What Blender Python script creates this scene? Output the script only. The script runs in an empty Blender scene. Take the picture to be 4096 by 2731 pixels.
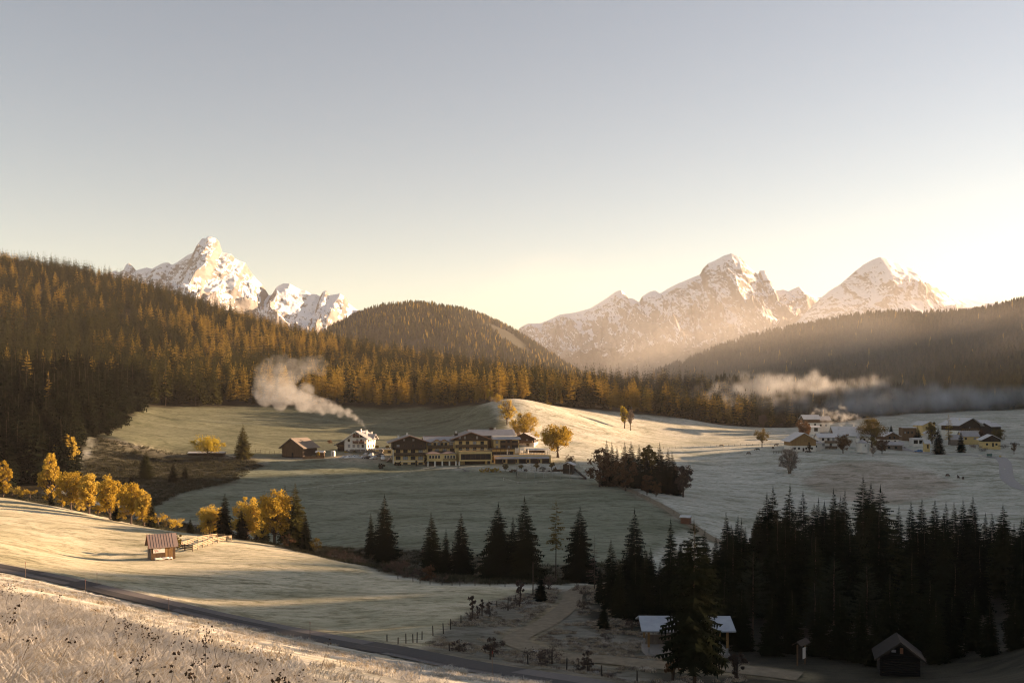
import bpy, bmesh, math, random
import numpy as np
from mathutils import Vector, Matrix, noise as mnoise

random.seed(7)
rng = np.random.default_rng(11)
scene = bpy.context.scene
COL = scene.collection
RAD = math.radians

# ------------------------------------------------------------------ camera
F = 995.0            # focal length in pixels of a 1024 wide frame
CX, H0 = 512.0, 400.0  # column of the optical axis, row of the horizon
cam_d = bpy.data.cameras.new('camera')
cam_d.sensor_width = 36.0
cam_d.lens = 36.0 * F / 1024.0
cam_d.shift_y = (H0 - 341.0) / 1024.0
cam_d.clip_start = 0.3
cam_d.clip_end = 30000.0
cam = bpy.data.objects.new('camera', cam_d)
COL.objects.link(cam)
cam.location = (0, 0, 0)
cam.rotation_euler = (RAD(90), 0, 0)
scene.camera = cam

# ------------------------------------------------------------------ light
SUN_AZ, SUN_EL = 18.0, 10.0      # azimuth from +X towards +Y, elevation
sd = Vector((math.cos(RAD(SUN_EL)) * math.cos(RAD(SUN_AZ)), math.cos(RAD(SUN_EL)) * math.sin(RAD(SUN_AZ)), math.sin(RAD(SUN_EL))))
world = bpy.data.worlds.new('World')
scene.world = world
world.use_nodes = True
wn, wl = world.node_tree.nodes, world.node_tree.links
wn.clear()
sky = wn.new('ShaderNodeTexSky')
sky.sky_type = 'NISHITA'
sky.sun_disc = False
sky.sun_elevation = RAD(SUN_EL)
sky.sun_rotation = RAD(90 - SUN_AZ)
sky.altitude = 1100
sky.air_density = 1.0
sky.dust_density = 0.05
sky.ozone_density = 1.0
bg = wn.new('ShaderNodeBackground')
bg.inputs[1].default_value = 0.057
wo = wn.new('ShaderNodeOutputWorld')
wl.new(sky.outputs[0], bg.inputs[0])
wl.new(bg.outputs[0], wo.inputs[0])

sun_d = bpy.data.lights.new('sun', 'SUN')
sun_d.energy = 5.0
sun_d.angle = RAD(0.7)
sun_d.color = (1.0, 0.825, 0.635)
sun = bpy.data.objects.new('sun', sun_d)
COL.objects.link(sun)
sun.rotation_euler = sd.to_track_quat('Z', 'Y').to_euler()
sun.location = sd * 900

vs = scene.view_settings
vs.view_transform = 'Standard'
vs.look = 'None'
vs.gamma = 1.0
vs.use_curve_mapping = False
vs.exposure = 1.96
vs.use_white_balance = True          # warm, as the photograph is balanced
vs.white_balance_temperature = 8800
vs.white_balance_tint = 20
scene.render.film_transparent = False
cy = scene.cycles
cy.use_denoising = True
try:
    cy.denoiser = 'OPENIMAGEDENOISE'
except Exception:
    pass
cy.max_bounces = 5
cy.diffuse_bounces = 2
cy.glossy_bounces = 2
cy.transmission_bounces = 4
cy.transparent_max_bounces = 12
cy.volume_bounces = 0
cy.volume_max_steps = 128
cy.volume_step_rate = 1.6
cy.filter_width = 1.15
cy.sample_clamp_indirect = 6.0

# ------------------------------------------------------------------ helpers
def tag(o, label=None, cat=None, group=None, kind=None):
    if label: o['label'] = label
    if cat: o['category'] = cat
    if group: o['group'] = group
    if kind: o['kind'] = kind
    return o

def pix(px, d):
    return (px - CX) / F * d

def P(px, row, d):
    return Vector((pix(px, d), d, -(row - H0) / F * d))

def link(o, parent=None):
    COL.objects.link(o)
    if parent is not None:
        o.parent = parent
    return o

def empty(name, loc=(0, 0, 0), rz=0.0, sc=1.0):
    o = bpy.data.objects.new(name, None)
    o.empty_display_size = 0.2
    o.location = loc
    o.rotation_euler = (0, 0, rz)
    o.scale = (sc, sc, sc) if not hasattr(sc, '__len__') else sc
    return link(o)

class MB:
    """collects faces; build() links them as one mesh object"""
    def __init__(self):
        self.v, self.f, self.m = [], [], []
    def face(self, pts, mi=0):
        n = len(self.v)
        self.v += [tuple(p) for p in pts]
        self.f.append(tuple(range(n, n + len(pts))))
        self.m.append(mi)
        return self
    def box(self, x0, x1, y0, y1, z0, z1, mi=0):
        n = len(self.v)
        self.v += [(x0, y0, z0), (x1, y0, z0), (x1, y1, z0), (x0, y1, z0), (x0, y0, z1), (x1, y0, z1), (x1, y1, z1), (x0, y1, z1)]
        for q in ((0, 3, 2, 1), (4, 5, 6, 7), (0, 1, 5, 4), (1, 2, 6, 5), (2, 3, 7, 6), (3, 0, 4, 7)):
            self.f.append(tuple(n + i for i in q)); self.m.append(mi)
        return self
    def prism(self, poly, a, b, axis='y', mi=0):
        """poly of 2D points extruded between a and b along the axis"""
        n, k = len(self.v), len(poly)
        for t in (a, b):
            for (p, q) in poly:
                self.v.append((p, t, q) if axis == 'y' else (t, p, q) if axis == 'x' else (p, q, t))
        self.f.append(tuple(n + i for i in range(k))); self.m.append(mi)
        self.f.append(tuple(n + k + i for i in reversed(range(k)))); self.m.append(mi)
        for i in range(k):
            j = (i + 1) % k
            self.f.append((n + j, n + i, n + k + i, n + k + j)); self.m.append(mi)
        return self
    def tube(self, pts, radii, sides=6, mi=0, cap=True):
        n = len(self.v)
        pts = [Vector(p) for p in pts]
        for i, p in enumerate(pts):
            t = (pts[min(i + 1, len(pts) - 1)] - pts[max(i - 1, 0)])
            t = t.normalized() if t.length > 1e-9 else Vector((0, 0, 1))
            a = t.cross(Vector((0.31, 0.95, 0.05)) if abs(t.y) < 0.9 else Vector((1, 0, 0))).normalized()
            b = t.cross(a)
            r = radii[i] if hasattr(radii, '__len__') else radii
            for k in range(sides):
                c = 2 * math.pi * k / sides
                self.v.append(tuple(p + (a * math.cos(c) + b * math.sin(c)) * r))
        for i in range(len(pts) - 1):
            for k in range(sides):
                k2 = (k + 1) % sides
                self.f.append((n + i * sides + k, n + i * sides + k2, n + (i + 1) * sides + k2, n + (i + 1) * sides + k)); self.m.append(mi)
        if cap:
            self.f.append(tuple(n + k for k in reversed(range(sides)))); self.m.append(mi)
            e = n + (len(pts) - 1) * sides
            self.f.append(tuple(e + k for k in range(sides))); self.m.append(mi)
        return self
    def lathe(self, prof, cx=0, cy=0, sides=10, mi=0):
        n = len(self.v)
        for (r, z) in prof:
            for k in range(sides):
                c = 2 * math.pi * k / sides
                self.v.append((cx + r * math.cos(c), cy + r * math.sin(c), z))
        for i in range(len(prof) - 1):
            for k in range(sides):
                k2 = (k + 1) % sides
                self.f.append((n + i * sides + k, n + i * sides + k2, n + (i + 1) * sides + k2, n + (i + 1) * sides + k)); self.m.append(mi)
        self.f.append(tuple(n + k for k in reversed(range(sides)))); self.m.append(mi)
        e = n + (len(prof) - 1) * sides
        self.f.append(tuple(e + k for k in range(sides))); self.m.append(mi)
        return self
    def mesh(self, name, mats, smooth=False):
        me = bpy.data.meshes.new(name)
        me.from_pydata(self.v, [], self.f)
        if not isinstance(mats, (list, tuple)):
            mats = [mats]
        for m in mats:
            me.materials.append(m)
        if len(mats) > 1:
            me.polygons.foreach_set('material_index', self.m)
        if smooth:
            me.polygons.foreach_set('use_smooth', [True] * len(me.polygons))
        me.update()
        return me
    def build(self, name, mats, parent=None, smooth=False):
        o = bpy.data.objects.new(name, self.mesh(name, mats, smooth))
        return link(o, parent)

def inst(name, me, parent=None, loc=(0, 0, 0), rz=0.0, sc=1.0):
    """an object of its own that shares mesh data"""
    o = bpy.data.objects.new(name, me)
    o.location = loc
    o.rotation_euler = (0, 0, rz)
    o.scale = (sc, sc, sc) if not hasattr(sc, '__len__') else sc
    return link(o, parent)

def np_mesh(name, verts, faces, mat, smooth=True):
    """faces: (n,3) or (n,4) int array"""
    me = bpy.data.meshes.new(name)
    k = faces.shape[1]
    me.vertices.add(len(verts)); me.vertices.foreach_set('co', np.ascontiguousarray(verts, dtype=np.float32).ravel())
    me.loops.add(faces.size); me.loops.foreach_set('vertex_index', np.ascontiguousarray(faces, dtype=np.int32).ravel())
    me.polygons.add(len(faces))
    me.polygons.foreach_set('loop_start', np.arange(0, faces.size, k, dtype=np.int32))
    me.polygons.foreach_set('loop_total', np.full(len(faces), k, dtype=np.int32))
    if smooth:
        me.polygons.foreach_set('use_smooth', np.ones(len(faces), dtype=bool))
    if mat is not None:
        me.materials.append(mat)
    me.update(calc_edges=True)
    return me

# ---- numpy noise
def _hash(ix, iy, s):
    n = (ix.astype(np.int64) * 374761393 + iy.astype(np.int64) * 668265263 + s * 1274126177) & 0xffffffff
    n = ((n ^ (n >> 13)) * 1274126177) & 0xffffffff
    return ((n ^ (n >> 16)) & 0xffff) / 65535.0

def vnoise(x, y, s=0):
    x, y = np.asarray(x, float), np.asarray(y, float)
    ix, iy = np.floor(x), np.floor(y)
    fx, fy = x - ix, y - iy
    fx = fx * fx * fx * (fx * (fx * 6 - 15) + 10); fy = fy * fy * fy * (fy * (fy * 6 - 15) + 10)
    a, b = _hash(ix, iy, s), _hash(ix + 1, iy, s)
    c, d = _hash(ix, iy + 1, s), _hash(ix + 1, iy + 1, s)
    return (a + (b - a) * fx) * (1 - fy) + (c + (d - c) * fx) * fy

def fbm(x, y, octv=4, s=0, gain=0.5):
    t, amp, tot = 0.0, 1.0, 0.0
    for i in range(octv):
        t = t + (vnoise(x * 2.03 ** i + 17.3 * i, y * 2.03 ** i - 9.1 * i, s + i) - 0.5) * amp
        tot += amp; amp *= gain
    return t / tot * 2.0

def ridged(x, y, octv=5, s=0, gain=0.5):
    t, amp, tot, w = 0.0, 1.0, 0.0, 1.0
    for i in range(octv):
        n = 1 - np.abs(2 * vnoise(x * 2.1 ** i + 5.7 * i, y * 2.1 ** i + 3.3 * i, s + i) - 1)
        n = n * n * w
        w = np.clip(n * 1.6, 0, 1)
        t = t + n * amp; tot += amp; amp *= gain
    return t / tot

# ---- materials
def node(nt, kind, **kw):
    n = nt.nodes.new(kind)
    for k, v in kw.items():
        setattr(n, k, v)
    return n

def new_mat(name):
    m = bpy.data.materials.new(name)
    m.use_nodes = True
    nt = m.node_tree
    nt.nodes.clear()
    out = nt.nodes.new('ShaderNodeOutputMaterial')
    return m, nt, out

def ramp(nt, fac, stops):
    r = nt.nodes.new('ShaderNodeValToRGB')
    e = r.color_ramp.elements
    while len(e) < len(stops):
        e.new(0.5)
    for el, (p, c) in zip(e, stops):
        el.position = p
        el.color = (c[0], c[1], c[2], 1) if hasattr(c, '__len__') else (c, c, c, 1)
    nt.links.new(fac, r.inputs[0])
    return r.outputs[0]

def mixc(nt, fac, a, b, mode='MIX'):
    n = nt.nodes.new('ShaderNodeMix')
    n.data_type = 'RGBA'; n.blend_type = mode
    for s, v in ((n.inputs[0], fac), (n.inputs[6], a), (n.inputs[7], b)):
        if hasattr(v, 'is_linked'):
            nt.links.new(v, s)
        elif hasattr(v, '__len__'):
            s.default_value = (v[0], v[1], v[2], 1)
        else:
            s.default_value = v
    return n.outputs[2]

def coords(nt, mode='world'):
    if mode == 'world':
        return nt.nodes.new('ShaderNodeNewGeometry').outputs['Position']
    return nt.nodes.new('ShaderNodeTexCoord').outputs['Object']

def noise_tex(nt, vec, scale, detail=4, rough=0.6, dist=0.0, stretch=None):
    if stretch:
        mp = nt.nodes.new('ShaderNodeMapping')
        mp.inputs['Scale'].default_value = stretch
        nt.links.new(vec, mp.inputs[0]); vec = mp.outputs[0]
    n = nt.nodes.new('ShaderNodeTexNoise')
    n.inputs['Scale'].default_value = scale; n.inputs['Detail'].default_value = detail
    n.inputs['Roughness'].default_value = rough; n.inputs['Distortion'].default_value = dist
    nt.links.new(vec, n.inputs['Vector'])
    return n.outputs[0]

def plain(name, c1, c2=None, scale=1.0, rough=0.8, metal=0.0, bump=0.0, stretch=None, mode='object', spec=0.3, detail=5):
    """surface whose colour wanders between two tones with grain and relief"""
    m, nt, out = new_mat(name)
    b = nt.nodes.new('ShaderNodeBsdfPrincipled')
    b.inputs['Roughness'].default_value = rough
    b.inputs['Metallic'].default_value = metal
    b.inputs['Specular IOR Level'].default_value = spec
    if c2 is None:
        c2 = tuple(x * 0.72 for x in c1)
    v = coords(nt, mode)
    n = noise_tex(nt, v, scale, detail, 0.65, 0.2, stretch)
    nt.links.new(ramp(nt, n, [(0.3, c2), (0.7, c1)]), b.inputs['Base Color'])
    if bump:
        bp = nt.nodes.new('ShaderNodeBump')
        bp.inputs['Strength'].default_value = bump; bp.inputs['Distance'].default_value = 0.05
        nt.links.new(n, bp.inputs['Height']); nt.links.new(bp.outputs[0], b.inputs['Normal'])
    nt.links.new(b.outputs[0], out.inputs[0])
    return m

def leafy(name, tones, transl=0.35, scale=0.35):
    """foliage: tone differs from tree to tree and from clump to clump; part of the light passes through"""
    m, nt, out = new_mat(name)
    info = nt.nodes.new('ShaderNodeObjectInfo')
    v = coords(nt, 'object')
    n = noise_tex(nt, v, scale, 3, 0.7)
    a = nt.nodes.new('ShaderNodeMath'); a.operation = 'MULTIPLY_ADD'
    nt.links.new(info.outputs['Random'], a.inputs[0]); a.inputs[1].default_value = 0.55
    b2 = nt.nodes.new('ShaderNodeMath'); b2.operation = 'MULTIPLY'
    nt.links.new(n, b2.inputs[0]); b2.inputs[1].default_value = 0.45
    nt.links.new(b2.outputs[0], a.inputs[2])
    c = ramp(nt, a.outputs[0], [(0.12 + 0.76 * i / max(1, len(tones) - 1), t) for i, t in enumerate(tones)])
    d = nt.nodes.new('ShaderNodeBsdfDiffuse'); nt.links.new(c, d.inputs[0])
    t = nt.nodes.new('ShaderNodeBsdfTranslucent'); nt.links.new(c, t.inputs[0])
    mx = nt.nodes.new('ShaderNodeMixShader'); mx.inputs[0].default_value = transl
    nt.links.new(d.outputs[0], mx.inputs[1]); nt.links.new(t.outputs[0], mx.inputs[2])
    nt.links.new(mx.outputs[0], out.inputs[0])
    return m
# ------------------------------------------------------------------ terrain: control points (column, row, distance) of the ground
CP = []
def cp(*pts):
    for (px, row, d) in pts:
        p = P(px, row, d); CP.append((p.x, p.y, p.z))
def cz(*pts):                    # column, distance, height
    for (px, d, z) in pts:
        CP.append((pix(px, d), d, z))
def fore(X, Y):
    return -1.7 - 0.262 * Y - 0.186 * X
for X, Y in ((0, 0), (-10, 6), (10, 6), (-22, 20), (0, 22), (18, 20), (-40, 45), (-12, 45), (14, 45), (-30, 75), (-5, 72), (-62, 90), (-60, 125), (-30, 100), (-35, 10), (-80, 60), (-90, 110), (0, -30), (-60, -20), (40, -10)):
    CP.append((X, Y, fore(X, Y)))
# road
ROADPX = [(-140, 536, 158), (-60, 553, 153), (0, 566.5, 150), (50, 576, 147), (120, 594, 142), (200, 612, 135), (256, 625.5, 128), (350, 643, 112), (437, 658, 100), (512, 671, 90), (590, 683, 82), (700, 699, 72), (900, 722, 60)]
cp(*ROADPX)
# field with the hut
cp((200, 575, 165), (100, 558, 188), (300, 600, 150), (400, 606, 143), (480, 600, 150), (430, 625, 125), (0, 545, 172), (0, 520, 210), (0, 505, 250), (60, 520, 225), (150, 540, 205), (250, 560, 185), (340, 588, 163))
cp((0, 496, 285), (60, 507, 270), (120, 522, 250), (175, 531, 240), (225, 537, 230), (295, 551, 210), (356, 564, 192), (395, 577, 178), (443, 586, 168), (495, 587, 165), (540, 586, 168))
# brook
cz((0, 330, -33), (120, 300, -36), (225, 275, -37.5), (300, 255, -38.5), (380, 222, -36.6), (445, 203, -36), (520, 192, -34.8), (580, 200, -36), (640, 210, -37))
# farm track and lower right
cp((572, 596, 158), (554, 620, 132), (522, 634, 120), (530, 645, 112), (557, 654, 105), (600, 659, 101), (654, 665, 97), (720, 667, 95), (640, 605, 148), (620, 630, 125), (480, 640, 113))
cp((690, 655, 106), (860, 670, 95), (694, 690, 84), (1000, 672, 88), (1005, 628, 128))
cz((700, 160, -31), (850, 170, -32), (1000, 170, -30), (900, 240, -38), (1000, 230, -37), (760, 230, -38), (1200, 120, -24), (1250, 80, -14), (1150, 60, -17))
# hotel meadow
cp((318, 547, 245), (387, 548, 240), (422, 551, 235), (474, 555, 230), (565, 564, 216), (640, 560, 225), (400, 525, 280), (300, 520, 300), (500, 520, 285), (600, 520, 290), (660, 535, 260), (400, 495, 345), (300, 490, 360), (500, 490, 350), (570, 490, 350),
   (400, 469, 416), (470, 468.5, 416), (520, 471, 410), (540, 474, 400), (585, 480, 385), (602, 479, 390), (637, 494, 340), (662, 505, 315), (685, 520, 290), (340, 458.5, 430), (290, 458, 435), (240, 458, 430), (200, 456, 430), (372, 458.5, 432))
cp((160, 458, 425), (150, 480, 370), (200, 500, 330), (110, 500, 330), (250, 505, 325), (60, 470, 380), (60, 490, 335))
cp((360, 451, 448), (300, 452, 455), (330, 451, 452), (430, 456, 446), (500, 462, 432), (548, 463, 432))
# meadow behind the hotel and tree line
cp((450, 440, 490), (350, 440, 490), (250, 440, 480), (150, 440, 450), (100, 440, 420), (300, 420, 580), (150, 425, 510), (450, 421, 575), (140, 408, 570), (240, 406, 620), (330, 407, 640), (420, 408, 640), (480, 404, 605))
cp((510, 401, 570), (560, 407, 620), (620, 414, 660), (700, 421, 690), (725, 425, 700), (770, 428, 720), (488, 402, 590), (505, 421, 530), (520, 435, 482), (462, 427, 540), (482, 438, 492), (540, 425, 540), (545, 440, 490), (580, 440, 500), (600, 430, 560), (560, 455, 450), (620, 448, 520), (700, 445, 560), (640, 435, 590), (700, 432, 630))
# right meadow and village
cp((650, 460, 470), (720, 470, 450), (760, 540, 280), (740, 500, 360), (850, 500, 380), (900, 480, 430), (790, 474, 445), (850, 462, 470), (880, 456, 500), (810, 450.5, 515), (780, 446, 540), (900, 452, 520), (950, 453, 530), (1000, 470, 450), (960, 478, 430), (1000, 510, 350), (900, 530, 300), (990, 457, 505), (1024, 458, 510), (1020, 490, 400), (1090, 470, 460), (1090, 520, 330), (1024, 443, 590))
cp((860, 441, 590), (900, 446, 560), (960, 447, 560), (950, 438, 640), (1020, 430, 700), (1000, 420, 760), (900, 428, 720), (830, 428, 680), (900, 418, 820), (1100, 425, 720))
cp((800, 420, 850), (900, 411, 900), (1000, 406, 950), (700, 415, 900), (620, 407, 950), (1150, 380, 950))
# right hill
cp((700, 398, 1300), (800, 374, 1500), (900, 354, 1500), (1000, 352, 1350), (1030, 334, 1500), (741, 346, 2100), (690, 366, 2100), (802, 333, 2100), (879, 321, 2000), (925, 327, 1900), (985, 319, 1700), (1030, 308, 1700), (1130, 282, 1600), (1300, 270, 1500))
cz((879, 2400, 150), (741, 2400, 110), (1030, 2200, 150), (1300, 2000, 190), (620, 1700, -10), (640, 2300, 20))
# left forest hill
cp((0, 271, 1450), (100, 284, 1450), (200, 312, 1400), (300, 343, 1350), (400, 366, 1300), (500, 378, 1200), (600, 389, 1050), (660, 396, 950), (0, 340, 900), (100, 350, 900), (200, 366, 900), (300, 386, 850), (400, 393, 850), (500, 397, 800), (580, 403, 780), (0, 398, 560), (60, 400, 540), (100, 410, 530), (0, 440, 420), (0, 470, 365))
cz((0, 1800, 150), (200, 1700, 90), (400, 1600, 10), (550, 1400, -5), (660, 1200, -12), (-150, 1800, 160), (300, 2300, 20), (500, 2300, 0))
cp((-150, 255, 1450), (-150, 335, 900), (-150, 395, 520), (-150, 470, 340), (-150, 500, 280), (-150, 520, 200))

_cp = np.array(CP); _S = 300.0
_xy = _cp[:, :2] / _S
def _tps(r2):
    return r2 * np.log(r2 + 1e-9)
_n = len(_cp)
_A = np.zeros((_n + 3, _n + 3))
_A[:_n, :_n] = _tps(((_xy[:, None] - _xy[None]) ** 2).sum(-1)) + np.eye(_n) * 2e-4
_A[:_n, _n] = 1; _A[:_n, _n + 1:] = _xy
_A[_n, :_n] = 1; _A[_n + 1:, :_n] = _xy.T
_w = np.linalg.solve(_A, np.concatenate([_cp[:, 2], np.zeros(3)]))

CA, SA, TE = math.cos(RAD(SUN_AZ)), math.sin(RAD(SUN_AZ)), math.tan(RAD(SUN_EL))
# unseen ridge beyond the right edge, shaped to cast the wanted shade: height of its shade line at along = 0 for each u
RU = np.array([-200, 0, 40, 90, 120, 150, 170, 182, 192, 222, 240, 276, 300, 330, 345, 396, 404, 412, 440, 460, 500, 585, 592, 602, 622, 634, 700, 745, 850, 960, 1500])
RH = np.array([10, -4, -13, -23, -24, -20, -29, -38, -41, -41, -45, -41, -34, -32, -30, -30, -46, -62, -74, -84, -88, -88, -60, -28, -22, -80, -84, -20, -30, -90, -100])
def ridge(X, Y):
    u = -X * SA + Y * CA; L = X * CA + Y * SA
    Lr = np.maximum(460, 1.16 * u + 205)
    top = np.interp(u, RU, RH) + Lr * TE - TREE_ON_RIDGE
    return top - 0.30 * np.sqrt((L - Lr) ** 2 + 400) + 6.0
TREE_ON_RIDGE = 15.0

def H(X, Y):
    X = np.atleast_1d(np.asarray(X, float)); Y = np.atleast_1d(np.asarray(Y, float))
    sh = X.shape; X = X.ravel(); Y = Y.ravel()
    out = np.empty(len(X))
    for i in range(0, len(X), 20000):
        x, y = X[i:i + 20000] / _S, Y[i:i + 20000] / _S
        r2 = (x[:, None] - _xy[None, :, 0]) ** 2 + (y[:, None] - _xy[None, :, 1]) ** 2
        out[i:i + 20000] = _tps(r2) @ _w[:_n] + _w[_n] + _w[_n + 1] * x + _w[_n + 2] * y
    out = np.maximum(out, -60)
    far = np.clip((Y - 250) / 600, 0, 1)
    out = out + fbm(X / 38, Y / 38, 4, 3) * (0.35 + 0.9 * far) + fbm(X / 7, Y / 7, 2, 9) * 0.06
    rd = ridge(X, Y); off = np.clip((X - 0.56 * np.maximum(Y, 0) - 60) / 60, 0, 1)
    k = 8.0
    mx = np.maximum(out, rd); mn = np.minimum(out, rd)
    out = out * (1 - off) + off * (mx + k * np.log1p(np.exp(-np.clip((mx - mn) / k, 0, 40))))
    return out.reshape(sh)
def hz(x, y):
    return float(H(x, y)[0])
def at(px, d, dz=0.0):
    """ground point in the column px at distance d"""
    x = pix(px, d)
    return Vector((x, d, hz(x, d) + dz))
def ground(px, row, lo=12.0, hi=2300.0):
    """first ground point seen through the pixel"""
    d = np.geomspace(lo, hi, 1500)
    z = H((px - CX) / F * d, d)
    hit = np.nonzero(z >= -(row - H0) / F * d)[0]
    k = hit[0] if len(hit) else len(d) - 1
    return at(px, float(d[k]))

# ---- zones of ground cover and of painted shade, drawn as polygons on the ground
def poly_world(pts, lo=12, hi=2300):
    return np.array([ground(px, row, lo, hi).xy for px, row in pts])
def inside(poly, X, Y):
    c = np.zeros(X.shape, bool); n = len(poly); j = n - 1
    for i in range(n):
        xi, yi, xj, yj = poly[i][0], poly[i][1], poly[j][0], poly[j][1]
        c ^= ((yi > Y) != (yj > Y)) & (X < (xj - xi) * (Y - yi) / (yj - yi + 1e-12) + xi)
        j = i
    return c
def line_dist(path, X, Y):
    d = np.full(X.shape, 1e9)
    for (a, b) in zip(path[:-1], path[1:]):
        ax, ay, bx, by = a[0], a[1], b[0], b[1]
        t = np.clip(((X - ax) * (bx - ax) + (Y - ay) * (by - ay)) / ((bx - ax) ** 2 + (by - ay) ** 2 + 1e-9), 0, 1)
        d = np.minimum(d, np.hypot(X - ax - t * (bx - ax), Y - ay - t * (by - ay)))
    return d
def smooth_path(pts, n=8):
    out = []
    for i in range(len(pts) - 1):
        p0, p1, p2, p3 = (np.array(pts[max(0, min(len(pts) - 1, k))], float) for k in (i - 1, i, i + 1, i + 2))
        for t in np.linspace(0, 1, n, endpoint=False):
            out.append(0.5 * (2 * p1 + (p2 - p0) * t + (2 * p0 - 5 * p1 + 4 * p2 - p3) * t * t + (3 * p1 - p0 - 3 * p2 + p3) * t ** 3))
    out.append(np.array(pts[-1], float))
    return out
ROAD = smooth_path([(pix(p, d), d) for p, r, d in ROADPX])
TRACK = smooth_path([(pix(p, d), d) for p, d in ((586, 172), (574, 160), (571, 150), (562, 140), (540, 127), (521, 120), (516, 115), (526, 111), (545, 107), (570, 103.5), (610, 100.5), (660, 97), (730, 95), (800, 92))])
VILLAGE_ROAD = smooth_path([(pix(p, d), d) for p, d in ((1120, 500), (1060, 512), (1000, 512), (960, 524), (925, 533), (905, 548), (893, 575), (882, 610), (884, 660))])
SIDE_ROAD = smooth_path([(pix(p, d), d) for p, d in ((1000, 512), (1005, 480), (1006, 450), (1009, 425), (1030, 400), (1075, 385))])
HOTEL_DRIVE = smooth_path([(pix(p, d), d) for p, d in ((110, 432), (170, 434), (230, 433), (290, 434), (340, 434), (384, 432))])
HILL_TRACK = smooth_path([(pix(p, d), d) for p, d in ((612, 384), (640, 338), (664, 312), (690, 286), (722, 262), (770, 246))])

# ---- the sheet
rows = 540
kk = math.log(2500 / 60.0 + 1)
gy = (np.exp(np.linspace(0, 1, rows) * kk) - 1) * 60.0 - 45
tc = np.concatenate([-1 - np.linspace(1, 0, 56, endpoint=False) ** 1.5, np.linspace(-1, 1, 440), 1 + np.linspace(0, 1, 70)[1:] ** 1.3])
core = 0.60 * np.maximum(gy, 0) + 55
lo_x = 0.45 * np.maximum(gy, 0) + 260
hi_x = 0.45 * np.maximum(gy, 0) + 900
T, YY = np.meshgrid(tc, gy)
C2 = core[:, None]
XX = np.where(T < -1, -C2 + (T + 1) * lo_x[:, None], np.where(T > 1, C2 + (T - 1) * hi_x[:, None], T * C2))
ZZ = H(XX, YY)
def carve(path, half, soft, depth=0.0):
    """level the ground across a way"""
    global ZZ
    m = line_dist(path, XX, YY)
    sel = m < half + soft
    xs, ys = XX[sel], YY[sel]
    pa = np.array(path)
    k = ((xs[:, None] - pa[None, :, 0]) ** 2 + (ys[:, None] - pa[None, :, 1]) ** 2).argmin(1)
    zc = H(pa[:, 0], pa[:, 1])[k] + depth
    w = 1 - np.clip((m[sel] - half) / soft, 0, 1); w = w * w * (3 - 2 * w)
    ZZ[sel] = ZZ[sel] * (1 - w) + zc * w
carve(ROAD, 2.6, 3.5, -0.06)
carve(TRACK, 1.8, 2.0, -0.06)
carve(VILLAGE_ROAD, 3.2, 5.0, -0.08)
carve(SIDE_ROAD, 3.4, 5.0, -0.08)
carve(HOTEL_DRIVE, 4.5, 5.0, -0.08)
carve(HILL_TRACK, 1.8, 3.0, -0.08)

def zone(pts):
    return np.array([(pix(p, d), d) for p, d in pts])
Z_FOREST_L = zone([(-260, 290), (0, 330), (40, 335), (62, 345), (85, 400), (98, 430), (115, 480), (138, 560), (160, 585), (240, 622), (330, 642), (420, 642), (470, 612), (485, 606), (512, 588), (560, 634), (620, 672), (700, 702), (770, 732), (800, 800), (730, 960), (690, 1300), (660, 1600), (400, 1700), (0, 2000), (-500, 2000)])
Z_FOREST_R = zone([(800, 790), (880, 850), (960, 890), (1030, 900), (1150, 860), (1400, 700), (1500, 1500), (1200, 2450), (650, 2450), (670, 1500), (700, 1150), (740, 900)])
Z_FOREST_N = zone([(590, 128), (650, 118), (760, 100), (900, 98), (1010, 104), (1150, 90), (1300, 120), (1200, 260), (1000, 262), (800, 262), (700, 232), (612, 196), (580, 165)])
Z_BROOK = zone([(-60, 300), (60, 275), (130, 254), (225, 236), (295, 214), (356, 196), (395, 182), (443, 172), (495, 169), (560, 172), (600, 190), (640, 215), (640, 226), (565, 214), (474, 229), (400, 238), (318, 246), (230, 285), (120, 315), (0, 350)])
Z_FIELD = zone([(-300, 168), (0, 153), (120, 145), (256, 131), (350, 116), (420, 108), (450, 128), (500, 150), (535, 164), (495, 166), (443, 169), (395, 179), (356, 193), (295, 211), (225, 232), (120, 252), (0, 288), (-300, 320)])
Z_FORE = zone([(-900, 12), (-300, 150), (0, 147), (120, 139), (256, 125), (350, 109), (437, 97), (512, 87), (590, 79), (700, 69), (900, 57), (2500, 20), (2500, -60), (-900, -60)])
Z_TALL = zone([(-600, 45), (-60, 43), (60, 37), (150, 30), (262, 24), (330, 20), (420, 12), (600, 4), (0, 2), (-900, 6)])
Z_WET = zone([(420, 108), (512, 92), (590, 84), (700, 76), (760, 96), (660, 118), (640, 150), (600, 165), (545, 166), (500, 150), (450, 128)])
Z_SHADY = zone([(625, 76), (668, 108), (760, 116), (900, 108), (1010, 112), (1300, 100), (1600, 60), (1200, 48), (900, 54), (760, 64)])  # shade beside the wood put into the ground colour
Z_ROUGH = zone([(62, 345), (90, 400), (100, 425), (150, 437), (200, 436), (250, 430), (262, 415), (225, 370), (180, 345), (150, 318), (90, 330)])  # brown pasture, its tone darkened further for the shade lying on it
Z_HOTEL = zone([(150, 315), (230, 290), (318, 246), (400, 238), (474, 229), (565, 214), (640, 226), (690, 285), (664, 312), (640, 338), (610, 385), (585, 392), (540, 405), (500, 412), (384, 428), (262, 428), (262, 415), (225, 370), (180, 345)])
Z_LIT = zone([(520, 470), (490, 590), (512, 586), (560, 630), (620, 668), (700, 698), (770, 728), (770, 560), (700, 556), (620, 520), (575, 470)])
Z_BROWN = zone([(800, 425), (835, 465), (880, 478), (920, 455), (960, 415), (900, 370), (840, 380)])
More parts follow.
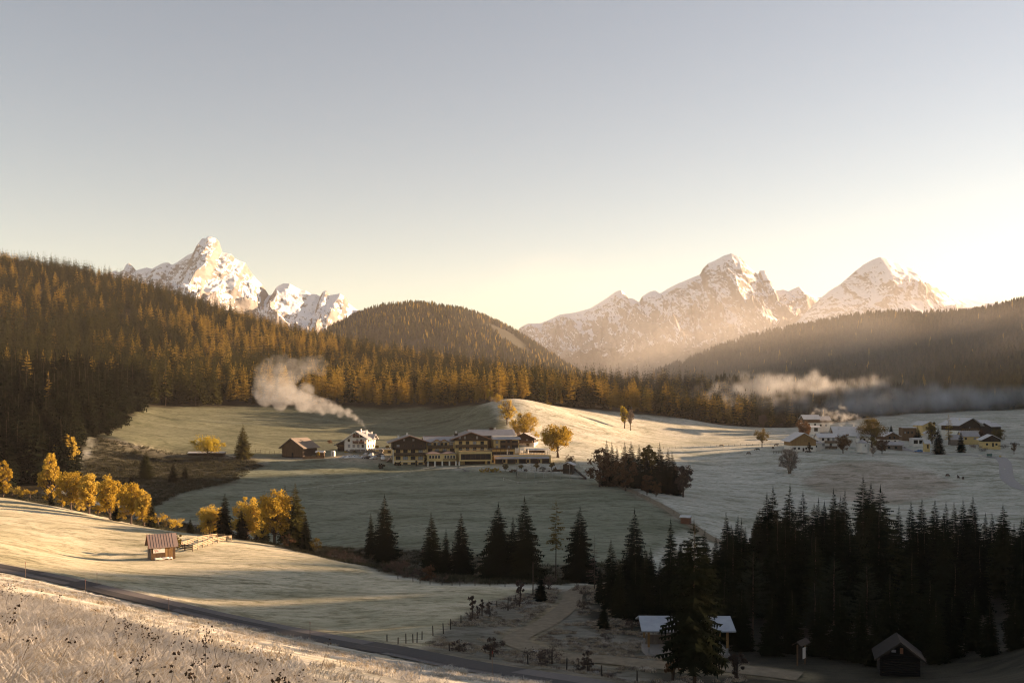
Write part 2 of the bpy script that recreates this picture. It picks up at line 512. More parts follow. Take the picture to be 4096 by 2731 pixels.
COLZ = [(Z_FIELD, (0.54, 0.48, 0.36)), (Z_FORE, (0.62, 0.575, 0.525)), (Z_TALL, (0.40, 0.36, 0.31)), (Z_HOTEL, (0.215, 0.23, 0.175)), (Z_LIT, (0.50, 0.47, 0.41)), (Z_BROWN, (0.43, 0.365, 0.315)), (Z_WET, (0.20, 0.185, 0.16)), (Z_ROUGH, (0.07, 0.064, 0.045)), (Z_BROOK, (0.085, 0.075, 0.055)), (Z_SHADY, (0.048, 0.042, 0.029)), (Z_FOREST_N, (0.03, 0.027, 0.019)), (Z_FOREST_L, (0.045, 0.037, 0.024)), (Z_FOREST_R, (0.045, 0.04, 0.028))]
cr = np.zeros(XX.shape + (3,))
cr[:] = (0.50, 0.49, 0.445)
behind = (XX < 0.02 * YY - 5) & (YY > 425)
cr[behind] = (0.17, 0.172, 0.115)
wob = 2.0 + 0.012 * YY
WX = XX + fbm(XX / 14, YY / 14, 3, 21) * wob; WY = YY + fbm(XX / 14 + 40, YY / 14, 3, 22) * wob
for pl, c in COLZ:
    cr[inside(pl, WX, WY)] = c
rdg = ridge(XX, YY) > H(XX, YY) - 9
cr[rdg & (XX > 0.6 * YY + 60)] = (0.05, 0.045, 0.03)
for path, half, c in ((TRACK, 2.0, (0.27, 0.215, 0.145)), (HILL_TRACK, 1.7, (0.2, 0.17, 0.13)), (HOTEL_DRIVE, 4.0, (0.30, 0.26, 0.21))):
    m = line_dist(path, WX if path is not HOTEL_DRIVE else XX, WY if path is not HOTEL_DRIVE else YY) < half
    cr[m] = c
lot = zone([(330, 426), (384, 424), (392, 436), (386, 446), (352, 446), (330, 442)])
cr[inside(lot, XX, YY)] = (0.34, 0.29, 0.23)
verge = np.abs(line_dist(ROAD, XX, YY) - 2.3) < 0.45
cr[verge] = (0.20, 0.14, 0.075)
for _ in range(2):
    cr[1:-1, 1:-1] = (cr[1:-1, 1:-1] * 2 + cr[:-2, 1:-1] + cr[2:, 1:-1] + cr[1:-1, :-2] + cr[1:-1, 2:]) / 6

m_ground, nt, out = new_mat('frosted_ground')
b = nt.nodes.new('ShaderNodeBsdfPrincipled')
b.inputs['Roughness'].default_value = 0.9; b.inputs['Specular IOR Level'].default_value = 0.15
at_ = nt.nodes.new('ShaderNodeAttribute'); at_.attribute_name = 'tone'
v = coords(nt)
n1 = noise_tex(nt, v, 0.05, 8, 0.7, 0.8, (0.6, 1.0, 1.0))
n2 = noise_tex(nt, v, 0.9, 6, 0.75, 0.3, (0.45, 1.0, 1.0))
n3 = noise_tex(nt, v, 5.0, 4, 0.8)
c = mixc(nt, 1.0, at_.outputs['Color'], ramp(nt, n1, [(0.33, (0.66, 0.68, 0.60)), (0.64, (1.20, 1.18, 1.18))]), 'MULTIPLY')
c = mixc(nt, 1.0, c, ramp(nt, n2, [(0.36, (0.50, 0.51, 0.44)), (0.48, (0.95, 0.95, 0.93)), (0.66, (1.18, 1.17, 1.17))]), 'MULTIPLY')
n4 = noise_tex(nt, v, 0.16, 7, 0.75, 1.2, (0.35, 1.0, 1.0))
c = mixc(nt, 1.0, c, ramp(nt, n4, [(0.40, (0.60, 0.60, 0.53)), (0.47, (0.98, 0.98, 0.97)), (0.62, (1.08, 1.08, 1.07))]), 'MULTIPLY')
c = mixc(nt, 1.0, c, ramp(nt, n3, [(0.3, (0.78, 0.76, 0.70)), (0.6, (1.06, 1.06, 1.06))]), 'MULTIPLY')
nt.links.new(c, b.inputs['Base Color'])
bp = nt.nodes.new('ShaderNodeBump'); bp.inputs['Strength'].default_value = 0.55; bp.inputs['Distance'].default_value = 0.22
ad = nt.nodes.new('ShaderNodeMath'); ad.operation = 'ADD'
nt.links.new(n2, ad.inputs[0]); nt.links.new(n3, ad.inputs[1])
nt.links.new(ad.outputs[0], bp.inputs['Height']); nt.links.new(bp.outputs[0], b.inputs['Normal'])
nt.links.new(b.outputs[0], out.inputs[0])

nr, nc = XX.shape
idx = np.arange(nr * nc).reshape(nr, nc)
fq = np.stack([idx[:-1, :-1], idx[:-1, 1:], idx[1:, 1:], idx[1:, :-1]], -1).reshape(-1, 4)
me = np_mesh('terrain', np.stack([XX, YY, ZZ], -1).reshape(-1, 3), fq, m_ground)
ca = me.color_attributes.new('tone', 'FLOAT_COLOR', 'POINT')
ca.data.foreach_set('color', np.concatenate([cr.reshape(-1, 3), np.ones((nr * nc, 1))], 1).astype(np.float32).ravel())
terrain = link(bpy.data.objects.new('terrain', me))
tag(terrain, 'rolling frosted meadows and forest floor of the valley', kind='structure')

# the wide valley floor under and beyond it
m_far = plain('far_ground', (0.12, 0.11, 0.085), (0.07, 0.065, 0.05), 0.004, 0.95, mode='world')
mb = MB(); mb.face([(-14000, -3000, -95), (14000, -3000, -95), (14000, 16000, -95), (-14000, 16000, -95)])
tag(mb.build('valley_floor', m_far), 'wide valley floor running out to the horizon', kind='structure')

# ---- ways: ribbons just above the levelled ground
def ribbon(name, path, half, mat, lift=0.0, n_across=3):
    pa = np.array(path); t = np.gradient(pa, axis=0); t /= np.linalg.norm(t, axis=1)[:, None] + 1e-9
    nrm = np.stack([-t[:, 1], t[:, 0]], 1)
    z = H(pa[:, 0], pa[:, 1])
    z = np.convolve(np.pad(z, 2, mode='edge'), np.ones(5) / 5, 'valid')
    V = []
    for k in np.linspace(-half, half, n_across):
        V.append(np.column_stack([pa + nrm * k, z + lift - 0.02 * abs(k)]))
    V = np.stack(V, 1); n = len(pa)
    ix = np.arange(n * n_across).reshape(n, n_across)
    fc = np.stack([ix[:-1, :-1], ix[:-1, 1:], ix[1:, 1:], ix[1:, :-1]], -1).reshape(-1, 4)
    me = np_mesh(name, V.reshape(-1, 3), fc, mat)
    return link(bpy.data.objects.new(name, me))
m_asph = plain('asphalt', (0.165, 0.142, 0.132), (0.12, 0.103, 0.097), 2.2, 0.85, bump=0.2, mode='world')
m_patch = plain('asphalt_repair', (0.066, 0.058, 0.056), (0.046, 0.041, 0.040), 2.5, 0.85, bump=0.2, mode='world')
m_gravel = plain('gravel_road', (0.36, 0.33, 0.31), (0.28, 0.255, 0.24), 1.2, 0.9, bump=0.3, mode='world')
road = ribbon('mountain_road', ROAD, 1.9, m_asph, 0.10, 5)
tag(road, 'narrow grey asphalt road running down across the foreground slope', kind='structure')
tag(ribbon('village_road', VILLAGE_ROAD, 2.6, m_gravel, 0.10, 3), 'pale road leading into the hamlet', kind='structure')
tag(ribbon('side_road', SIDE_ROAD, 2.8, m_gravel, 0.104, 3), 'grey road curving through the meadow by the hamlet', kind='structure')
m_track = plain('dirt_track', (0.25, 0.195, 0.13), (0.14, 0.105, 0.068), 0.9, 0.95, bump=0.4, mode='world')
tag(ribbon('farm_track', TRACK, 1.55, m_track, 0.06, 5), 'brown dirt track bending down from the brook towards the road', kind='structure')
tag(ribbon('hill_track', HILL_TRACK, 1.5, m_track, 0.06, 3), 'dirt track running down beside the copse', kind='structure')
def strip_on(path, i0, i1, a, b_, lift, name, parent, mat):
    pa = np.array(path); t = np.gradient(pa, axis=0); t /= np.linalg.norm(t, axis=1)[:, None] + 1e-9
    nrm = np.stack([-t[:, 1], t[:, 0]], 1); z = H(pa[:, 0], pa[:, 1]); z = np.convolve(np.pad(z, 2, mode='edge'), np.ones(5) / 5, 'valid')
    V = []
    for i in range(i0, i1 + 1):
        for k in (a, b_):
            V.append((*(pa[i] + nrm[i] * k), z[i] + lift - 0.02 * abs(k)))
    n = i1 - i0 + 1
    ix = np.arange(2 * n).reshape(n, 2)
    fc = np.stack([ix[:-1, 0], ix[:-1, 1], ix[1:, 1], ix[1:, 0]], -1)
    o = link(bpy.data.objects.new(name, np_mesh(name, np.array(V), fc, mat)), parent)
    return o
for i0, i1, a, b_ in ((14, 22, -0.25, 1.7), (22, 27, -0.55, 0.3), (27, 29, -0.5, 1.85), (27, 38, -1.85, -0.1), (38, 50, -0.8, 0.35), (50, 57, -1.85, 0.1), (57, 60, -1.8, 1.8), (60, 72, -1.1, 1.75), (72, 84, -1.8, -0.2)):
    strip_on(ROAD, i0, i1, a, b_, 0.135, 'repair_patch', road, m_patch)
# ------------------------------------------------------------------ far hill and mountains
def heightfield(name, xs, ys, fz, mat):
    X, Y = np.meshgrid(xs, ys)
    Z = fz(X, Y)
    r, c = X.shape
    ix = np.arange(r * c).reshape(r, c)
    fc = np.stack([ix[:-1, :-1], ix[:-1, 1:], ix[1:, 1:], ix[1:, :-1]], -1).reshape(-1, 4)
    o = link(bpy.data.objects.new(name, np_mesh(name, np.stack([X, Y, Z], -1).reshape(-1, 3), fc, mat)))
    return o

m_hill = plain('wooded_hill_floor', (0.05, 0.045, 0.025), (0.03, 0.027, 0.017), 0.01, 0.95, mode='world')
HILL_D = 2800.0
HILL_SKY = [(230, 405.5), (300, 357.5), (340, 331.5), (362, 316.5), (385, 310.5), (410, 309.0), (436, 309.0), (460, 312.5), (485, 319.5), (510, 332.5), (535, 347.5), (560, 365.5), (600, 390.5), (650, 407.5), (720, 420.5)]
def prof(sk, d):
    a = np.array(sk, float)
    return pix(a[:, 0], d), -(a[:, 1] - H0) / F * d
_hx, _hzv = prof(HILL_SKY, HILL_D)
def hill_z(X, Y):
    t = (Y - HILL_D) / 700.0
    top = np.interp(X, _hx, _hzv)
    sm = (np.interp(X - 60, _hx, _hzv) + np.interp(X + 60, _hx, _hzv) + top) / 3
    return (sm + 120) * np.clip(1 - t * t, 0, 1) ** 0.9 - 120 + fbm(X / 160, Y / 160, 4, 31) * 12
tag(heightfield('wooded_hill', np.linspace(_hx[0], _hx[-1], 150), np.linspace(HILL_D - 690, HILL_D + 690, 110), hill_z, m_hill), 'rounded wooded hill rising beyond the valley', kind='structure')

m_mtn, nt, out = new_mat('snowy_rock')
b = nt.nodes.new('ShaderNodeBsdfPrincipled'); b.inputs['Roughness'].default_value = 0.9; b.inputs['Specular IOR Level'].default_value = 0.1
geo = nt.nodes.new('ShaderNodeNewGeometry')
sep = nt.nodes.new('ShaderNodeSeparateXYZ'); nt.links.new(geo.outputs['True Normal'], sep.inputs[0])
v = geo.outputs['Position']
n1 = noise_tex(nt, v, 0.006, 8, 0.72, 0.6)
n2 = noise_tex(nt, v, 0.03, 6, 0.7, 0.5, (1, 1, 2.2))
att = nt.nodes.new('ShaderNodeAttribute'); att.attribute_name = 'woods'
s1 = nt.nodes.new('ShaderNodeMath'); s1.operation = 'MULTIPLY_ADD'; nt.links.new(n1, s1.inputs[0]); s1.inputs[1].default_value = 0.32; nt.links.new(sep.outputs[2], s1.inputs[2])
s2 = nt.nodes.new('ShaderNodeMath'); s2.operation = 'MULTIPLY_ADD'; nt.links.new(n2, s2.inputs[0]); s2.inputs[1].default_value = 0.26; nt.links.new(s1.outputs[0], s2.inputs[2])
snow = ramp(nt, s2.outputs[0], [(0.0, 0.0), (0.985, 0.0), (1.0, 0.0)])
mr = nt.nodes.new('ShaderNodeMapRange'); mr.inputs[1].default_value = 0.90; mr.inputs[2].default_value = 0.97
nt.links.new(s2.outputs[0], mr.inputs[0])
rock = ramp(nt, n2, [(0.3, (0.17, 0.15, 0.135)), (0.7, (0.34, 0.30, 0.27))])
c = mixc(nt, mr.outputs[0], rock, (0.80, 0.80, 0.82))
wd = nt.nodes.new('ShaderNodeMath'); wd.operation = 'MULTIPLY_ADD'; nt.links.new(n2, wd.inputs[0]); wd.inputs[1].default_value = 1.6; nt.links.new(att.outputs['Fac'], wd.inputs[2])
mr2 = nt.nodes.new('ShaderNodeMapRange'); mr2.inputs[1].default_value = 1.25; mr2.inputs[2].default_value = 1.40
nt.links.new(wd.outputs[0], mr2.inputs[0])
c = mixc(nt, mr2.outputs[0], c, (0.075, 0.065, 0.045))
nt.links.new(c, b.inputs['Base Color'])
nt.links.new(b.outputs[0], out.inputs[0])

def mountain(name, sky_pts, d, depth_front, nx, ny, seed, relief, woods_row, label, base=-90.0, spur=1.0):
    """ridge whose outline is the list of (column, row); spurs, gullies and cliff bands run down to its foot"""
    sx, sz = prof(sky_pts, d)
    xs = np.linspace(sx[0], sx[-1], nx)
    tt = np.linspace(-0.35, 1, ny)                 # t=0 is the ridge line, 1 the foot in front
    tt = np.sign(tt) * np.abs(tt) ** 1.25
    X, Tm = np.meshgrid(xs, tt)
    Y = d - Tm * depth_front
    top = np.interp(X, sx, sz)
    # the ridge seen further down is smoother: spurs spread out
    w = np.clip(np.abs(Tm) * 1.6, 0, 1)
    km = 55; ker = np.hanning(km * 2 + 1); ker /= ker.sum()
    row = np.interp(xs, sx, sz); smo = np.convolve(np.pad(row, km, mode='edge'), ker, 'valid')
    ker2 = np.hanning(15); ker2 /= ker2.sum()
    mid = np.convolve(np.pad(row, 7, mode='edge'), ker2, 'valid')
    sm = np.broadcast_to(smo[None], X.shape)
    q = np.clip(np.abs(Tm) * 9, 0, 1)
    crest = top * (1 - q) + np.broadcast_to(mid[None], X.shape) * q
    crest = crest * (1 - w) + sm * w
    fall = np.where(Tm >= 0, (1 - np.clip(Tm, 0, 1)) ** 1.75, np.clip(1 + Tm * 1.6, 0, 1))
    Z = base + (crest - base) * fall
    env = np.clip(np.abs(Tm) * 7, 0, 1) * np.clip((1.02 - Tm) * 1.6, 0, 1)
    wx = X + fbm(X / 310, Y / 310, 3, seed) * 118; wy = Y + fbm(X / 310 + 9, Y / 310, 3, seed + 1) * 118
    big = ridged(wx / 460, wy / 850, 5, seed + 2) - 0.45
    med = ridged(wx / 125, wy / 240, 6, seed + 5, 0.62) - 0.4
    fin = ridged(wx / 46, wy / 150, 4, seed + 9, 0.6) - 0.4
    Z = Z + env * relief * spur * (big * 0.95 + med * 0.70 + fin * 0.26) + np.clip(np.abs(Tm) * 30, 0, 1) * fbm(X / 40, Y / 40, 4, seed + 8, 0.6) * relief * 0.10
    # cliff bands
    st = relief * 0.30
    ph = Z / st + fbm(X / 220, Y / 220, 3, seed + 11) * 1.2
    fr = ph - np.floor(ph)
    Z = Z + env * np.clip(1.1 - Tm * 1.2, 0, 1) * st * (np.clip((fr - 0.3) / 0.4, 0, 1) - fr) * 0.10
    ix = np.arange(X.size).reshape(X.shape)
    fc = np.stack([ix[:-1, :-1], ix[1:, :-1], ix[1:, 1:], ix[:-1, 1:]], -1).reshape(-1, 4)
    me = np_mesh(name, np.stack([X, Y, Z], -1).reshape(-1, 3), fc, m_mtn, smooth=False)
    zw = -(woods_row - H0) / F * d
    wood = np.clip((zw - Z) / 65.0 + fbm(X / 95, Y / 95, 4, seed + 20) * 0.9, -1, 1.2) * 0.6
    a = me.attributes.new('woods', 'FLOAT', 'POINT'); a.data.foreach_set('value', wood.astype(np.float32).ravel())
    o = link(bpy.data.objects.new(name, me))
    return tag(o, label, kind='structure')

SKY_L = [(20, 330), (60, 300), (90, 283), (103, 274), (110, 272.5), (115, 270), (119, 272), (124, 269), (126, 264), (129, 262.5), (133, 266), (136, 270), (141, 268.5), (147, 267), (152, 268.5), (158, 265), (163, 262.5), (168, 262), (172, 264.5), (177, 262), (182, 258.5), (188, 254.5), (193, 252.5), (197, 250.5), (198, 246), (200, 240.5), (203, 237.5), (205, 238.5), (208, 236), (212, 236.5), (216, 238), (219, 241), (220.5, 247), (221.5, 251.5), (226, 252.5), (231, 253.5), (235, 258), (240, 260.5), (245, 262), (248, 267), (252, 273), (257, 279), (262, 284), (266, 290), (269, 295), (272, 294), (277, 286), (283, 283), (290, 283), (295, 286), (301, 289), (306, 290), (311, 293.5), (316, 293.5), (320, 296), (323, 291), (326, 290), (330, 294.5), (335, 294), (340, 293), (345, 296), (348, 302), (354, 307), (358, 310), (363, 310), (368, 307), (372, 309), (390, 318), (430, 340), (470, 362)]
mountain('snowy_peak', SKY_L, 3700.0, 1700.0, 560, 300, 41, 112.0, 420, 'snow covered rocky peak with a blocky summit tower above the forest', spur=1.0)
SKY_R = [(470, 380), (500, 350), (515, 335), (520, 327), (528, 323), (541, 322.5), (550, 319), (560, 314), (575, 312), (590, 308), (600, 302), (609, 296), (616, 291), (621, 289.5), (625, 293), (628, 297), (634, 298.5), (639, 302), (642, 296), (650, 291), (655, 290), (660, 293), (668, 288), (678, 283), (690, 278), (700, 274), (703, 268), (708, 263), (716, 259.5), (724, 255), (731, 253), (738, 255), (743, 260), (748, 265), (753, 270), (758, 274), (760, 270), (765, 270), (767, 274), (769, 281), (772, 289), (778, 290), (784, 289), (788, 291), (794, 288), (799, 286), (803, 290), (810, 294), (818, 297), (826, 296), (834, 297.5), (850, 302), (880, 320), (930, 345)]
mountain('mountain_massif', SKY_R, 4700.0, 2100.0, 620, 300, 63, 150.0, 345, 'long snow streaked massif with a sharp main summit, pale in the haze', spur=1.0)
SKY_P = [(740, 372), (780, 338), (800, 318), (812, 306), (820, 298), (830, 290), (840, 284), (848, 277), (856, 270), (864, 264), (872, 259.5), (880, 256.5), (886, 258), (892, 261), (899, 263), (905, 266.5), (912, 268), (920, 274), (930, 280), (940, 286), (950, 291), (960, 296), (970, 299.5), (985, 303), (1010, 302), (1030, 300), (1060, 310), (1110, 340)]
mountain('pyramid_mountain', SKY_P, 4000.0, 1650.0, 480, 260, 87, 72.0, 322, 'pyramid shaped snow dusted mountain behind the right hillside', spur=0.9)

# ---- the air of the valley
m_haze, nt, out = new_mat('haze_air')
pv = nt.nodes.new('ShaderNodeVolumePrincipled')
pv.inputs['Color'].default_value = (1.0, 0.91, 0.87, 1)
pv.inputs['Density'].default_value = 0.36e-4
pv.inputs['Anisotropy'].default_value = 0.2
nt.links.new(pv.outputs[0], out.inputs['Volume'])
mb = MB(); mb.box(-5200, 5200, -500, 6400, -97, 735)
tag(mb.build('haze', m_haze), 'thin morning haze filling the whole valley', kind='stuff')
# ------------------------------------------------------------------ trees
def tri_mesh(name, tris, mat):
    """tris: (n,3,3) array; loose leaf-sized faces"""
    v = tris.reshape(-1, 3)
    return np_mesh(name, v, np.arange(len(v)).reshape(-1, 3), mat, smooth=False)

def conifer_crown(seed, whorls, per, twigs, radius=0.20, z0=0.06, droop=0.42, gaps=0.06, power=0.85, curtain=True, lift_top=0.25, rag=0.3):
    """unit-high crown: whorls of drooping branches that carry twigs"""
    r = np.random.default_rng(seed)
    T = []
    side_bias = r.uniform(-0.12, 0.12, 4)
    for w in range(whorls):
        t = (w + r.uniform(-0.4, 0.4)) / whorls
        z = z0 + (0.985 - z0) * np.clip(t, 0, 1)
        rel = 1 - (z - z0) / (1 - z0)
        base_l = radius * rel ** power * (0.55 + 0.45 * min(1, rel * 5)) + 0.006
        if z < z0 + 0.12:
            base_l *= 0.72 + 2.2 * (z - z0)
        n = max(3, int(round(per * (0.55 + 0.45 * rel))))
        a0 = r.uniform(0, 6.28)
        for k in range(n):
            if r.random() < gaps:
                continue
            a = a0 + 6.283 * k / n + r.uniform(-0.35, 0.35)
            zw = z
            z = min(0.99, z + r.uniform(-0.75, 0.75) * (0.985 - z0) / whorls)
            L = base_l * r.uniform(1 - rag, 1 + rag * 0.7) * (1 + side_bias[0] * math.cos(a) + side_bias[1] * math.sin(2 * a))
            dr = droop * r.uniform(0.7, 1.3) * (rel ** 0.6) - lift_top * (1 - rel)
            ca, sa = math.cos(a), math.sin(a)
            s = np.linspace(0.08, 1.0, twigs + 1)
            out_ = s * L
            zz = z - dr * L * (s ** 1.25) + 0.16 * dr * L * np.clip(s - 0.7, 0, 1) * 3
            P0 = np.stack([out_ * ca, out_ * sa, zz], 1)
            tang = np.array([ca, sa, 0.0]); perp = np.array([-sa, ca, 0.0])
            for i in range(twigs):
                p, q = P0[i], P0[i + 1]
                f = 1 - 0.55 * s[i]
                tl = L * 0.42 * f * r.uniform(0.7, 1.25)
                for sg in (-1, 1):
                    tip = p + perp * sg * tl * 0.85 + tang * tl * 0.55 + np.array([0, 0, -tl * r.uniform(0.15, 0.55)])
                    T.append((p, q + (q - p) * 0.25, tip))
                if curtain and i > 0:
                    hd = tl * r.uniform(0.45, 0.95)
                    T.append((p, q, (p + q) / 2 + np.array([0, 0, -hd]) + perp * r.uniform(-0.3, 0.3) * hd))
            T.append((P0[-2] + perp * 0.03 * L, P0[-2] - perp * 0.03 * L, P0[-1] + tang * 0.06 * L))
            z = zw
    # leader
    T.append((np.array([0.006, 0, 0.94]), np.array([-0.006, 0.002, 0.94]), np.array([0, 0, 1.02])))
    T.append((np.array([0, 0.006, 0.94]), np.array([0.002, -0.006, 0.94]), np.array([0, 0, 1.02])))
    return np.array(T)

def conifer_simple(seed, whorls, per, radius=0.19, z0=0.1, power=0.9):
    """crown for trees a dozen pixels high: jagged skirts of single sprays"""
    r = np.random.default_rng(seed); T = []
    for w in range(whorls):
        t = w / whorls; z = z0 + (0.97 - z0) * t
        rel = 1 - (z - z0) / (1 - z0)
        R = radius * rel ** power + 0.008
        dz = (0.97 - z0) / whorls
        a0 = r.uniform(0, 6.28)
        for k in range(per):
            a = a0 + 6.283 * k / per + r.uniform(-0.3, 0.3)
            L = R * r.uniform(0.6, 1.3); hw = 6.283 / per * 0.62
            b0 = np.array([0.15 * L * math.cos(a - hw), 0.15 * L * math.sin(a - hw), z + dz * 1.25])
            tip = np.array([L * math.cos(a), L * math.sin(a), z - dz * r.uniform(0.1, 0.7)])
            l = np.array([0.75 * L * math.cos(a - hw), 0.75 * L * math.sin(a - hw), z - dz * r.uniform(-0.2, 0.4)])
            q = np.array([0.75 * L * math.cos(a + hw), 0.75 * L * math.sin(a + hw), z - dz * r.uniform(-0.2, 0.4)])
            top = np.array([0, 0, z + dz * 1.4])
            T.append((top, l, tip)); T.append((top, tip, q))
    T.append((np.array([0.012, 0, 0.9]), np.array([-0.012, 0.004, 0.9]), np.array([0, 0, 1.01])))
    T.append((np.array([0, 0.012, 0.9]), np.array([0.004, -0.012, 0.9]), np.array([0, 0, 1.01])))
    return np.array(T)

def leaf_cloud(r, centre, rad, n, size):
    """n leaf sprays filling a ball unevenly"""
    d = r.normal(size=(n, 3)); d /= np.linalg.norm(d, axis=1)[:, None]
    p = centre + d * (r.random((n, 1)) ** 0.6) * rad
    a = r.normal(size=(n, 3)); a /= np.linalg.norm(a, axis=1)[:, None]
    b_ = np.cross(a, r.normal(size=(n, 3))); b_ /= np.linalg.norm(b_, axis=1)[:, None] + 1e-9
    s = size * r.uniform(0.55, 1.4, (n, 1))
    return np.stack([p - a * s * 0.5 - b_ * s * 0.35, p + b_ * s * 0.5, p + a * s * 0.6 - b_ * s * 0.1], 1)

def broad_parts(seed, w=0.36, z0=0.25, clumps=60, leaves=110, size=0.028, flat=1.0, trunk_r=0.022, bare=False, egg=0.0, stems=1):
    """unit-high broadleaf: MB with trunk and limbs, array of leaf faces"""
    r = np.random.default_rng(seed)
    wood = MB(); T = []
    zc = (1 + z0) / 2; hz_ = (1 - z0) / 2
    for s_ in range(stems):
        off = np.array([r.uniform(-0.03, 0.03), r.uniform(-0.03, 0.03), 0]) * (stems > 1) * 2
        lean = np.array([r.uniform(-0.04, 0.04), r.uniform(-0.04, 0.04), 0]) * (1 + 2 * (stems > 1))
        pts = [off + lean * t + np.array([0, 0, t * 0.85]) for t in (0, 0.25, 0.5, 0.75, 1)]
        wood.tube(pts, [trunk_r * 1.25, trunk_r, trunk_r * 0.72, trunk_r * 0.42, trunk_r * 0.12], 6)
    for c in range(clumps):
        u = r.normal(size=3); u /= np.linalg.norm(u)
        q = r.random() ** 0.4
        rr = w * (1 - egg * u[2] * 0.5)
        cen = np.array([u[0] * rr * q, u[1] * rr * q, zc + u[2] * hz_ * q * 0.9])
        zs = max(0.12, min(0.8, cen[2] * r.uniform(0.45, 0.75)))
        st = np.array([0, 0, zs]); md = st * 0.45 + cen * 0.55 + np.array([0, 0, -0.02])
        wood.tube([st, md, cen], [trunk_r * 0.45 * (1.1 - zs), trunk_r * 0.24, trunk_r * 0.07], 4, cap=False)
        if bare:
            for k in range(9):
                e = cen + r.normal(size=3) * w * 0.22 + np.array([0, 0, 0.05])
                wood.tube([md * 0.5 + cen * 0.5, e], [trunk_r * 0.13, trunk_r * 0.03], 3, cap=False)
        T.append(leaf_cloud(r, cen, w * r.uniform(0.17, 0.40) * np.array([1, 1, flat * 0.85]), int(leaves * r.uniform(0.6, 1.3)), size))
    return wood, np.concatenate(T)

m_bark = plain('bark', (0.11, 0.075, 0.055), (0.05, 0.036, 0.028), 3.0, 0.95, bump=0.4, stretch=(3, 3, 0.6))
m_bark_pale = plain('pale_bark', (0.24, 0.18, 0.13), (0.12, 0.09, 0.065), 3.0, 0.95, stretch=(3, 3, 0.6))
m_spruce = leafy('spruce_needles_shade_toned', [(0.007, 0.009, 0.006), (0.013, 0.016, 0.009), (0.024, 0.026, 0.013)], 0.08, 4.0)  # needles darkened to near-black, shade of the wood put into the tones
m_spruce_hill = leafy('spruce_needles_sun_toned', [(0.022, 0.028, 0.011), (0.048, 0.047, 0.016), (0.10, 0.083, 0.024)], 0.25, 3.0)  # spruce tones brightened with the warmth of low sun
m_pine = leafy('pine_needles', [(0.014, 0.018, 0.012), (0.026, 0.030, 0.019)], 0.1, 4.0)
m_larch = leafy('larch_needles', [(0.26, 0.17, 0.035), (0.42, 0.27, 0.06), (0.50, 0.34, 0.09)], 0.45, 3.0)
m_gold = leafy('golden_leaves', [(0.29, 0.18, 0.03), (0.46, 0.30, 0.052), (0.58, 0.41, 0.10)], 0.45, 3.0)
m_yellow = leafy('yellow_leaves', [(0.28, 0.20, 0.03), (0.46, 0.33, 0.05)], 0.45, 3.0)
m_brown = leafy('brown_leaves', [(0.085, 0.045, 0.028), (0.13, 0.072, 0.042), (0.17, 0.095, 0.05)], 0.25, 3.0)
m_olive = leafy('olive_leaves', [(0.10, 0.075, 0.025), (0.17, 0.12, 0.04)], 0.3, 3.0)
m_twig = leafy('frosted_twigs', [(0.20, 0.15, 0.12), (0.30, 0.235, 0.20)], 0.15, 3.0)
m_dusk = leafy('grey_twigs', [(0.085, 0.06, 0.05), (0.13, 0.095, 0.08)], 0.15, 3.0)

def trunk_mesh(name, r0, top, mat, seed=0):
    r = random.Random(seed); mb = MB(); n = 7
    mb.tube([(r.uniform(-1, 1) * 0.004, r.uniform(-1, 1) * 0.004, top * i / n - (0.02 if i == 0 else 0)) for i in range(n + 1)], [r0 * (1 - 0.93 * i / n) for i in range(n + 1)], 7)
    return mb.mesh(name, mat, True)
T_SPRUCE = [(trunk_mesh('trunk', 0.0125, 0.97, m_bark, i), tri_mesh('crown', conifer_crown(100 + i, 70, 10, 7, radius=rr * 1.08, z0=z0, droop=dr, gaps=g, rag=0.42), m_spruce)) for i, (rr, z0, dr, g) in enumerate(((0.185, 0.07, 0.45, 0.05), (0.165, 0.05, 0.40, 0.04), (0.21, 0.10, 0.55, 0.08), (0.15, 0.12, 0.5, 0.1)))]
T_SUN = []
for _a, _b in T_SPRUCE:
    _q = _b.copy(); _q.materials.clear(); _q.materials.append(m_spruce_hill); T_SUN.append((_a, _q))  # same crowns in brighter needles, standing in for sunlight
T_PINE = [(trunk_mesh('trunk', 0.013, 0.97, m_bark, 9 + i), tri_mesh('crown', conifer_crown(140 + i, 30, 7, 7, radius=0.20, z0=0.30, droop=0.05, gaps=0.14, power=0.6, curtain=False, lift_top=0.5, rag=0.45), m_pine)) for i in range(2)]
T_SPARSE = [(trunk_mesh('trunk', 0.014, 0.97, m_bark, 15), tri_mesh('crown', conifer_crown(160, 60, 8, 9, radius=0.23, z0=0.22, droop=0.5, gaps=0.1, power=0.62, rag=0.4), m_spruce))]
T_HILLSPRUCE = [(trunk_mesh('trunk', 0.010, 0.97, m_bark, 20 + i), tri_mesh('crown', conifer_crown(200 + i, 20, 7, 3, radius=rr, z0=z0, droop=0.45, gaps=0.05, rag=0.35), m_spruce_hill)) for i, (rr, z0) in enumerate(((0.15, 0.16), (0.13, 0.12), (0.165, 0.24), (0.12, 0.3)))]
T_LARCH = [(trunk_mesh('trunk', 0.010, 0.97, m_bark, 30 + i), tri_mesh('crown', conifer_crown(230 + i, 24, 6, 4, radius=rr, z0=z0, droop=0.1, gaps=0.12, power=0.7, rag=0.45, lift_top=0.3), m_larch)) for i, (rr, z0) in enumerate(((0.13, 0.22), (0.15, 0.28), (0.11, 0.18)))]
T_FAR = [tri_mesh('far_conifer', conifer_simple(300 + i, 8, 6, rr), m_spruce_hill) for i, rr in enumerate((0.17, 0.14, 0.21, 0.28))] + [tri_mesh('far_larch', conifer_simple(320, 7, 6, 0.15, power=0.7), m_larch)]

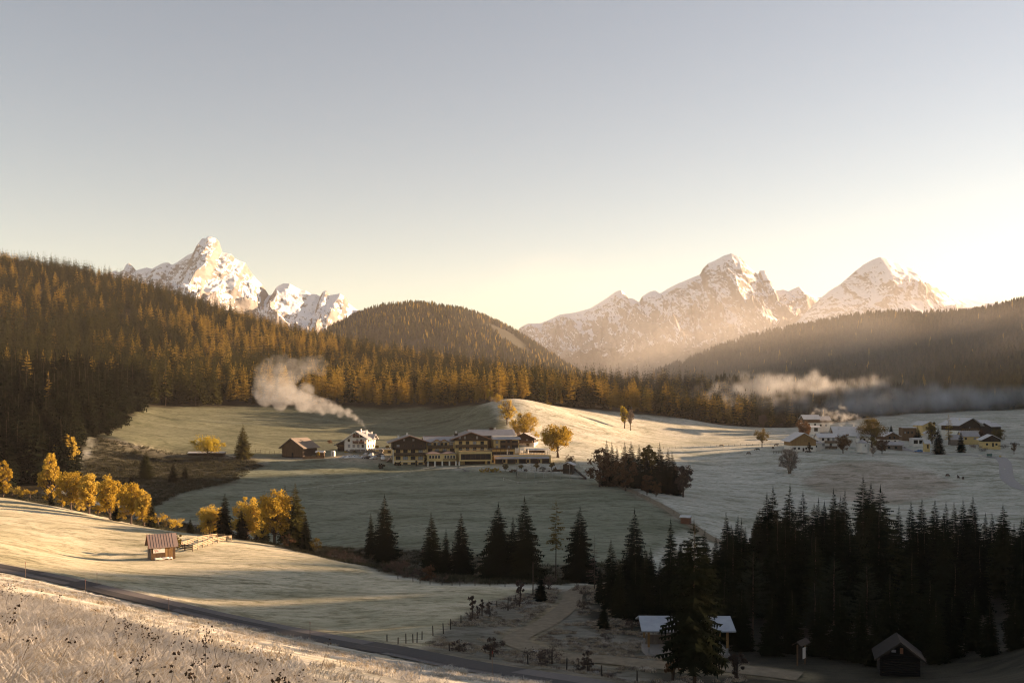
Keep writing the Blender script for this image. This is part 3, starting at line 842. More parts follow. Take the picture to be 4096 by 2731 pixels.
def tree_from(pair, name, label, cat, base, height, width=1.0, group=None, rz=None):
    e = empty(name, base, random.uniform(0, 6.28) if rz is None else rz, (height * width, height * width, height))
    tag(e, label, cat, group)
    inst('trunk', pair[0], e); inst('crown', pair[1], e)
    return e

def spruce(px, top, d, label, width=1.0, kind=0, base_row=None, group=None, src=None, name='spruce_tree', cat='spruce tree', sink=0.15):
    b_ = at(px, d)
    zt = -(top - H0) / F * d
    h = max(1.5, zt - b_.z)
    b_.z -= sink
    return tree_from((src or T_SPRUCE)[kind % len(src or T_SPRUCE)], name, label, cat, b_, h + sink, width, group)

BROAD = {}
def broad(px, top, d, wpx, label, mat=None, name='deciduous_tree', cat='tree', seed=0, group=None, sink=0.2, base_z=None, **kw):
    """broadleaf tree of its own: crown width wpx pixels"""
    mat = mat or m_gold
    b_ = at(px, d)
    if base_z is not None: b_.z = base_z
    h = -(top - H0) / F * d - b_.z
    wr = wpx / F * d / 2 / h
    e = empty(name, (b_.x, b_.y, b_.z - sink), random.uniform(0, 6.28), h + sink)
    wood, lv = broad_parts(seed, w=wr * 1.0, **kw)
    wood.build('trunk', m_bark_pale if mat in (m_twig,) else m_bark, e)
    link(bpy.data.objects.new('crown', tri_mesh('crown', lv, mat)), e)
    return tag(e, label, cat, group)

# ---- the wood at the lower right
WOOD = [(670.7, 518, 150, 1.0, 3), (634.5, 508, 152, 1.05, 0), (611, 538, 140, 1.0, 3), (726, 511, 190, 0.9, 1), (738, 515, 195, 0.95, 1), (767, 492, 150, 1.15, 2), (773, 486, 165, 1.0, 0), (790, 484, 160, 1.05, 1), (803, 490.5, 168, 1.0, 3), (818.5, 497, 185, 0.9, 1), (824, 503, 175, 0.9, 3), (833.6, 488, 180, 0.9, 0), (845, 489, 178, 0.85, 1), (863, 475, 160, 1.1, 0), (871, 482, 166, 1.0, 2), (880.5, 485, 150, 1.15, 2), (899, 505, 172, 0.9, 1), (911, 501, 185, 0.9, 0), (922, 498, 180, 1.0, 1), (935, 499, 176, 1.0, 0), (946, 501, 182, 0.9, 3), (954, 501, 186, 0.9, 1), (963, 499, 184, 0.9, 0), (973, 495, 170, 1.1, 1), (985.5, 512, 178, 0.9, 3), (992, 512, 172, 0.9, 1), (1003, 503, 150, 1.0, 2), (1014, 522, 160, 1.0, 1), (1022, 528, 140, 1.1, 0), (705, 528, 165, 1.0, 1), (716, 535, 175, 0.95, 0), (745, 533, 150, 1.1, 0), (754, 520, 172, 0.9, 3), (785, 520, 140, 1.15, 1), (812, 530, 150, 1.1, 0), (850, 520, 148, 1.15, 0), (893, 525, 150, 1.1, 1), (915, 530, 150, 1.1, 0), (938, 527, 152, 1.1, 1), (958, 530, 148, 1.1, 0), (980, 540, 140, 1.1, 1), (600, 565, 150, 0.9, 1), (645, 548, 140, 1.1, 1), (660, 560, 150, 1.0, 0), (620, 560, 135, 1.0, 0), (604, 596, 126, 1.1, 1), (1035, 515, 150, 1.1, 0), (1050, 520, 160, 1.1, 1), (1022, 560, 110, 1.0, 2)]
_rw = random.Random(31)
for _i in range(52):
    _p = _rw.uniform(630, 1060); _d = _rw.uniform(122, 215)
    _b = at(_p, _d); _h = _rw.uniform(12, 24)
    _t = max(H0 - (_b.z + _h) / _d * F, np.interp(_p, [630, 680, 720, 760, 860, 900, 1000, 1060], [545, 535, 522, 500, 487, 508, 507, 515]) + _rw.uniform(2, 18))
    WOOD.append((_p, _t, _d, _rw.uniform(0.9, 1.3), _rw.randrange(4)))
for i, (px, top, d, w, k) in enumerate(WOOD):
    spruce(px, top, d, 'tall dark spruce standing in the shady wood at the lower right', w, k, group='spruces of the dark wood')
FRONTWOOD = [(753, 548, 122, 1.0, 0, 1), (834, 552, 122, 1.0, 1, 1), (867, 561, 116, 1.05, 0, 1), (815, 577, 112, 1.05, 1, 1), (912, 549, 118, 0.95, 0, 0), (955, 558, 112, 1.0, 1, 0), (785, 560, 128, 1.0, 0, 0), (890, 570, 112, 1.0, 1, 0), (930, 575, 106, 1.1, 0, 0), (660, 585, 128, 1.0, 1, 0), (725, 560, 128, 1.0, 0, 0), (975, 585, 104, 1.0, 1, 0)]
FRONTWOOD += [(742, 585, 112, 1.1, 1, 0), (772, 592, 108, 1.1, 0, 0), (792, 588, 110, 1.1, 1, 0), (840, 590, 106, 1.15, 0, 0), (860, 596, 103, 1.1, 1, 0), (876, 602, 100, 1.1, 0, 0), (936, 596, 99, 1.1, 1, 0), (952, 592, 101, 1.1, 0, 0), (990, 600, 98, 1.1, 1, 0), (1015, 596, 98, 1.1, 0, 0), (820, 598, 108, 1.1, 0, 0), (705, 572, 122, 1.1, 0, 0), (724, 580, 118, 1.1, 1, 0)]
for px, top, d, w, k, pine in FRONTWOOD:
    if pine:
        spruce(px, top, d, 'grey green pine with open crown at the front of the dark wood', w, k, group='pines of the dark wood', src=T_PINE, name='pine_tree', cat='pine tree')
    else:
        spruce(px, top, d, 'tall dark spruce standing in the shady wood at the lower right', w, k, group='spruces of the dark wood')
spruce(694, 520, 84, 'large spruce with bare lower trunk in front of the open shelter', 0.9, 0, src=T_SPARSE)
# ---- along the brook
for px, top, d, w, k, lb in ((384.5, 493.6, 226, 1.15, 0, 'tall spruce with sunlit tip beside a smaller one by the brook'), (370.7, 512, 230, 0.95, 3, 'slim spruce close against a taller one by the brook'),
        (431, 511.6, 206, 1.2, 1, 'broad dark spruce, first of three by the brook'), (446, 527.5, 205, 0.9, 3, 'small spruce between two taller ones by the brook'), (461, 511.6, 204, 1.1, 0, 'dark spruce right of a small one by the brook'),
        (498.5, 502, 186, 1.25, 2, 'wide spruce with tiered branches on the left of a dense trio'), (513, 515, 184, 1.0, 3, 'shorter spruce wedged between two tall ones above the field edge'), (524.5, 496, 183, 1.15, 0, 'tallest spruce of the dense trio at the field edge'),
        (580, 505, 184, 1.05, 2, 'lone spruce standing right of the tall larch'), (541, 572, 150, 1.35, 1, 'small dense spruce at the corner of the frosted field beside the track'), (593, 552, 178, 0.9, 1, 'low spruce behind the bend of the farm track')):
    spruce(px, top, d, lb, w, k)
spruce(556, 500, 186, 'tall thin larch with sparse yellowish crown and long bare stem', 0.9, 0, src=[(T_LARCH[2][0], tri_mesh('crown', conifer_crown(401, 26, 5, 5, radius=0.12, z0=0.42, droop=0.25, gaps=0.15, power=0.45, rag=0.5), m_olive))], name='larch_tree', cat='larch')
spruce(594.5, 534, 168, 'leafless thin conifer between two dark spruces', 0.9, 0, src=[(trunk_mesh('trunk', 0.010, 0.97, m_bark, 77), tri_mesh('crown', conifer_crown(402, 26, 5, 6, radius=0.16, z0=0.15, droop=0.2, gaps=0.2, curtain=False, rag=0.5)[::2], m_dusk))], name='bare_conifer', cat='tree')

# ---- golden trees along the upper edge of the hut field
for i, (px, top, d, w, lb, mt, z0) in enumerate(((3, 458, 300, 15, 'golden tree cut by the left picture edge', m_gold, 0.15), (66, 434, 365, 22, 'round copper tree with sunlit top against the dark forest', m_gold, 0.2),
        (71, 470, 268, 29, 'golden tree second in the row above the hut field', m_gold, 0.12), (89, 470, 266, 20, 'slim pale golden tree third in the row above the hut field', m_gold, 0.15), (110, 473, 257, 24, 'golden tree fourth in the row above the hut field', m_gold, 0.15), (131, 481, 250, 25, 'broad golden tree near the right end of the row', m_gold, 0.12), (144, 488, 248, 16, 'golden tree at the right end of the row', m_gold, 0.12),
        (210, 501, 234, 23, 'low bushy golden tree beginning the second group', m_gold, 0.05), (247, 495, 232, 31, 'golden tree between dark spruces in the second group', m_gold, 0.08), (274.5, 488, 228, 35, 'largest golden tree of the second group', m_gold, 0.12))):
    broad(px, top, d, w, lb, mt, seed=500 + i, z0=z0, clumps=95, leaves=90, size=0.030)
broad(50, 446, 290, 19, 'tall golden larch leading the row above the hut field', m_gold, name='larch_tree', cat='larch', seed=498, z0=0.04, clumps=80, leaves=90, size=0.028, egg=0.9)
for px, top, d, w, k, lb, hs in ((43, 433, 355, 1.2, 0, 'sunlit spruce behind the golden larch', 1), (51, 490, 272, 1.3, 1, 'small dark spruce at the foot of the golden larch', 0), (116, 500, 252, 1.3, 0, 'little dark spruce between golden trees of the row', 0), (152, 496, 244, 1.1, 1, 'narrow dark spruce ending the row above the hut field', 0), (190, 517, 236, 1.4, 1, 'tiny spruce alone between the two groups of golden trees', 0),
        (225, 492, 232, 1.15, 0, 'dark spruce left of the golden trees in the second group', 0), (241, 507, 228, 1.25, 1, 'dark spruce in front of a golden tree', 0), (285, 484, 232, 0.9, 3, 'sunlit slim spruce behind the largest golden tree', 1), (295, 481.5, 228, 1.05, 0, 'tallest sunlit spruce of the second group', 1), (305, 512, 220, 1.3, 1, 'dark cone shaped spruce ending the second group', 0), (262, 497, 240, 1.0, 1, 'dark spruce showing between two golden trees', 0),
        (243, 423, 428, 1.35, 0, 'sunlit spruce standing alone beside the wooden barn', 1), (146, 449, 372, 1.35, 0, 'spruce with lit top on the rough pasture', 1), (173, 461, 368, 1.4, 1, 'dark low spruce on the rough pasture', 0), (185, 464, 378, 1.4, 0, 'small dark spruce at the upper edge of the rough pasture', 0), (131, 474, 352, 1.5, 1, 'small dark spruce low on the rough pasture', 0)):
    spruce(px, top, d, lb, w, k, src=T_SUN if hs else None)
broad(208, 434, 424, 34, 'rounded yellow tree beside the low shed on the farm drive', m_yellow, seed=521, z0=0.25, clumps=46, leaves=110, size=0.036)
# ---- around the hotel and on the lit meadow
for i, (px, top, d, w, lb, mt, kw) in enumerate(((507, 399, 522, 18, 'thin leaved golden tree on the meadow edge above the hotel', m_gold, dict(z0=0.12, leaves=80, bare=True)), (525, 411, 482, 25, 'broad many stemmed golden tree rising right behind the hotel', m_gold, dict(z0=0.06, stems=4, leaves=110, bare=True, clumps=75)),
        (556.5, 424, 446, 29, 'large golden tree beside the hotel terrace', m_gold, dict(z0=0.18, stems=2, leaves=130, clumps=85, size=0.036)), (570, 453, 425, 10, 'small orange tree above the hut by the ball court', m_brown, dict(z0=0.15, leaves=50)), (494, 396, 575, 9, 'small pink tinged bare tree at the corner of the forest', m_twig, dict(z0=0.15, leaves=50)),
        (624.5, 403, 600, 8.5, 'slender yellow birch of a pair on the pale meadow', m_yellow, dict(z0=0.12, leaves=70)), (630.6, 408, 598, 7, 'bare pale tree of a pair on the pale meadow', m_twig, dict(z0=0.3, leaves=35, bare=True)), (763, 413, 650, 9, 'small grey lollipop shaped tree at the far meadow edge', m_dusk, dict(z0=0.4, leaves=70)),
        (762, 428, 540, 15, 'green brown tree with open crown on the meadow near cows', m_olive, dict(z0=0.3, leaves=80)), (789, 446, 446, 20, 'egg shaped bare tree with frosted twigs below the wooden barn', m_twig, dict(z0=0.02, leaves=150, stems=5, clumps=60, size=0.02, bare=True)), (873, 446, 498, 7, 'tiny bare tree on the slope below the chapel', m_twig, dict(z0=0.35, leaves=25, bare=True)),
        (803, 418, 570, 15, 'brown leaved tree behind the wooden barn', m_brown, dict(z0=0.2, leaves=110)), (843, 432, 508, 16, 'dark brown round tree in front of the white farmhouse', m_brown, dict(z0=0.15, leaves=120)), (872, 417, 545, 27, 'huge olive brown tree at the end of the long roofed house', m_olive, dict(z0=0.05, leaves=140, clumps=56)), (882, 437, 512, 12, 'dark bushy tree right of the chapel', m_brown, dict(z0=0.1, leaves=120)),
        (932, 420, 580, 11, 'yellow brown tree among the houses of the hamlet', m_olive, dict(z0=0.1, leaves=90)), (980, 427, 600, 7, 'small rusty tree beside a yellow walled house', m_brown, dict(z0=0.1, leaves=80)), (998, 427, 590, 15, 'leafy olive tree behind the dark gabled chalet', m_olive, dict(z0=0.15, leaves=90)), (1014, 442, 530, 5, 'thin rusty sapling at the roadside in the hamlet', m_brown, dict(z0=0.2, leaves=40)),
        (501, 404, 560, 7, 'small golden bush tree on the meadow edge', m_gold, dict(z0=0.05, leaves=60)), (514, 417, 505, 9, 'golden bush between the two trees above the hotel', m_gold, dict(z0=0.03, leaves=70)), (535, 430, 468, 9, 'golden bush right of the many stemmed tree', m_gold, dict(z0=0.03, leaves=70)), (518, 424, 490, 8, 'orange bush at the foot of the many stemmed tree', m_brown, dict(z0=0.03, leaves=70)), (498, 393, 572, 11, 'golden tree highest on the meadow edge above the hotel', m_gold, dict(z0=0.05, leaves=80)), (490, 388, 592, 7, 'pale yellow tree in front of the bright yellow larch', m_yellow, dict(z0=0.1, leaves=80)), (549, 402, 605, 5.5, 'little green fruit tree on the far bright meadow', m_yellow, dict(z0=0.25, leaves=50)), (545, 404.5, 606, 4, 'little bare fruit tree on the far bright meadow', m_twig, dict(z0=0.3, leaves=25)))):
    broad(px, top, d, w, lb, mt, seed=540 + i, **kw)
spruce(485, 380, 598, 'bright yellow larch at the corner of the forest', 1.5, 1, src=T_LARCH, name='larch_tree', cat='larch')
for px, top, d, w, k, lb, src, nm in ((938, 425.7, 528, 1.3, 1, 'big dark spruce in the middle of the hamlet', None, 'spruce_tree'), (948.5, 414, 575, 1.2, 0, 'tall brownish larch between the houses of the hamlet', T_LARCH, 'larch_tree'), (961, 430, 540, 1.2, 1, 'dark pointed spruce beside a grey roofed house', None, 'spruce_tree'), (917.5, 425, 575, 1.3, 0, 'dark spruce left of the yellow brown tree in the hamlet', None, 'spruce_tree'), (891, 424, 640, 1.4, 1, 'dark round conifer behind the brown chalet', None, 'spruce_tree')):
    spruce(px, top, d, lb, w, k, src=src, name=nm, cat='larch' if nm[0] == 'l' else 'spruce tree')
# ---- the copse below the hotel
for px, top, d, w, k in ((606.6, 439.5, 372, 0.9, 0), (611.7, 441, 374, 0.9, 1), (617, 445, 370, 1.0, 3), (624.7, 441, 372, 1.0, 0), (631, 440.6, 368, 1.05, 2), (639, 443.5, 366, 1.0, 1), (659.6, 442, 362, 1.0, 0), (668, 447, 360, 1.0, 1), (672, 451, 356, 1.1, 0), (646, 452, 358, 1.1, 1), (664, 459, 352, 1.2, 0), (653, 465, 350, 1.2, 1), (676, 462, 350, 1.1, 1)):
    spruce(px, top, d, 'dark spruce in the small copse below the hotel', w, k, group='spruces of the copse')
for i, (px, top, d, w, lb, mt) in enumerate(((599.5, 446, 366, 24, 'brown and gold tree on the left side of the copse', m_brown), (650, 440, 368, 17, 'tree with orange crown at the back of the copse', m_olive), (625.5, 453, 352, 23, 'wide reddish brown tree at the front of the copse', m_brown), (647, 473, 338, 12, 'small brown tree in the hollow before the copse', m_brown), (656, 480, 334, 11, 'smaller orange brown tree in the hollow before the copse', m_brown), (683, 458, 346, 17, 'grey brown tree on the right side of the copse', m_dusk))):
    broad(px, top, d, w, lb, mt, seed=580 + i, z0=0.1, clumps=44, leaves=110, size=0.032)

# ---- forest on the hills
def scatter(poly, n, seed, weight=None, jit=0):
    r = np.random.default_rng(seed)
    x0, y0 = poly.min(0); x1, y1 = poly.max(0)
    X = r.uniform(x0, x1, n); Y = r.uniform(y0, y1, n)
    m = inside(poly, X, Y)
    if weight is not None: m &= r.random(n) < weight(X, Y)
    return X[m], Y[m]
def in_view(X, Y, pad=60):
    return np.abs(X) < 0.515 * Y + pad
FX, FY = scatter(Z_FOREST_L, 150000, 5, lambda x, y: np.clip(520.0 / np.maximum(y, 300), 0.42, 1.0) * (np.abs(x) < 0.56 * y + 80) * (fbm(x / 60, y / 60, 2, 77) > -0.75))
FZ = H(FX, FY)
PX = CX + FX / FY * F
# the nearest rank along the meadows, tree by tree
order = np.argsort(FY)
skyline = {}
pick = []
n_sp = n_la = 0
for i in order:
    p = PX[i]
    if p < -6 or p > 800: continue
    b_ = int(p // 4)
    top_row = H0 - (FZ[i] + 24) / FY[i] * F
    if top_row < skyline.get(b_, 999) - 1.0 and FY[i] < 1000:
        pick.append(i); skyline[b_] = top_row
    if len(pick) >= 330: break
pick = set(pick)
yellow_noise = fbm(FX / 70, FY / 70, 2, 91) + np.random.default_rng(3).normal(size=len(FX)) * 0.35
rest = []
rr_ = random.Random(4)
for i in range(len(FX)):
    shade_toned = PX[i] < 150 and FY[i] < 640  # left trees get darker needles in place of shade
    larch = yellow_noise[i] > (0.95 if shade_toned else 0.27 if FY[i] > 760 or PX[i] < 200 else (-0.15 if 300 < PX[i] < 640 else 0.25))
    if i in pick and (n_la < 95 if larch else n_sp < 140):
        hh = rr_.uniform(18, 32) * (1 - 0.25 * (FY[i] < 420)); k = rr_.randrange(4)
        if larch:
            n_la += 1
            tree_from(T_LARCH[k % 3], 'larch_tree', 'golden larch at the lower edge of the hillside forest', 'larch', (FX[i], FY[i], FZ[i] - 0.3), hh, rr_.uniform(0.9, 1.3), 'larches along the forest edge', rr_.uniform(0, 6))
        else:
            n_sp += 1
            tree_from(T_SPRUCE[k] if shade_toned else T_HILLSPRUCE[k], 'spruce_tree', 'spruce at the lower edge of the hillside forest', 'spruce tree', (FX[i], FY[i], FZ[i] - 0.3), hh, rr_.uniform(0.9, 1.25), 'spruces along the forest edge', rr_.uniform(0, 6))
    else:
        rest.append((FX[i], FY[i], FZ[i] - 0.4, (rr_.uniform(14, 30) if rr_.random() < 0.8 else rr_.uniform(8, 14)) * (0.85 if larch else 1), 1 if larch else 0, shade_toned))

def forest(name, label, pts, protos):
    """one mass of far trees: points that carry copies of a few crowns"""
    pts = np.array(pts)
    me = bpy.data.meshes.new(name)
    me.vertices.add(len(pts)); me.vertices.foreach_set('co', pts[:, :3].astype(np.float32).ravel())
    r = np.random.default_rng(len(pts))
    def attr(nm, tp, val):
        a = me.attributes.new(nm, tp, 'POINT'); a.data.foreach_set('value', val)
    attr('tall', 'FLOAT', pts[:, 3].astype(np.float32))
    attr('wide', 'FLOAT', (pts[:, 3] * r.uniform(0.95, 1.45, len(pts))).astype(np.float32))
    nsp = sum(1 for p in protos if not p.name.startswith('far_larch'))
    attr('which', 'INT', np.where(pts[:, 4] > 0, nsp + r.integers(0, max(1, len(protos) - nsp), len(pts)), r.integers(0, nsp, len(pts))).astype(np.int32))
    attr('turn', 'FLOAT', r.uniform(0, 6.28, len(pts)).astype(np.float32))
    c = bpy.data.collections.new(name + '_kinds')
    for i, p in enumerate(protos):
        o = bpy.data.objects.new('%s_%02d' % (name, i), p); c.objects.link(o)
    ng = bpy.data.node_groups.new(name, 'GeometryNodeTree')
    ng.interface.new_socket('Geometry', in_out='INPUT', socket_type='NodeSocketGeometry')
    ng.interface.new_socket('Geometry', in_out='OUTPUT', socket_type='NodeSocketGeometry')
    N, Lk = ng.nodes, ng.links
    gi, go = N.new('NodeGroupInput'), N.new('NodeGroupOutput')
    ip = N.new('GeometryNodeInstanceOnPoints'); ci = N.new('GeometryNodeCollectionInfo')
    ci.inputs[0].default_value = c; ci.inputs[1].default_value = True; ci.inputs[2].default_value = True
    def named(nm, tp):
        q = N.new('GeometryNodeInputNamedAttribute'); q.data_type = tp; q.inputs[0].default_value = nm
        return q.outputs[0]
    tall, wide, turn = named('tall', 'FLOAT'), named('wide', 'FLOAT'), named('turn', 'FLOAT')
    cs = N.new('ShaderNodeCombineXYZ'); Lk.new(wide, cs.inputs[0]); Lk.new(wide, cs.inputs[1]); Lk.new(tall, cs.inputs[2])
    rt = N.new('ShaderNodeCombineXYZ'); Lk.new(turn, rt.inputs[2])
    Lk.new(gi.outputs[0], ip.inputs['Points']); Lk.new(ci.outputs[0], ip.inputs['Instance'])
    ip.inputs['Pick Instance'].default_value = True
    Lk.new(named('which', 'INT'), ip.inputs['Instance Index'])
    Lk.new(rt.outputs[0], ip.inputs['Rotation']); Lk.new(cs.outputs[0], ip.inputs['Scale'])
    Lk.new(ip.outputs[0], go.inputs[0])
    o = link(bpy.data.objects.new(name, me))
    md = o.modifiers.new('trees', 'NODES'); md.node_group = ng
    return tag(o, label, kind='stuff')
MIDP = [p[1] for p in T_HILLSPRUCE]
_midl = []
for p in T_LARCH:
    q = p[1].copy(); q.name = 'far_larch_mid'; _midl.append(q)
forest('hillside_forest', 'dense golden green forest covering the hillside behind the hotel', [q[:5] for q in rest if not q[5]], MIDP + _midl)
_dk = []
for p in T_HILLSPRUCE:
    q = p[1].copy(); q.materials.clear(); q.materials.append(m_spruce); _dk.append(q)  # hill spruces recoloured near-black to imitate shade
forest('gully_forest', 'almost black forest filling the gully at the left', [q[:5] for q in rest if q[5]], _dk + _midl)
RX, RY = scatter(Z_FOREST_R, 130000, 6, lambda x, y: np.clip(700.0 / np.maximum(y, 500), 0.35, 1.0) * (np.abs(x) < 0.57 * y + 120))
r_ = np.random.default_rng(8)
forest('shaded_forest', 'dark forest covering the hazy hillside on the right', np.column_stack([RX, RY, H(RX, RY) - 0.4, r_.uniform(9, 27, len(RX)), (r_.random(len(RX)) < 0.015)]), T_FAR)
HX = r_.uniform(_hx[0], _hx[-1], 26000); HY = r_.uniform(HILL_D - 640, HILL_D + 100, 26000)
HZ = hill_z(HX, HY)
ok = (HZ > -40) & (fbm(HX / 120, HY / 120, 3, 66) > -0.42)
forest('far_hill_forest', 'fine textured forest on the rounded far hill', np.column_stack([HX, HY, HZ - 1, r_.uniform(7, 21, len(HX)), (r_.random(len(HX)) < 0.12)])[ok], T_FAR)
# unseen trees added on the shading ridge, thinned to dapple the near slope
QU = r_.uniform(-120, 1550, 8200); QL = r_.normal(0, 70, 8200)
QLr = np.maximum(460, 1.16 * QU + 205) + QL
QX, QY = QLr * CA - QU * SA, QLr * SA + QU * CA
ok = (QX > 0.56 * np.maximum(QY, 0) + 90) & ((QU > 160) | (r_.random(len(QU)) < 0.2))
forest('ridge_forest', 'unseen spruces added on the ridge to the right to shade the valley', np.column_stack([QX, QY, H(QX, QY) - 0.4, r_.uniform(14, 24, len(QX)), np.zeros(len(QX))])[ok], T_FAR)
print('forest', len(rest), len(RX), n_sp, n_la)
# ------------------------------------------------------------------ building materials
m_yel = plain('yellow_plaster', (0.66, 0.47, 0.22), (0.56, 0.39, 0.17), 0.6, 0.9, bump=0.05)
m_white = plain('white_plaster', (0.72, 0.68, 0.62), (0.60, 0.56, 0.51), 0.6, 0.9, bump=0.05)
m_trim = plain('white_trim', (0.75, 0.70, 0.62), (0.66, 0.61, 0.54), 1.0, 0.7)
m_dark = plain('dark_timber', (0.052, 0.032, 0.022), (0.028, 0.018, 0.013), 1.6, 0.8, bump=0.3, stretch=(4, 4, 0.4))
m_timber = plain('brown_timber', (0.17, 0.095, 0.05), (0.085, 0.048, 0.027), 1.2, 0.85, bump=0.3, stretch=(4, 4, 0.35))
m_honey = plain('honey_timber', (0.36, 0.21, 0.09), (0.22, 0.12, 0.05), 1.2, 0.85, bump=0.3, stretch=(4, 4, 0.35))
m_greywood = plain('weathered_wood', (0.23, 0.185, 0.15), (0.13, 0.10, 0.08), 1.5, 0.9, bump=0.3, stretch=(3, 3, 0.5))
m_palewood = plain('pale_wood', (0.34, 0.25, 0.165), (0.25, 0.18, 0.12), 1.5, 0.85, bump=0.2, stretch=(0.6, 3, 3))
m_metal = plain('frosted_sheet_roof', (0.40, 0.375, 0.37), (0.30, 0.275, 0.27), 0.5, 0.55, 0.15)
m_frost = plain('frosted_shingle_roof', (0.58, 0.56, 0.55), (0.47, 0.45, 0.44), 0.7, 0.8)
m_redmetal = plain('reddish_sheet_roof', (0.27, 0.20, 0.18), (0.21, 0.15, 0.135), 0.5, 0.6, 0.1)
m_copper = plain('copper_edging', (0.30, 0.13, 0.075), (0.22, 0.10, 0.06), 1.0, 0.5, 0.2)
m_stone = plain('rubble_stone', (0.24, 0.21, 0.185), (0.12, 0.105, 0.09), 1.3, 0.95, bump=0.6)
m_conc = plain('concrete', (0.34, 0.31, 0.285), (0.26, 0.235, 0.215), 0.7, 0.9)
m_glass = plain('dark_window_glass', (0.030, 0.032, 0.036), (0.018, 0.019, 0.022), 0.8, 0.07, spec=0.6)
m_curtain = plain('sky_pale_window_glass', (0.34, 0.36, 0.38), (0.24, 0.25, 0.27), 0.9, 0.12, spec=0.6)  # pale tone stands in for sky reflected in some panes
m_black = plain('shade_black', (0.018, 0.014, 0.012), (0.010, 0.008, 0.007), 0.6, 0.9)  # near-black, also standing in for shade inside openings and on the log hut
m_steel = plain('galvanised_steel', (0.42, 0.41, 0.40), (0.32, 0.31, 0.30), 3.0, 0.45, 0.7)
m_canvas = plain('white_canvas', (0.74, 0.69, 0.62), (0.62, 0.57, 0.51), 1.2, 0.9)
m_red = plain('red_paint', (0.40, 0.05, 0.03), (0.30, 0.035, 0.02), 1.0, 0.6)
m_flower = plain('flower_boxes', (0.34, 0.10, 0.06), (0.14, 0.07, 0.04), 6.0, 0.9)
m_green = plain('green_paint', (0.05, 0.14, 0.12), (0.035, 0.10, 0.085), 1.0, 0.6)

_wcache = {}
def win_meshes(w, h, arch, frame_m):
    key = (round(w, 2), round(h, 2), arch, frame_m.name)
    if key in _wcache: return _wcache[key]
    t = 0.09
    f, p, p2 = MB(), MB(), MB()
    if arch:
        n = 7; r = w / 2; zc = h - r
        out_ = [(-r - t, 0), (-r - t, zc)] + [(-(r + t) * math.cos(math.pi * i / n), zc + (r + t) * math.sin(math.pi * i / n)) for i in range(1, n)] + [(r + t, zc), (r + t, 0)]
        inn = [(-r, 0), (-r, zc)] + [(-r * math.cos(math.pi * i / n), zc + r * math.sin(math.pi * i / n)) for i in range(1, n)] + [(r, zc), (r, 0)]
        for i in range(len(out_) - 1):
            f.prism([out_[i], out_[i + 1], inn[i + 1], inn[i]], -0.07, 0.02)
        p.prism(inn, -0.03, 0.02)
    else:
        f.box(-w / 2 - t, w / 2 + t, -0.07, 0.02, -t, 0); f.box(-w / 2 - t, w / 2 + t, -0.07, 0.02, h, h + t)
        f.box(-w / 2 - t, -w / 2, -0.07, 0.02, 0, h); f.box(w / 2, w / 2 + t, -0.07, 0.02, 0, h)
        f.box(-0.035, 0.035, -0.055, 0.02, 0, h)
        p.box(-w / 2, -0.035, -0.03, 0.02, 0, h); p.box(0.035, w / 2, -0.03, 0.02, 0, h)
    _wcache[key] = (f.mesh('window', frame_m), p.mesh('pane', m_glass), p.mesh('pane', m_curtain))
    return _wcache[key]
_wr = random.Random(12)
def window(parent, x, y, z, w, h, rz=0.0, arch=False, frame=None, pale=0.3):
    a, b_, c = win_meshes(w, h, arch, frame or m_dark)
    o = inst('window', a, parent, (x, y, z), rz)
    inst('pane', c if _wr.random() < pale else b_, o)
    return o

def roof_gable(parent, x0, x1, y0, y1, ze, zr, mat, over=0.9, thick=0.22, xm=None, ridge_axis='y', edge=None, seam=0.0, front=None, zel=None, zer=None, name='roof'):
    """two pitched slabs with verge boards; the eaves may lie at different heights"""
    mb = MB()
    if ridge_axis == 'y':
        a0, a1, b0, b1 = x0, x1, y0, y1
    else:
        a0, a1, b0, b1 = y0, y1, x0, x1
    am = (a0 + a1) / 2 if xm is None else xm
    zl, zr_ = (ze if zel is None else zel), (ze if zer is None else zer)
    fo = over if front is None else front
    sl, sr = (zr - zl) / (am - a0), (zr - zr_) / (a1 - am)
    L_, R_ = (a0 - over, zl - over * sl), (a1 + over, zr_ - over * sr)
    M_ = (am, zr)
    ax = 'y' if ridge_axis == 'y' else 'x'
    mb.prism([L_, (L_[0], L_[1] + thick), (M_[0], M_[1] + thick), M_], b0 - fo, b1 + over, ax)
    mb.prism([M_, (M_[0], M_[1] + thick), (R_[0], R_[1] + thick), R_], b0 - fo, b1 + over, ax)
    if seam:
        n = int((b1 - b0 + fo + over) / seam)
        for i in range(1, n):
            t = b0 - fo + i * seam
            for (p, q) in ((L_, M_), (M_, R_)):
                mb.prism([(p[0], p[1] + thick - 0.002), (p[0], p[1] + thick + 0.06), (q[0], q[1] + thick + 0.06), (q[0], q[1] + thick - 0.002)], t - 0.03, t + 0.03, ax)
    o = mb.build(name, mat, parent)
    if edge is not None:
        eb = MB()
        for tt in (b0 - fo - 0.06,):
            eb.prism([(L_[0], L_[1] - 0.06), (L_[0], L_[1] + thick + 0.03), (M_[0], M_[1] + thick + 0.03), (M_[0], M_[1] - 0.12)], tt, tt + 0.055, ax)
            eb.prism([(M_[0], M_[1] - 0.12), (M_[0], M_[1] + thick + 0.03), (R_[0], R_[1] + thick + 0.03), (R_[0], R_[1] - 0.06)], tt, tt + 0.055, ax)
        eb.build('verge_board', edge, o)
    return o

def gable_wall(parent, name, x0, x1, y0, y1, z0, ze, zr, mat, xm=None, zel=None, zer=None):
    mb = MB(); xm = (x0 + x1) / 2 if xm is None else xm
    zl, zr2 = (ze if zel is None else zel), (ze if zer is None else zer)
    mb.prism([(x0, z0), (x1, z0), (x1, zr2), (xm, zr), (x0, zl)], y0, y1)
    return mb.build(name, mat, parent)

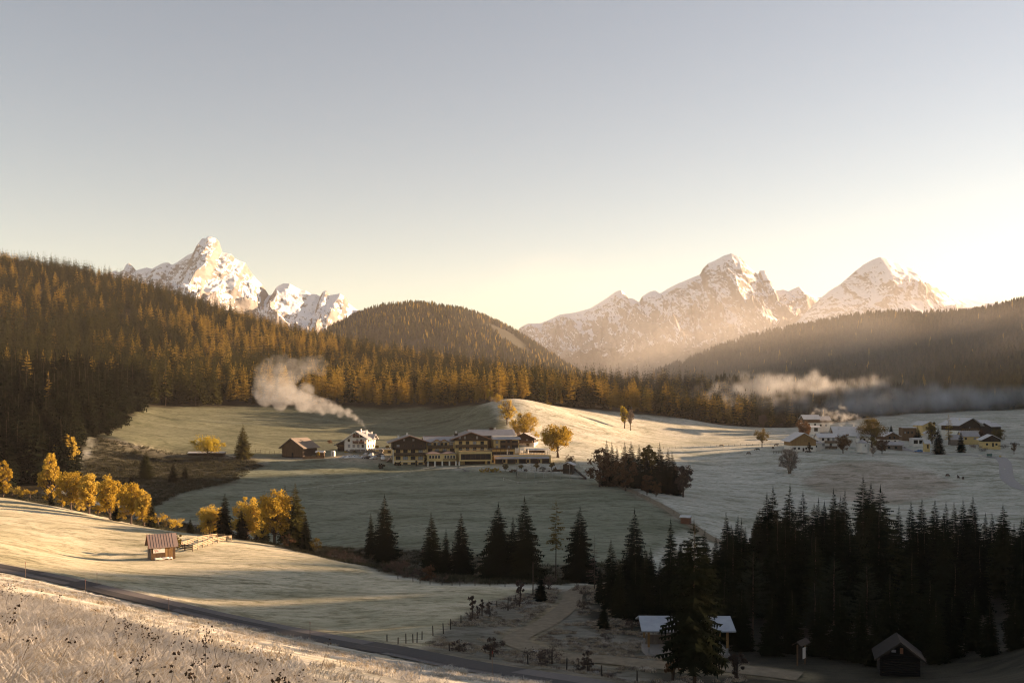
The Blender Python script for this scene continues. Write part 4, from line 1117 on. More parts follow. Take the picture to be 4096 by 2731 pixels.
def box(parent, name, x0, x1, y0, y1, z0, z1, mat):
    mb = MB(); mb.box(x0, x1, y0, y1, z0, z1)
    return mb.build(name, mat, parent)

def balcony(parent, x0, x1, yw, z, depth=1.3, h=1.0, mat=None, brackets=True):
    mat = mat or m_dark
    mb = MB(); mb.box(x0, x1, yw - depth, yw - 0.003, z - 0.14, z)
    o = mb.build('balcony', mat, parent)
    rl = MB()
    n = max(2, int((x1 - x0) / 0.28))
    for i in range(n):
        c = x0 + (i + 0.5) * (x1 - x0) / n
        rl.box(c - 0.115, c + 0.115, yw - depth, yw - depth + 0.04, z + 0.06, z + h - 0.08)
    rl.box(x0, x1, yw - depth - 0.05, yw - depth + 0.07, z + h - 0.08, z + h)
    for s in (x0, x1 - 0.05):
        rl.box(s, s + 0.05, yw - depth + 0.08, yw - 0.01, z + 0.06, z + h - 0.1)
    rl.build('railing', mat, o)
    if brackets:
        bk = MB(); k = max(2, int((x1 - x0) / 1.6))
        for i in range(k + 1):
            c = x0 + 0.15 + i * (x1 - x0 - 0.3) / k
            bk.prism([(yw - depth + 0.2, z - 0.143), (yw - 0.004, z - 0.143), (yw - 0.004, z - 0.6)], c - 0.07, c + 0.07, 'x')
        bk.build('bracket', mat, o)
    return o

def chimney(parent, x, y, z0, z1, s=0.6, mat=None, cap=True):
    o = box(parent, 'chimney', x - s / 2, x + s / 2, y - s / 2, y + s / 2, z0, z1, mat or m_white)
    if cap:
        mb = MB(); mb.box(x - s * 0.7, x + s * 0.7, y - s * 0.7, y + s * 0.7, z1 + 0.15, z1 + 0.25)
        for dx in (-1, 1):
            for dy in (-1, 1):
                mb.box(x + dx * s * 0.42 - 0.04, x + dx * s * 0.42 + 0.04, y + dy * s * 0.42 - 0.04, y + dy * s * 0.42 + 0.04, z1 + 0.002, z1 + 0.15)
        mb.build('cap', m_steel, o)
    return o

class Site:
    """a building's own axes; L() turns a pixel and a depth behind the facade into facade coordinates"""
    def __init__(self, name, px, row, d, deg, label, cat):
        self.O = P(px, row, d); self.a = RAD(deg)
        self.e = empty(name, self.O, self.a)
        tag(self.e, label, cat)
    def L(self, px, row, y=0.0):
        k = (px - CX) / F; c, s = math.cos(self.a), math.sin(self.a)
        x = (k * (self.O.y + y * c) - self.O.x + y * s) / (c - k * s)
        d = self.O.y + x * s + y * c
        return x, -(row - H0) / F * d - self.O.z
    def x(self, px, y=0.0): return self.L(px, 400, y)[0]
    def z(self, px, row, y=0.0): return self.L(px, row, y)[1]

# ------------------------------------------------------------------ the hotel
S = Site('hotel', 392.8, 466.5, 425, 10, 'large yellow hotel with dark timber gables, balconies and grey metal roofs', 'hotel')
e = S.e
DZ = -4.0                               # walls reach below the sloping ground
# left gable block
x0, x1 = 0.0, S.x(426.3); zr = S.z(409.5, 435.3); ze = S.z(391, 442.3); zs = S.z(409, 448.9)
xm = S.x(409.7)
gable_wall(e, 'wall', x0, x1, 0, 15, DZ, zs, zs + 0.001, m_yel)
gable_wall(e, 'timber_gable', x0 - 0.05, x1 + 0.05, -0.08, 15.05, zs + 0.01, ze + 0.35, zr - 0.02, m_dark, xm=xm)
roof_gable(e, x0 - 0.2, x1 + 0.2, 0, 15, ze + 0.35, zr, m_metal, over=1.9, xm=xm, edge=m_copper, seam=0.75, front=1.5)
for c in (398.1, 405.4, 413, 420.6):
    xx = S.x(c)
    window(e, xx, -0.003, S.z(c, 459.1), 1.85, 1.45, pale=0.15)
    window(e, xx, -0.003, S.z(c, 463.9), 1.7, 0.75, pale=0.0)
    window(e, xx, -0.003, S.z(c, 452.2), 1.7, 1.25, pale=0.2)
    window(e, xx, -0.083, S.z(c, 446.4), 1.2, 1.0, frame=m_timber, pale=0.5)
for c in (404.1, 413.4):
    window(e, S.x(c), -0.083, S.z(c, 440.4), 0.75, 0.8, frame=m_timber, pale=1.0)
balcony(e, S.x(393.9, -1.3), S.x(425.2, -1.3), -0.085, S.z(409, 448.7, -1.3), 1.3, 1.05)
balcony(e, S.x(394.2, -1.3), S.x(428.5, -1.3), -0.003, S.z(409, 454.6, -1.3), 1.3, 1.1)
box(e, 'band', x0 + 0.02, x1, -0.03, -0.003, S.z(409, 461.0), S.z(409, 460.5), m_trim)
box(e, 'corner_quoin', x0 - 0.03, x0 + 0.35, -0.04, 0.3, DZ, zs - 0.02, m_trim)
chimney(e, S.x(398.4, 8), 8, ze + 0.5, zr - 0.2, 0.7, m_white); chimney(e, S.x(407, 10), 10, zr - 0.4, zr + 0.9, 0.6, m_white)
# lean-to beside it
o = box(e, 'annex_wall', -3.0, -0.05, 1.0, 6.0, DZ, 1.6, m_yel)
mb = MB(); mb.prism([(-3.5, 1.3), (-3.5, 1.5), (0.0, 4.9), (0.0, 4.7)], 0.4, 6.5); mb.build('annex_roof', m_redmetal, e)
window(e, -1.6, 0.997, 0.1, 0.7, 0.6)
# linking block with two dormers
yb = 2.0
bx0, bx1 = S.x(425.6, yb), S.x(456.5, yb); zeB = S.z(440, 441.2, yb); zrB = S.z(440, 436.0, yb + 6)
box(e, 'wall', bx0, bx1, yb, yb + 12, DZ, zeB, m_yel)
roof_gable(e, bx0, bx1, yb, yb + 12, zeB, zrB, m_metal, over=0.7, ridge_axis='x', seam=0.75)
box(e, 'ridge_cap', bx0, bx1, yb + 5.7, yb + 6.3, zrB + 0.2, zrB + 0.32, m_copper)
for c in (436.8, 443.9):
    w2 = 2.35; xc = S.x(c, yb - 0.3); zt = S.z(c, 438.9, yb - 0.3); zl = S.z(c, 441.4, yb - 0.3)
    gable_wall(e, 'dormer', xc - w2 + 0.45, xc + w2 - 0.45, yb - 0.3, yb + 5, zeB - 3.1, zl + 0.1, zt - 0.25, m_yel)
    roof_gable(e, xc - w2 + 0.4, xc + w2 - 0.4, yb - 0.3, yb + 5, zl, zt, m_metal, over=0.5, edge=m_copper, thick=0.15, name='dormer_roof')
    for dx in (-0.85, 0.85):
        window(e, xc + dx, yb - 0.303, S.z(c, 444.9, yb), 0.95, 1.1, pale=0.4)
for c in (429.2, 451.2):
    window(e, S.x(c, yb), yb - 0.003, S.z(c, 444.9, yb), 1.5, 1.1, pale=0.4)
for c in (430.2, 437, 444.6, 452):
    window(e, S.x(c, yb), yb - 0.003, S.z(c, 451.0, yb), 1.7, 1.25, pale=0.6)
balcony(e, S.x(427.8, yb - 1.2), S.x(452.8, yb - 1.2), yb - 0.305, S.z(440, 447.2, yb - 1.2), 1.2, 1.2)
balcony(e, S.x(428.6, yb - 1.2), S.x(455.5, yb - 1.2), yb - 0.003, S.z(440, 453.0, yb - 1.2), 1.2, 1.1)
# pavilion with arched windows on white posts
yc = -4.5
cx0, cx1 = S.x(426.6, yc), S.x(456.2, yc); zeC = S.z(441, 453.2, yc); zbC = S.z(441, 460.6, yc); zgC = S.z(441, 466.4, yc)
box(e, 'pavilion_wall', cx0, cx1, yc, -0.1, zbC, zeC, m_yel)
box(e, 'undercroft_shade', cx0 + 0.4, cx1 - 0.2, yc + 2.4, -0.15, DZ - 1, zbC - 0.02, m_black)  # black block in the open colonnade stands in for its shade
xmC = (cx0 + cx1) / 2
for a, b_ in ((cx0 - 0.5, xmC - 0.05), (xmC + 0.05, cx1 + 0.5)):
    mb = MB(); zt = zeC + 1.15; mc = (a + b_) / 2; y0_, y1_ = yc - 0.6, 1.2; my = (y0_ + y1_) / 2
    q = [(a, y0_, zeC), (b_, y0_, zeC), (b_, y1_, zeC), (a, y1_, zeC)]; ap = (mc, my, zt)
    for i in range(4): mb.face([q[i], q[(i + 1) % 4], ap])
    mb.face(q[::-1]); mb.build('hipped_roof', m_redmetal, e)
for c in (430.2, 433.1, 436.1, 439.0, 445.4, 448.2, 451.2, 454.1):
    window(e, S.x(c, yc), yc - 0.003, S.z(c, 457.8, yc), 0.85, 1.3, arch=True, frame=m_trim, pale=0.0)
box(e, 'beam', S.x(443, yc), cx1, yc - 0.12, yc - 0.003, S.z(448, 459.4, yc), S.z(448, 458.4, yc), m_dark)
for c in (428, 435, 442.3, 449.5, 456.0, 459.3):
    xx = S.x(c, yc); box(e, 'post', xx - 0.28, xx + 0.28, yc + 0.02, yc + 0.55, DZ - 1, zbC - 0.01 if c < 457 else S.z(459, 460.7, yc), m_trim)
# main gable block
dx0, dx1 = S.x(454.8, 0.6), S.x(487.4, 0.6); yd = 0.6; zrD = S.z(470.4, 431.9, yd); zeD = S.z(453, 438.6, yd); zsD = S.z(470, 440.2, yd); xmD = S.x(470.6, yd)
box(e, 'wall', dx0, dx1, yd, 17, DZ, zsD, m_yel)
gable_wall(e, 'timber_gable', dx0 - 0.05, dx1 + 0.05, yd - 0.5, 17.05, zsD + 0.01, zeD + 0.3, zrD - 0.02, m_dark, xm=xmD)
roof_gable(e, dx0 - 0.2, dx1 + 0.2, yd, 17, zeD + 0.3, zrD, m_metal, over=1.9, xm=xmD, edge=m_copper, seam=0.75, front=1.7)
for c, w_ in ((459.7, 0.9), (464.8, 0.7), (471.9, 0.75), (476.9, 0.75)):
    window(e, S.x(c, yd), yd - 0.503, S.z(c, 438.4, yd), w_, 1.2, frame=m_timber, pale=0.6)
for c in (460.5, 467.5, 474.6, 482.2):
    window(e, S.x(c, yd), yd - 0.003, S.z(c, 443.6, yd), 1.35, 1.25, pale=0.35); window(e, S.x(c, yd), yd - 0.003, S.z(c, 449.6, yd), 1.35, 1.25, pale=0.35)
balcony(e, S.x(455.9, -0.8), S.x(487.2, -0.8), yd - 0.003, S.z(470, 446.7, -0.8), 1.3, 1.15)
chimney(e, S.x(456.1, 9), 9, zrB - 0.5, S.z(456, 432.6, 9), 1.5, m_dark, False); chimney(e, S.x(456.2, 9), 9, S.z(456, 432.5, 9), S.z(456, 430.9, 9), 0.7, m_white)
# glazed dining room jutting forward
yE = -6.5
ex0, ex1 = S.x(459.6, yE), S.x(491.9, yE); zE0, zE1 = S.z(475, 460.5, yE), S.z(475, 450.6, yE)
mb = MB()
wx0, wx1 = S.x(460.8, yE), S.x(491.0, yE); wz0, wz1 = S.z(475, 459.1, yE), S.z(475, 453.3, yE)
mb.box(ex0, ex1, yE + 0.9, yd - 0.02, zE0, zE1)
mb.box(ex0, wx0, yE, yE + 0.897, zE0, zE1); mb.box(wx1, ex1, yE, yE + 0.897, zE0, zE1); mb.box(wx0 + 0.002, wx1 - 0.002, yE, yE + 0.897, zE0, wz0); mb.box(wx0 + 0.002, wx1 - 0.002, yE, yE + 0.897, wz1, zE1)
mb.build('dining_room', m_yel, e)
n = 6
for i in range(n):
    a, b_ = wx0 + (wx1 - wx0) * i / n, wx0 + (wx1 - wx0) * (i + 1) / n
    o = box(e, 'window', a + 0.04, b_ - 0.04, yE + 0.62, yE + 0.70, wz0 + 0.1, wz1 - 0.06, m_glass)
    box(o, 'mullion', a - 0.05, a + 0.05, yE + 0.5, yE + 0.72, wz0 + 0.003, wz1 - 0.003, m_timber)
box(e, 'sill', wx0, wx1, yE - 0.05, yE + 0.5, wz0 - 0.003, wz0 + 0.12, m_dark)
rl = MB()
for i in range(26):
    t = ex0 + (ex1 - ex0) * i / 25; rl.box(t - 0.03, t + 0.03, yE + 0.12, yE + 0.18, zE1, zE1 + 0.9)
rl.box(ex0, ex1, yE + 0.1, yE + 0.2, zE1 + 0.9, zE1 + 0.98); rl.build('terrace_railing', m_steel, e)
box(e, 'terrace_edge', ex0 - 0.1, ex1 + 0.1, yE - 0.12, yE - 0.003, zE1 - 0.18, zE1 + 0.1, m_dark)
box(e, 'timber_recess', S.x(465.1, -3), S.x(485.2, -3), -3.0, yd - 0.03, DZ - 1, zE0 - 0.02, m_dark)
box(e, 'wall', S.x(485.2, -4), S.x(495.2, -4), -4.0, yd - 0.03, DZ - 1, zE0 - 0.025, m_yel)
box(e, 'wall', S.x(459.6, -2), S.x(465.0, -2), -2.0, yd - 0.03, DZ - 1, zE0 - 0.03, m_yel)
for c, r0, w_, h_ in ((488.7, 463.6, 1.1, 2.0), (492.7, 461.9, 0.8, 1.0), (488.7, 466.6, 1.0, 1.0), (492.7, 467.2, 0.8, 0.8)):
    window(e, S.x(c, -4), -4.003, S.z(c, r0, -4), w_, h_, pale=0.3)
# high wing behind
yf = 13.0
fx0, fx1 = S.x(471, yf), S.x(514.0, yf); zrF, zeF = S.z(495, 429.2, yf + 5), S.z(495, 434.4, yf)
box(e, 'wall', fx0, fx1 - 1.5, yf + 1, yf + 10, DZ, zeF, m_timber)
roof_gable(e, fx0, fx1, yf, yf + 10, zeF, zrF, m_metal, over=0.8, ridge_axis='x', seam=0.75, edge=m_copper)
chimney(e, S.x(491.2, yf + 5), yf + 5, zrF, zrF + 1.1, 1.6, m_dark, False); chimney(e, S.x(495, yf + 5), yf + 5, zrF, zrF + 0.9, 0.5, m_canvas)
for c in (489, 494, 500, 507):
    window(e, S.x(c, yf + 1), yf + 0.997, zeF - 1.9, 1.1, 1.2, pale=0.3)
# side wing with bays
yg = 6.0
gx0, gx1 = S.x(493.7, yg), S.x(519.2, yg); zG1 = S.z(506, 438.8, yg)
box(e, 'wall', gx0, gx1, yg, yg + 9, DZ, zG1, m_yel)
box(e, 'timber_panel', S.x(505.5, yg), S.x(512, yg), yg - 0.06, yg - 0.003, S.z(506, 447.6, yg), zG1 - 0.02, m_timber)
mb = MB(); a, b_ = S.x(493.9, yg) - 0.3, S.x(520.2, yg) + 0.3
mb.prism([(yg - 0.9, zG1 - 0.1), (yg + 2.2, zG1 + 0.8), (yg + 2.2, zG1 + 0.95), (yg - 0.9, zG1 + 0.08)], a, b_, 'x'); mb.build('lean_to_roof', m_metal, e)
box(e, 'parapet', gx0, gx1 - 1.8, yg + 2.25, yg + 9, zG1 + 0.01, zG1 + 1.25, m_canvas)
for c, r0, w_, h_ in ((496.9, 442.7, 0.9, 1.1), (508.5, 442.2, 0.9, 1.1), (496.9, 447.4, 0.9, 0.9), (508.7, 447.4, 0.8, 0.9)):
    window(e, S.x(c, yg), yg - 0.063 if c > 500 else yg - 0.003, S.z(c, r0, yg), w_, h_, pale=0.8)
for c in (503.3, 514.9):
    for r0 in (443.6, 447.6):
        o = box(e, 'window', S.x(c, yg) - 1.35, S.x(c, yg) + 1.35, yg - 0.05, yg - 0.003, S.z(c, r0, yg), S.z(c, r0 - 3.6, yg), m_glass)
    balcony(e, S.x(c, yg) - 1.45, S.x(c, yg) + 1.45, yg - 0.06, S.z(c, 444.0, yg), 0.9, 0.95, m_timber, False)
# glazed cafe and its flat roof
yl = 0.0
lx0, lx1 = S.x(492.2, yl), S.x(514.0, yl); zL0, zL1 = S.z(503, 455.2, yl), S.z(503, 448.2, yl)
box(e, 'wall', lx0 - 1, S.x(519, yl), yl + 1.2, yg - 0.02, DZ - 1, zL0, m_yel)
box(e, 'cafe_wall', lx0, lx1, yl + 1.2, yg - 0.03, zL0 + 0.01, zL1 - 0.2, m_yel)
for i in range(5):
    a, b_ = lx0 + (lx1 - lx0) * i / 5, lx0 + (lx1 - lx0) * (i + 1) / 5
    o = box(e, 'window', a + 0.05, b_ - 0.05, yl + 1.08, yl + 1.18, zL0 + 0.1, zL0 + 1.7, m_glass); box(o, 'mullion', a - 0.07, a + 0.07, yl + 0.9, yl + 1.19, zL0 + 0.02, zL1 - 0.25, m_timber)
box(e, 'flat_roof', lx0 - 0.5, lx1 + 0.4, yl - 0.3, yg - 0.04, zL1 - 0.19, zL1 + 0.12, m_dark)
# lower terrace wing
yj = -3.5
jx0, jx1 = S.x(494.8, yj), S.x(550.9, yj); zJ1, zJe, zJ0 = S.z(522, 453.9, yj), S.z(522, 457.7, yj), S.z(522, 469.6, yj)
box(e, 'wall', jx0, jx1, yj, yl + 1.15, DZ - 3, zJe + 1.25, m_yel)
box(e, 'wall', lx1 + 2.3, jx1 - 0.05, yl + 1.17, yg + 6, DZ - 3, zJe + 1.2, m_yel)
mb = MB(); mb.prism([(yj - 1.2, zJe - 0.2), (yj + 1.0, zJe + 1.35), (yj + 1.0, zJe + 1.5), (yj - 1.2, zJe)], jx0 - 0.3, jx1 - 0.9, 'x')
nn = 28
for i in range(nn):
    t = jx0 + (jx1 - jx0 - 1) * i / nn; mb.prism([(yj - 1.2, zJe - 0.002), (yj + 1.0, zJe + 1.498), (yj + 1.0, zJe + 1.56), (yj - 1.2, zJe + 0.06)], t - 0.035, t + 0.035, 'x')
mb.build('lean_to_roof', m_metal, e)
for c in (498.9, 511.0, 522.4, 534.0, 545.6):
    xx = S.x(c, yj)
    box(e, 'loggia', xx - 1.6, xx + 1.6, yj - 0.05, yj - 0.003, DZ - 3, zJe - 0.2, m_dark)
    for r0 in (463.2, 468.6):
        o = box(e, 'window', xx - 1.2, xx + 1.1, yj - 0.09, yj - 0.053, S.z(c, r0, yj) - 0.5, S.z(c, r0, yj) + 1.5, m_glass)
    balcony(e, xx - 1.6, xx + 1.6, yj - 0.055, S.z(c, 463.3, yj) - 0.3, 1.1, 1.0, m_dark, False)
    for s in (-1.7, 1.7):
        box(e, 'post', xx + s - 0.1, xx + s + 0.1, yj - 1.2, yj - 1.0, DZ - 3, zJe - 0.15, m_timber)
for c in (504.2, 515.7, 527.6, 538.9):
    for r0 in (461.8, 467.0):
        window(e, S.x(c, yj), yj - 0.003, S.z(c, r0, yj), 0.95, 1.1, pale=0.4)
# pergola on the terrace
ka, kb = S.x(527.6, 2), S.x(550.4, 2); zk0, zk1 = zJe + 1.25, S.z(539, 449.2, 2)
mb = MB(); mb.prism([(2.0, zk1 - 0.25), (6.5, zk1 + 0.3), (6.5, zk1 + 0.42), (2.0, zk1 - 0.1)], ka, kb, 'x'); mb.build('pergola_roof', m_canvas, e)
for i in range(9):
    t = ka + 0.2 + (kb - ka - 0.4) * i / 8; box(e, 'post', t - 0.06, t + 0.06, 2.1, 2.25, zk0, zk1 - 0.2, m_timber); box(e, 'post', t - 0.06, t + 0.06, 6.1, 6.25, zk0, zk1 + 0.2, m_timber)
rl = MB(); rl.box(S.x(520, yj), kb, -2.2, -2.12, zk0 + 0.9, zk0 + 0.97)
for i in range(14):
    t = S.x(520, yj) + i * 0.9; rl.box(t - 0.02, t + 0.02, -2.2, -2.12, zk0, zk0 + 0.9)
rl.build('terrace_railing', m_steel, e)
HOTEL = S
_m = e.matrix_basis.copy()
def hotel_pt(x, y, z): return HOTEL.e.matrix_basis @ Vector((x, y, z))

# folded parasols on the terrace
um = MB(); um.lathe([(0.03, 0), (0.03, 0.5)], sides=6, mi=1); um.lathe([(0.10, 0.5), (0.24, 0.75), (0.17, 1.5), (0.22, 2.2), (0.12, 2.7), (0.02, 3.1)], sides=8)
um_c = MB(); um_c.lathe([(0.12, 0.55), (0.36, 0.85), (0.26, 1.7), (0.30, 2.4), (0.14, 2.9), (0.02, 3.25)], sides=9)
um_p = MB(); um_p.lathe([(0.35, 0), (0.35, 0.08), (0.035, 0.09), (0.035, 3.3)], sides=8)
mc_, mp_ = um_c.mesh('canopy', m_canvas, True), um_p.mesh('pole', m_steel)
for i, c in enumerate((507.4, 509.8, 512.0, 515.7, 517.4, 519.0, 520.3, 522.2, 523.9, 528.0)):
    x = S.x(c, 0.5); t = empty('parasol', hotel_pt(x, 0.5 + (i % 3) * 0.9, zJe + 1.25 if c > 514 else zL0 + 0.02))
    tag(t, 'folded white parasol on the hotel terrace', 'parasol', 'folded parasols on the terrace'); inst('canopy', mc_, t); inst('pole', mp_, t)
# ------------------------------------------------------------------ farm buildings and hamlet
def house(name, label, px, d, deg, w, dep, he, hr, wall, upper=None, split=None, roof=None, ridge='y', over=0.8, rows=(), balc=(), chim=(), xm=0.0, cat='house', zel=None, zer=None, edge=None, door=None, sink=2.0, base_row=None, up_rows=(), side=(), frame=None, pale=0.25, seam=0.0, front=None):
    b_ = at(px, d)
    if base_row is not None: b_.z = -(base_row - H0) / F * d
    e = empty(name, b_, RAD(deg)); tag(e, label, cat)
    roof = roof or m_frost
    x0, x1 = -w / 2, w / 2
    if ridge == 'y':
        if upper is not None:
            box(e, 'wall', x0, x1, 0, dep, -sink, split, wall)
            gable_wall(e, 'upper_wall', x0 - 0.04, x1 + 0.04, -0.06, dep + 0.04, split + 0.004, he, hr, upper, xm=xm, zel=zel, zer=zer)
        else:
            gable_wall(e, 'wall', x0, x1, 0, dep, -sink, he, hr, wall, xm=xm, zel=zel, zer=zer)
        r = roof_gable(e, x0 - 0.05, x1 + 0.05, 0, dep, he, hr, roof, over=over, xm=xm, edge=edge, zel=zel, zer=zer, seam=seam, front=front)
    else:
        box(e, 'wall', x0, x1, 0, dep, -sink, split if upper is not None else he, wall)
        if upper is not None:
            box(e, 'upper_wall', x0 - 0.04, x1 + 0.04, -0.05, dep + 0.04, split + 0.004, he, upper)
        for s in (x0, x1 - 0.25):
            mb = MB(); mb.prism([(0.02, he + 0.003), (dep - 0.02, he + 0.003), (dep / 2, hr - 0.05)], s, s + 0.25, 'x'); mb.build('gable', upper or wall, e)
        r = roof_gable(e, x0, x1, 0, dep, he, hr, roof, over=over, ridge_axis='x', edge=edge, seam=seam)
    for (z, xs, ww, wh) in rows:
        for x in xs: window(e, x, -0.003, z, ww, wh, frame=frame, pale=pale)
    for (z, xs, ww, wh) in up_rows:
        for x in xs: window(e, x, -0.064, z, ww, wh, frame=frame, pale=pale)
    for (sg, z, ys, ww, wh) in side:
        for y in ys: window(e, (x1 + 0.003) if sg > 0 else (x0 - 0.003), y, z, ww, wh, RAD(90) if sg > 0 else RAD(-90), frame=frame, pale=pale)
    for (z, a, c) in balc: balcony(e, a, c, -0.07, z, 1.1, 0.95, m_timber)
    for (x, y, z1) in chim: chimney(e, x, y, he + 0.2, z1, 0.6, m_white)
    if door is not None:
        o = box(e, 'door', door[0] - door[1] / 2, door[0] + door[1] / 2, -0.05, -0.003, -0.1, door[2], m_dark)
        box(o, 'handle', door[0] + door[1] * 0.3, door[0] + door[1] * 0.38, -0.11, -0.053, door[2] * 0.45, door[2] * 0.5, m_steel)
    return e

# wooden barn left of the hotel
e = house('barn', 'old dark wooden barn with a pale sunlit roof left of the white house', 292.5, 440, -24, 11.2, 10.5, 3.9, 7.6, m_dark, roof=m_greywood, over=1.1, base_row=455.2, cat='barn', xm=-0.4, sink=2.5, edge=m_greywood)
mb = MB()
for i in range(36):
    x = -5.6 + (i + 0.5) * 11.2 / 36; t = 3.9 + 3.7 * (1 - abs(x + 0.4) / 5.6) - 0.25
    mb.box(x - 0.135, x + 0.135, -0.06 - 0.02 * (i % 2), -0.004, -0.3, max(3.6, t))
mb.build('plank_cladding', m_timber, e)
box(e, 'door', -0.4, 0.6, -0.12, -0.09, -1.2, 1.3, m_black)
box(e, 'plinth', -5.7, 5.7, -1.5, -0.1, -2.4, -0.9, m_conc)
# white guest house
e = house('guest_house', 'white house with catslide roof, red flower balconies and brown gable', 355.5, 449, -17, 11.0, 9.5, 6.2, 9.0, m_white, roof=m_metal, over=1.0, base_row=450.9, xm=0.5, zel=5.0, zer=6.1, edge=m_trim, sink=2.5, chim=((1.2, 3, 9.9), (3.0, 5, 9.3), (4.6, 7, 8.6)), rows=((4.4, (-3.3, 1.0, 2.9), 0.95, 1.1), (1.9, (-3.2, -0.9, 1.4, 3.6), 0.95, 1.2), (4.4, (4.5,), 0.9, 1.1)), side=((1, 4.3, (2, 4.5, 7), 0.9, 1.1), (1, 1.8, (2, 4.5, 7), 0.9, 1.1)), frame=m_honey, pale=0.35)
mb = MB(); mb.prism([(-1.2, 6.4), (5.4, 6.4), (5.4, 6.5), (0.5, 8.6), (-1.2, 7.8)], -0.03, -0.003); mb.build('timber_panel', m_timber, e)
for z, a, b_ in ((3.75, -1.0, 5.2), (6.45, -1.0, 2.6)):
    o = balcony(e, a, b_, -0.035, z, 1.1, 0.9, m_timber, False)
    mb = MB()
    for i in range(int((b_ - a) / 1.2)):
        mb.box(a + 0.15 + i * 1.2, a + 1.1 + i * 1.2, -1.42, -1.2, z + 0.7, z + 1.05)
    mb.build('flower_box', m_flower, o)
    mb = MB()
    for t in (a + 0.05, (a + b_) / 2, b_ - 0.05): mb.box(t - 0.06, t + 0.06, -1.24, -1.12, z - 0.1, z + 2.2)
    mb.build('post', m_trim, o)
for x in (-0.4, 1.4):
    window(e, x, -0.034, 6.6, 0.9, 1.3, frame=m_honey, pale=0.2)
o = box(e, 'annex_wall', -9.2, -5.55, 0.6, 9.0, -2.5, 3.4, m_dark)
mb = MB(); mb.prism([(-10.4, 2.6), (-10.4, 2.8), (-5.3, 5.3), (-5.3, 5.1)], -1.0, 9.8); mb.build('catslide_roof', m_metal, e)
balcony(e, -9.1, -5.7, 0.597, 2.1, 1.2, 0.9, m_timber, False)
mb = MB(); n = 8
arc = [(-8.7, -1.4), (-8.7, 0.5)] + [(-7.3 - 1.4 * math.cos(math.pi * i / n), 0.5 + 0.7 * math.sin(math.pi * i / n)) for i in range(1, n)] + [(-5.9, 0.5), (-5.9, -1.4)]
mb.prism(arc, 0.5, 0.597); mb.build('garage_arch', m_black, e)
mb = MB(); mb.prism([(-3.0, 7.15), (7.5, 7.15), (7.5, 7.3), (-3.0, 7.3)], 5.0, 5.1); mb.build('crossing_ridge', m_metal, e)
roof_gable(e, -5.0, 6.6, 4.2, 8.8, 5.6, 7.6, m_metal, over=0.5, ridge_axis='x', name='crossing_roof')

# wall of the car park
S2 = Site('terrace_wall', 368.0, 452.2, 447, 6, 'yellow terrace wall with planters between white house and hotel', 'wall')
e = S2.e
box(e, 'wall', 0, 11.5, 0, 1.2, -2.6, 1.5, m_yel); box(e, 'coping', -0.2, 11.7, -0.2, 1.3, 1.502, 1.75, m_trim); box(e, 'garage_door', 8.7, 11.2, -0.05, -0.003, -2.2, 0.9, m_dark)
for i in range(11): box(e, 'planter', 0.3 + i * 1.05, 0.9 + i * 1.05, -0.1, 0.5, 1.752, 2.05, m_trim)
for x in (4.0, 8.6):
    o = box(e, 'hedge_block', x - 0.8, x + 0.8, 0.2, 1.1, 2.06, 3.2, m_olive)

# low shed under the yellow tree, sheds and stalls by the barn
e = house('low_shed', 'long low shed with frosted flat roof behind the yellow tree', 206, 430, 4, 15, 4, 1.7, 2.1, m_dark, roof=m_frost, ridge='x', over=0.3, base_row=456.5, cat='shed')
e = house('wood_stall', 'small stall with white frosted roof right of the barn', 319.5, 437, -5, 3.2, 2.4, 2.0, 2.5, m_timber, roof=m_frost, ridge='x', over=0.35, base_row=456.3, cat='shed')
t = empty('toilet_cabin', at(332.5, 438), RAD(-12)); tag(t, 'white portable cabin with curved roof beside the farm drive', 'cabin')
mb = MB(); mb.prism([(-0.75, 0), (0.75, 0), (0.75, 2.0), (0.45, 2.35), (-0.45, 2.35), (-0.75, 2.0)], 0, 1.5); mb.build('cabin_body', m_canvas, t)
box(t, 'door', -0.4, 0.4, -0.05, -0.003, 0.1, 1.9, m_conc)
for px_, d_, r_, lb in ((316, 443, 0, 'grey plank fence'), ):
    pass
t = empty('garden_fence', at(305, 432)); tag(t, 'low brown plank fence in front of the wood stall', 'fence')
c0 = at(305, 432)
for i in range(22):
    p = at(303 + i * 1.0, 433.0 - i * 0.02) - c0
    o = box(t, 'plank', p.x - 0.2, p.x + 0.2, p.y, p.y + 0.06, p.z - 0.2, p.z + 1.25, m_timber)
t = empty('stone_terrace', at(358, 446), RAD(-4)); tag(t, 'rubble stone retaining wall with plants below the white house', 'wall')
mb = MB(); rr = random.Random(5)
for i in range(120):
    x = rr.uniform(-6, 11); z = rr.uniform(-1.0, 1.2); s = rr.uniform(0.25, 0.6)
    mb.box(x - s, x + s, -0.2 + rr.uniform(-0.2, 0.1), 0.8, z - s * 0.6, z + s * 0.6)
mb.build('stones', m_stone, t)['kind'] = 'stuff'

# chalet right behind the hotel
house('chalet', 'dark gabled chalet with white ground floor behind the hotel', 524.5, 462, -14, 9.0, 9, 4.6, 6.7, m_white, upper=m_dark, split=2.4, roof=m_metal, over=1.2, base_row=447.2, edge=m_dark, rows=((0.6, (1.6,), 1.2, 1.4),), up_rows=((3.0, (-1.5, 1.2), 0.9, 1.0),), sink=4, balc=((2.5, -4, 4),))
t = empty('hedge_wall', at(535, 452), RAD(6)); tag(t, 'clipped dark hedge wall beside the chalet', 'hedge')
box(t, 'hedge', -4, 4.5, 0, 0.8, -0.5, 1.5, m_dark)

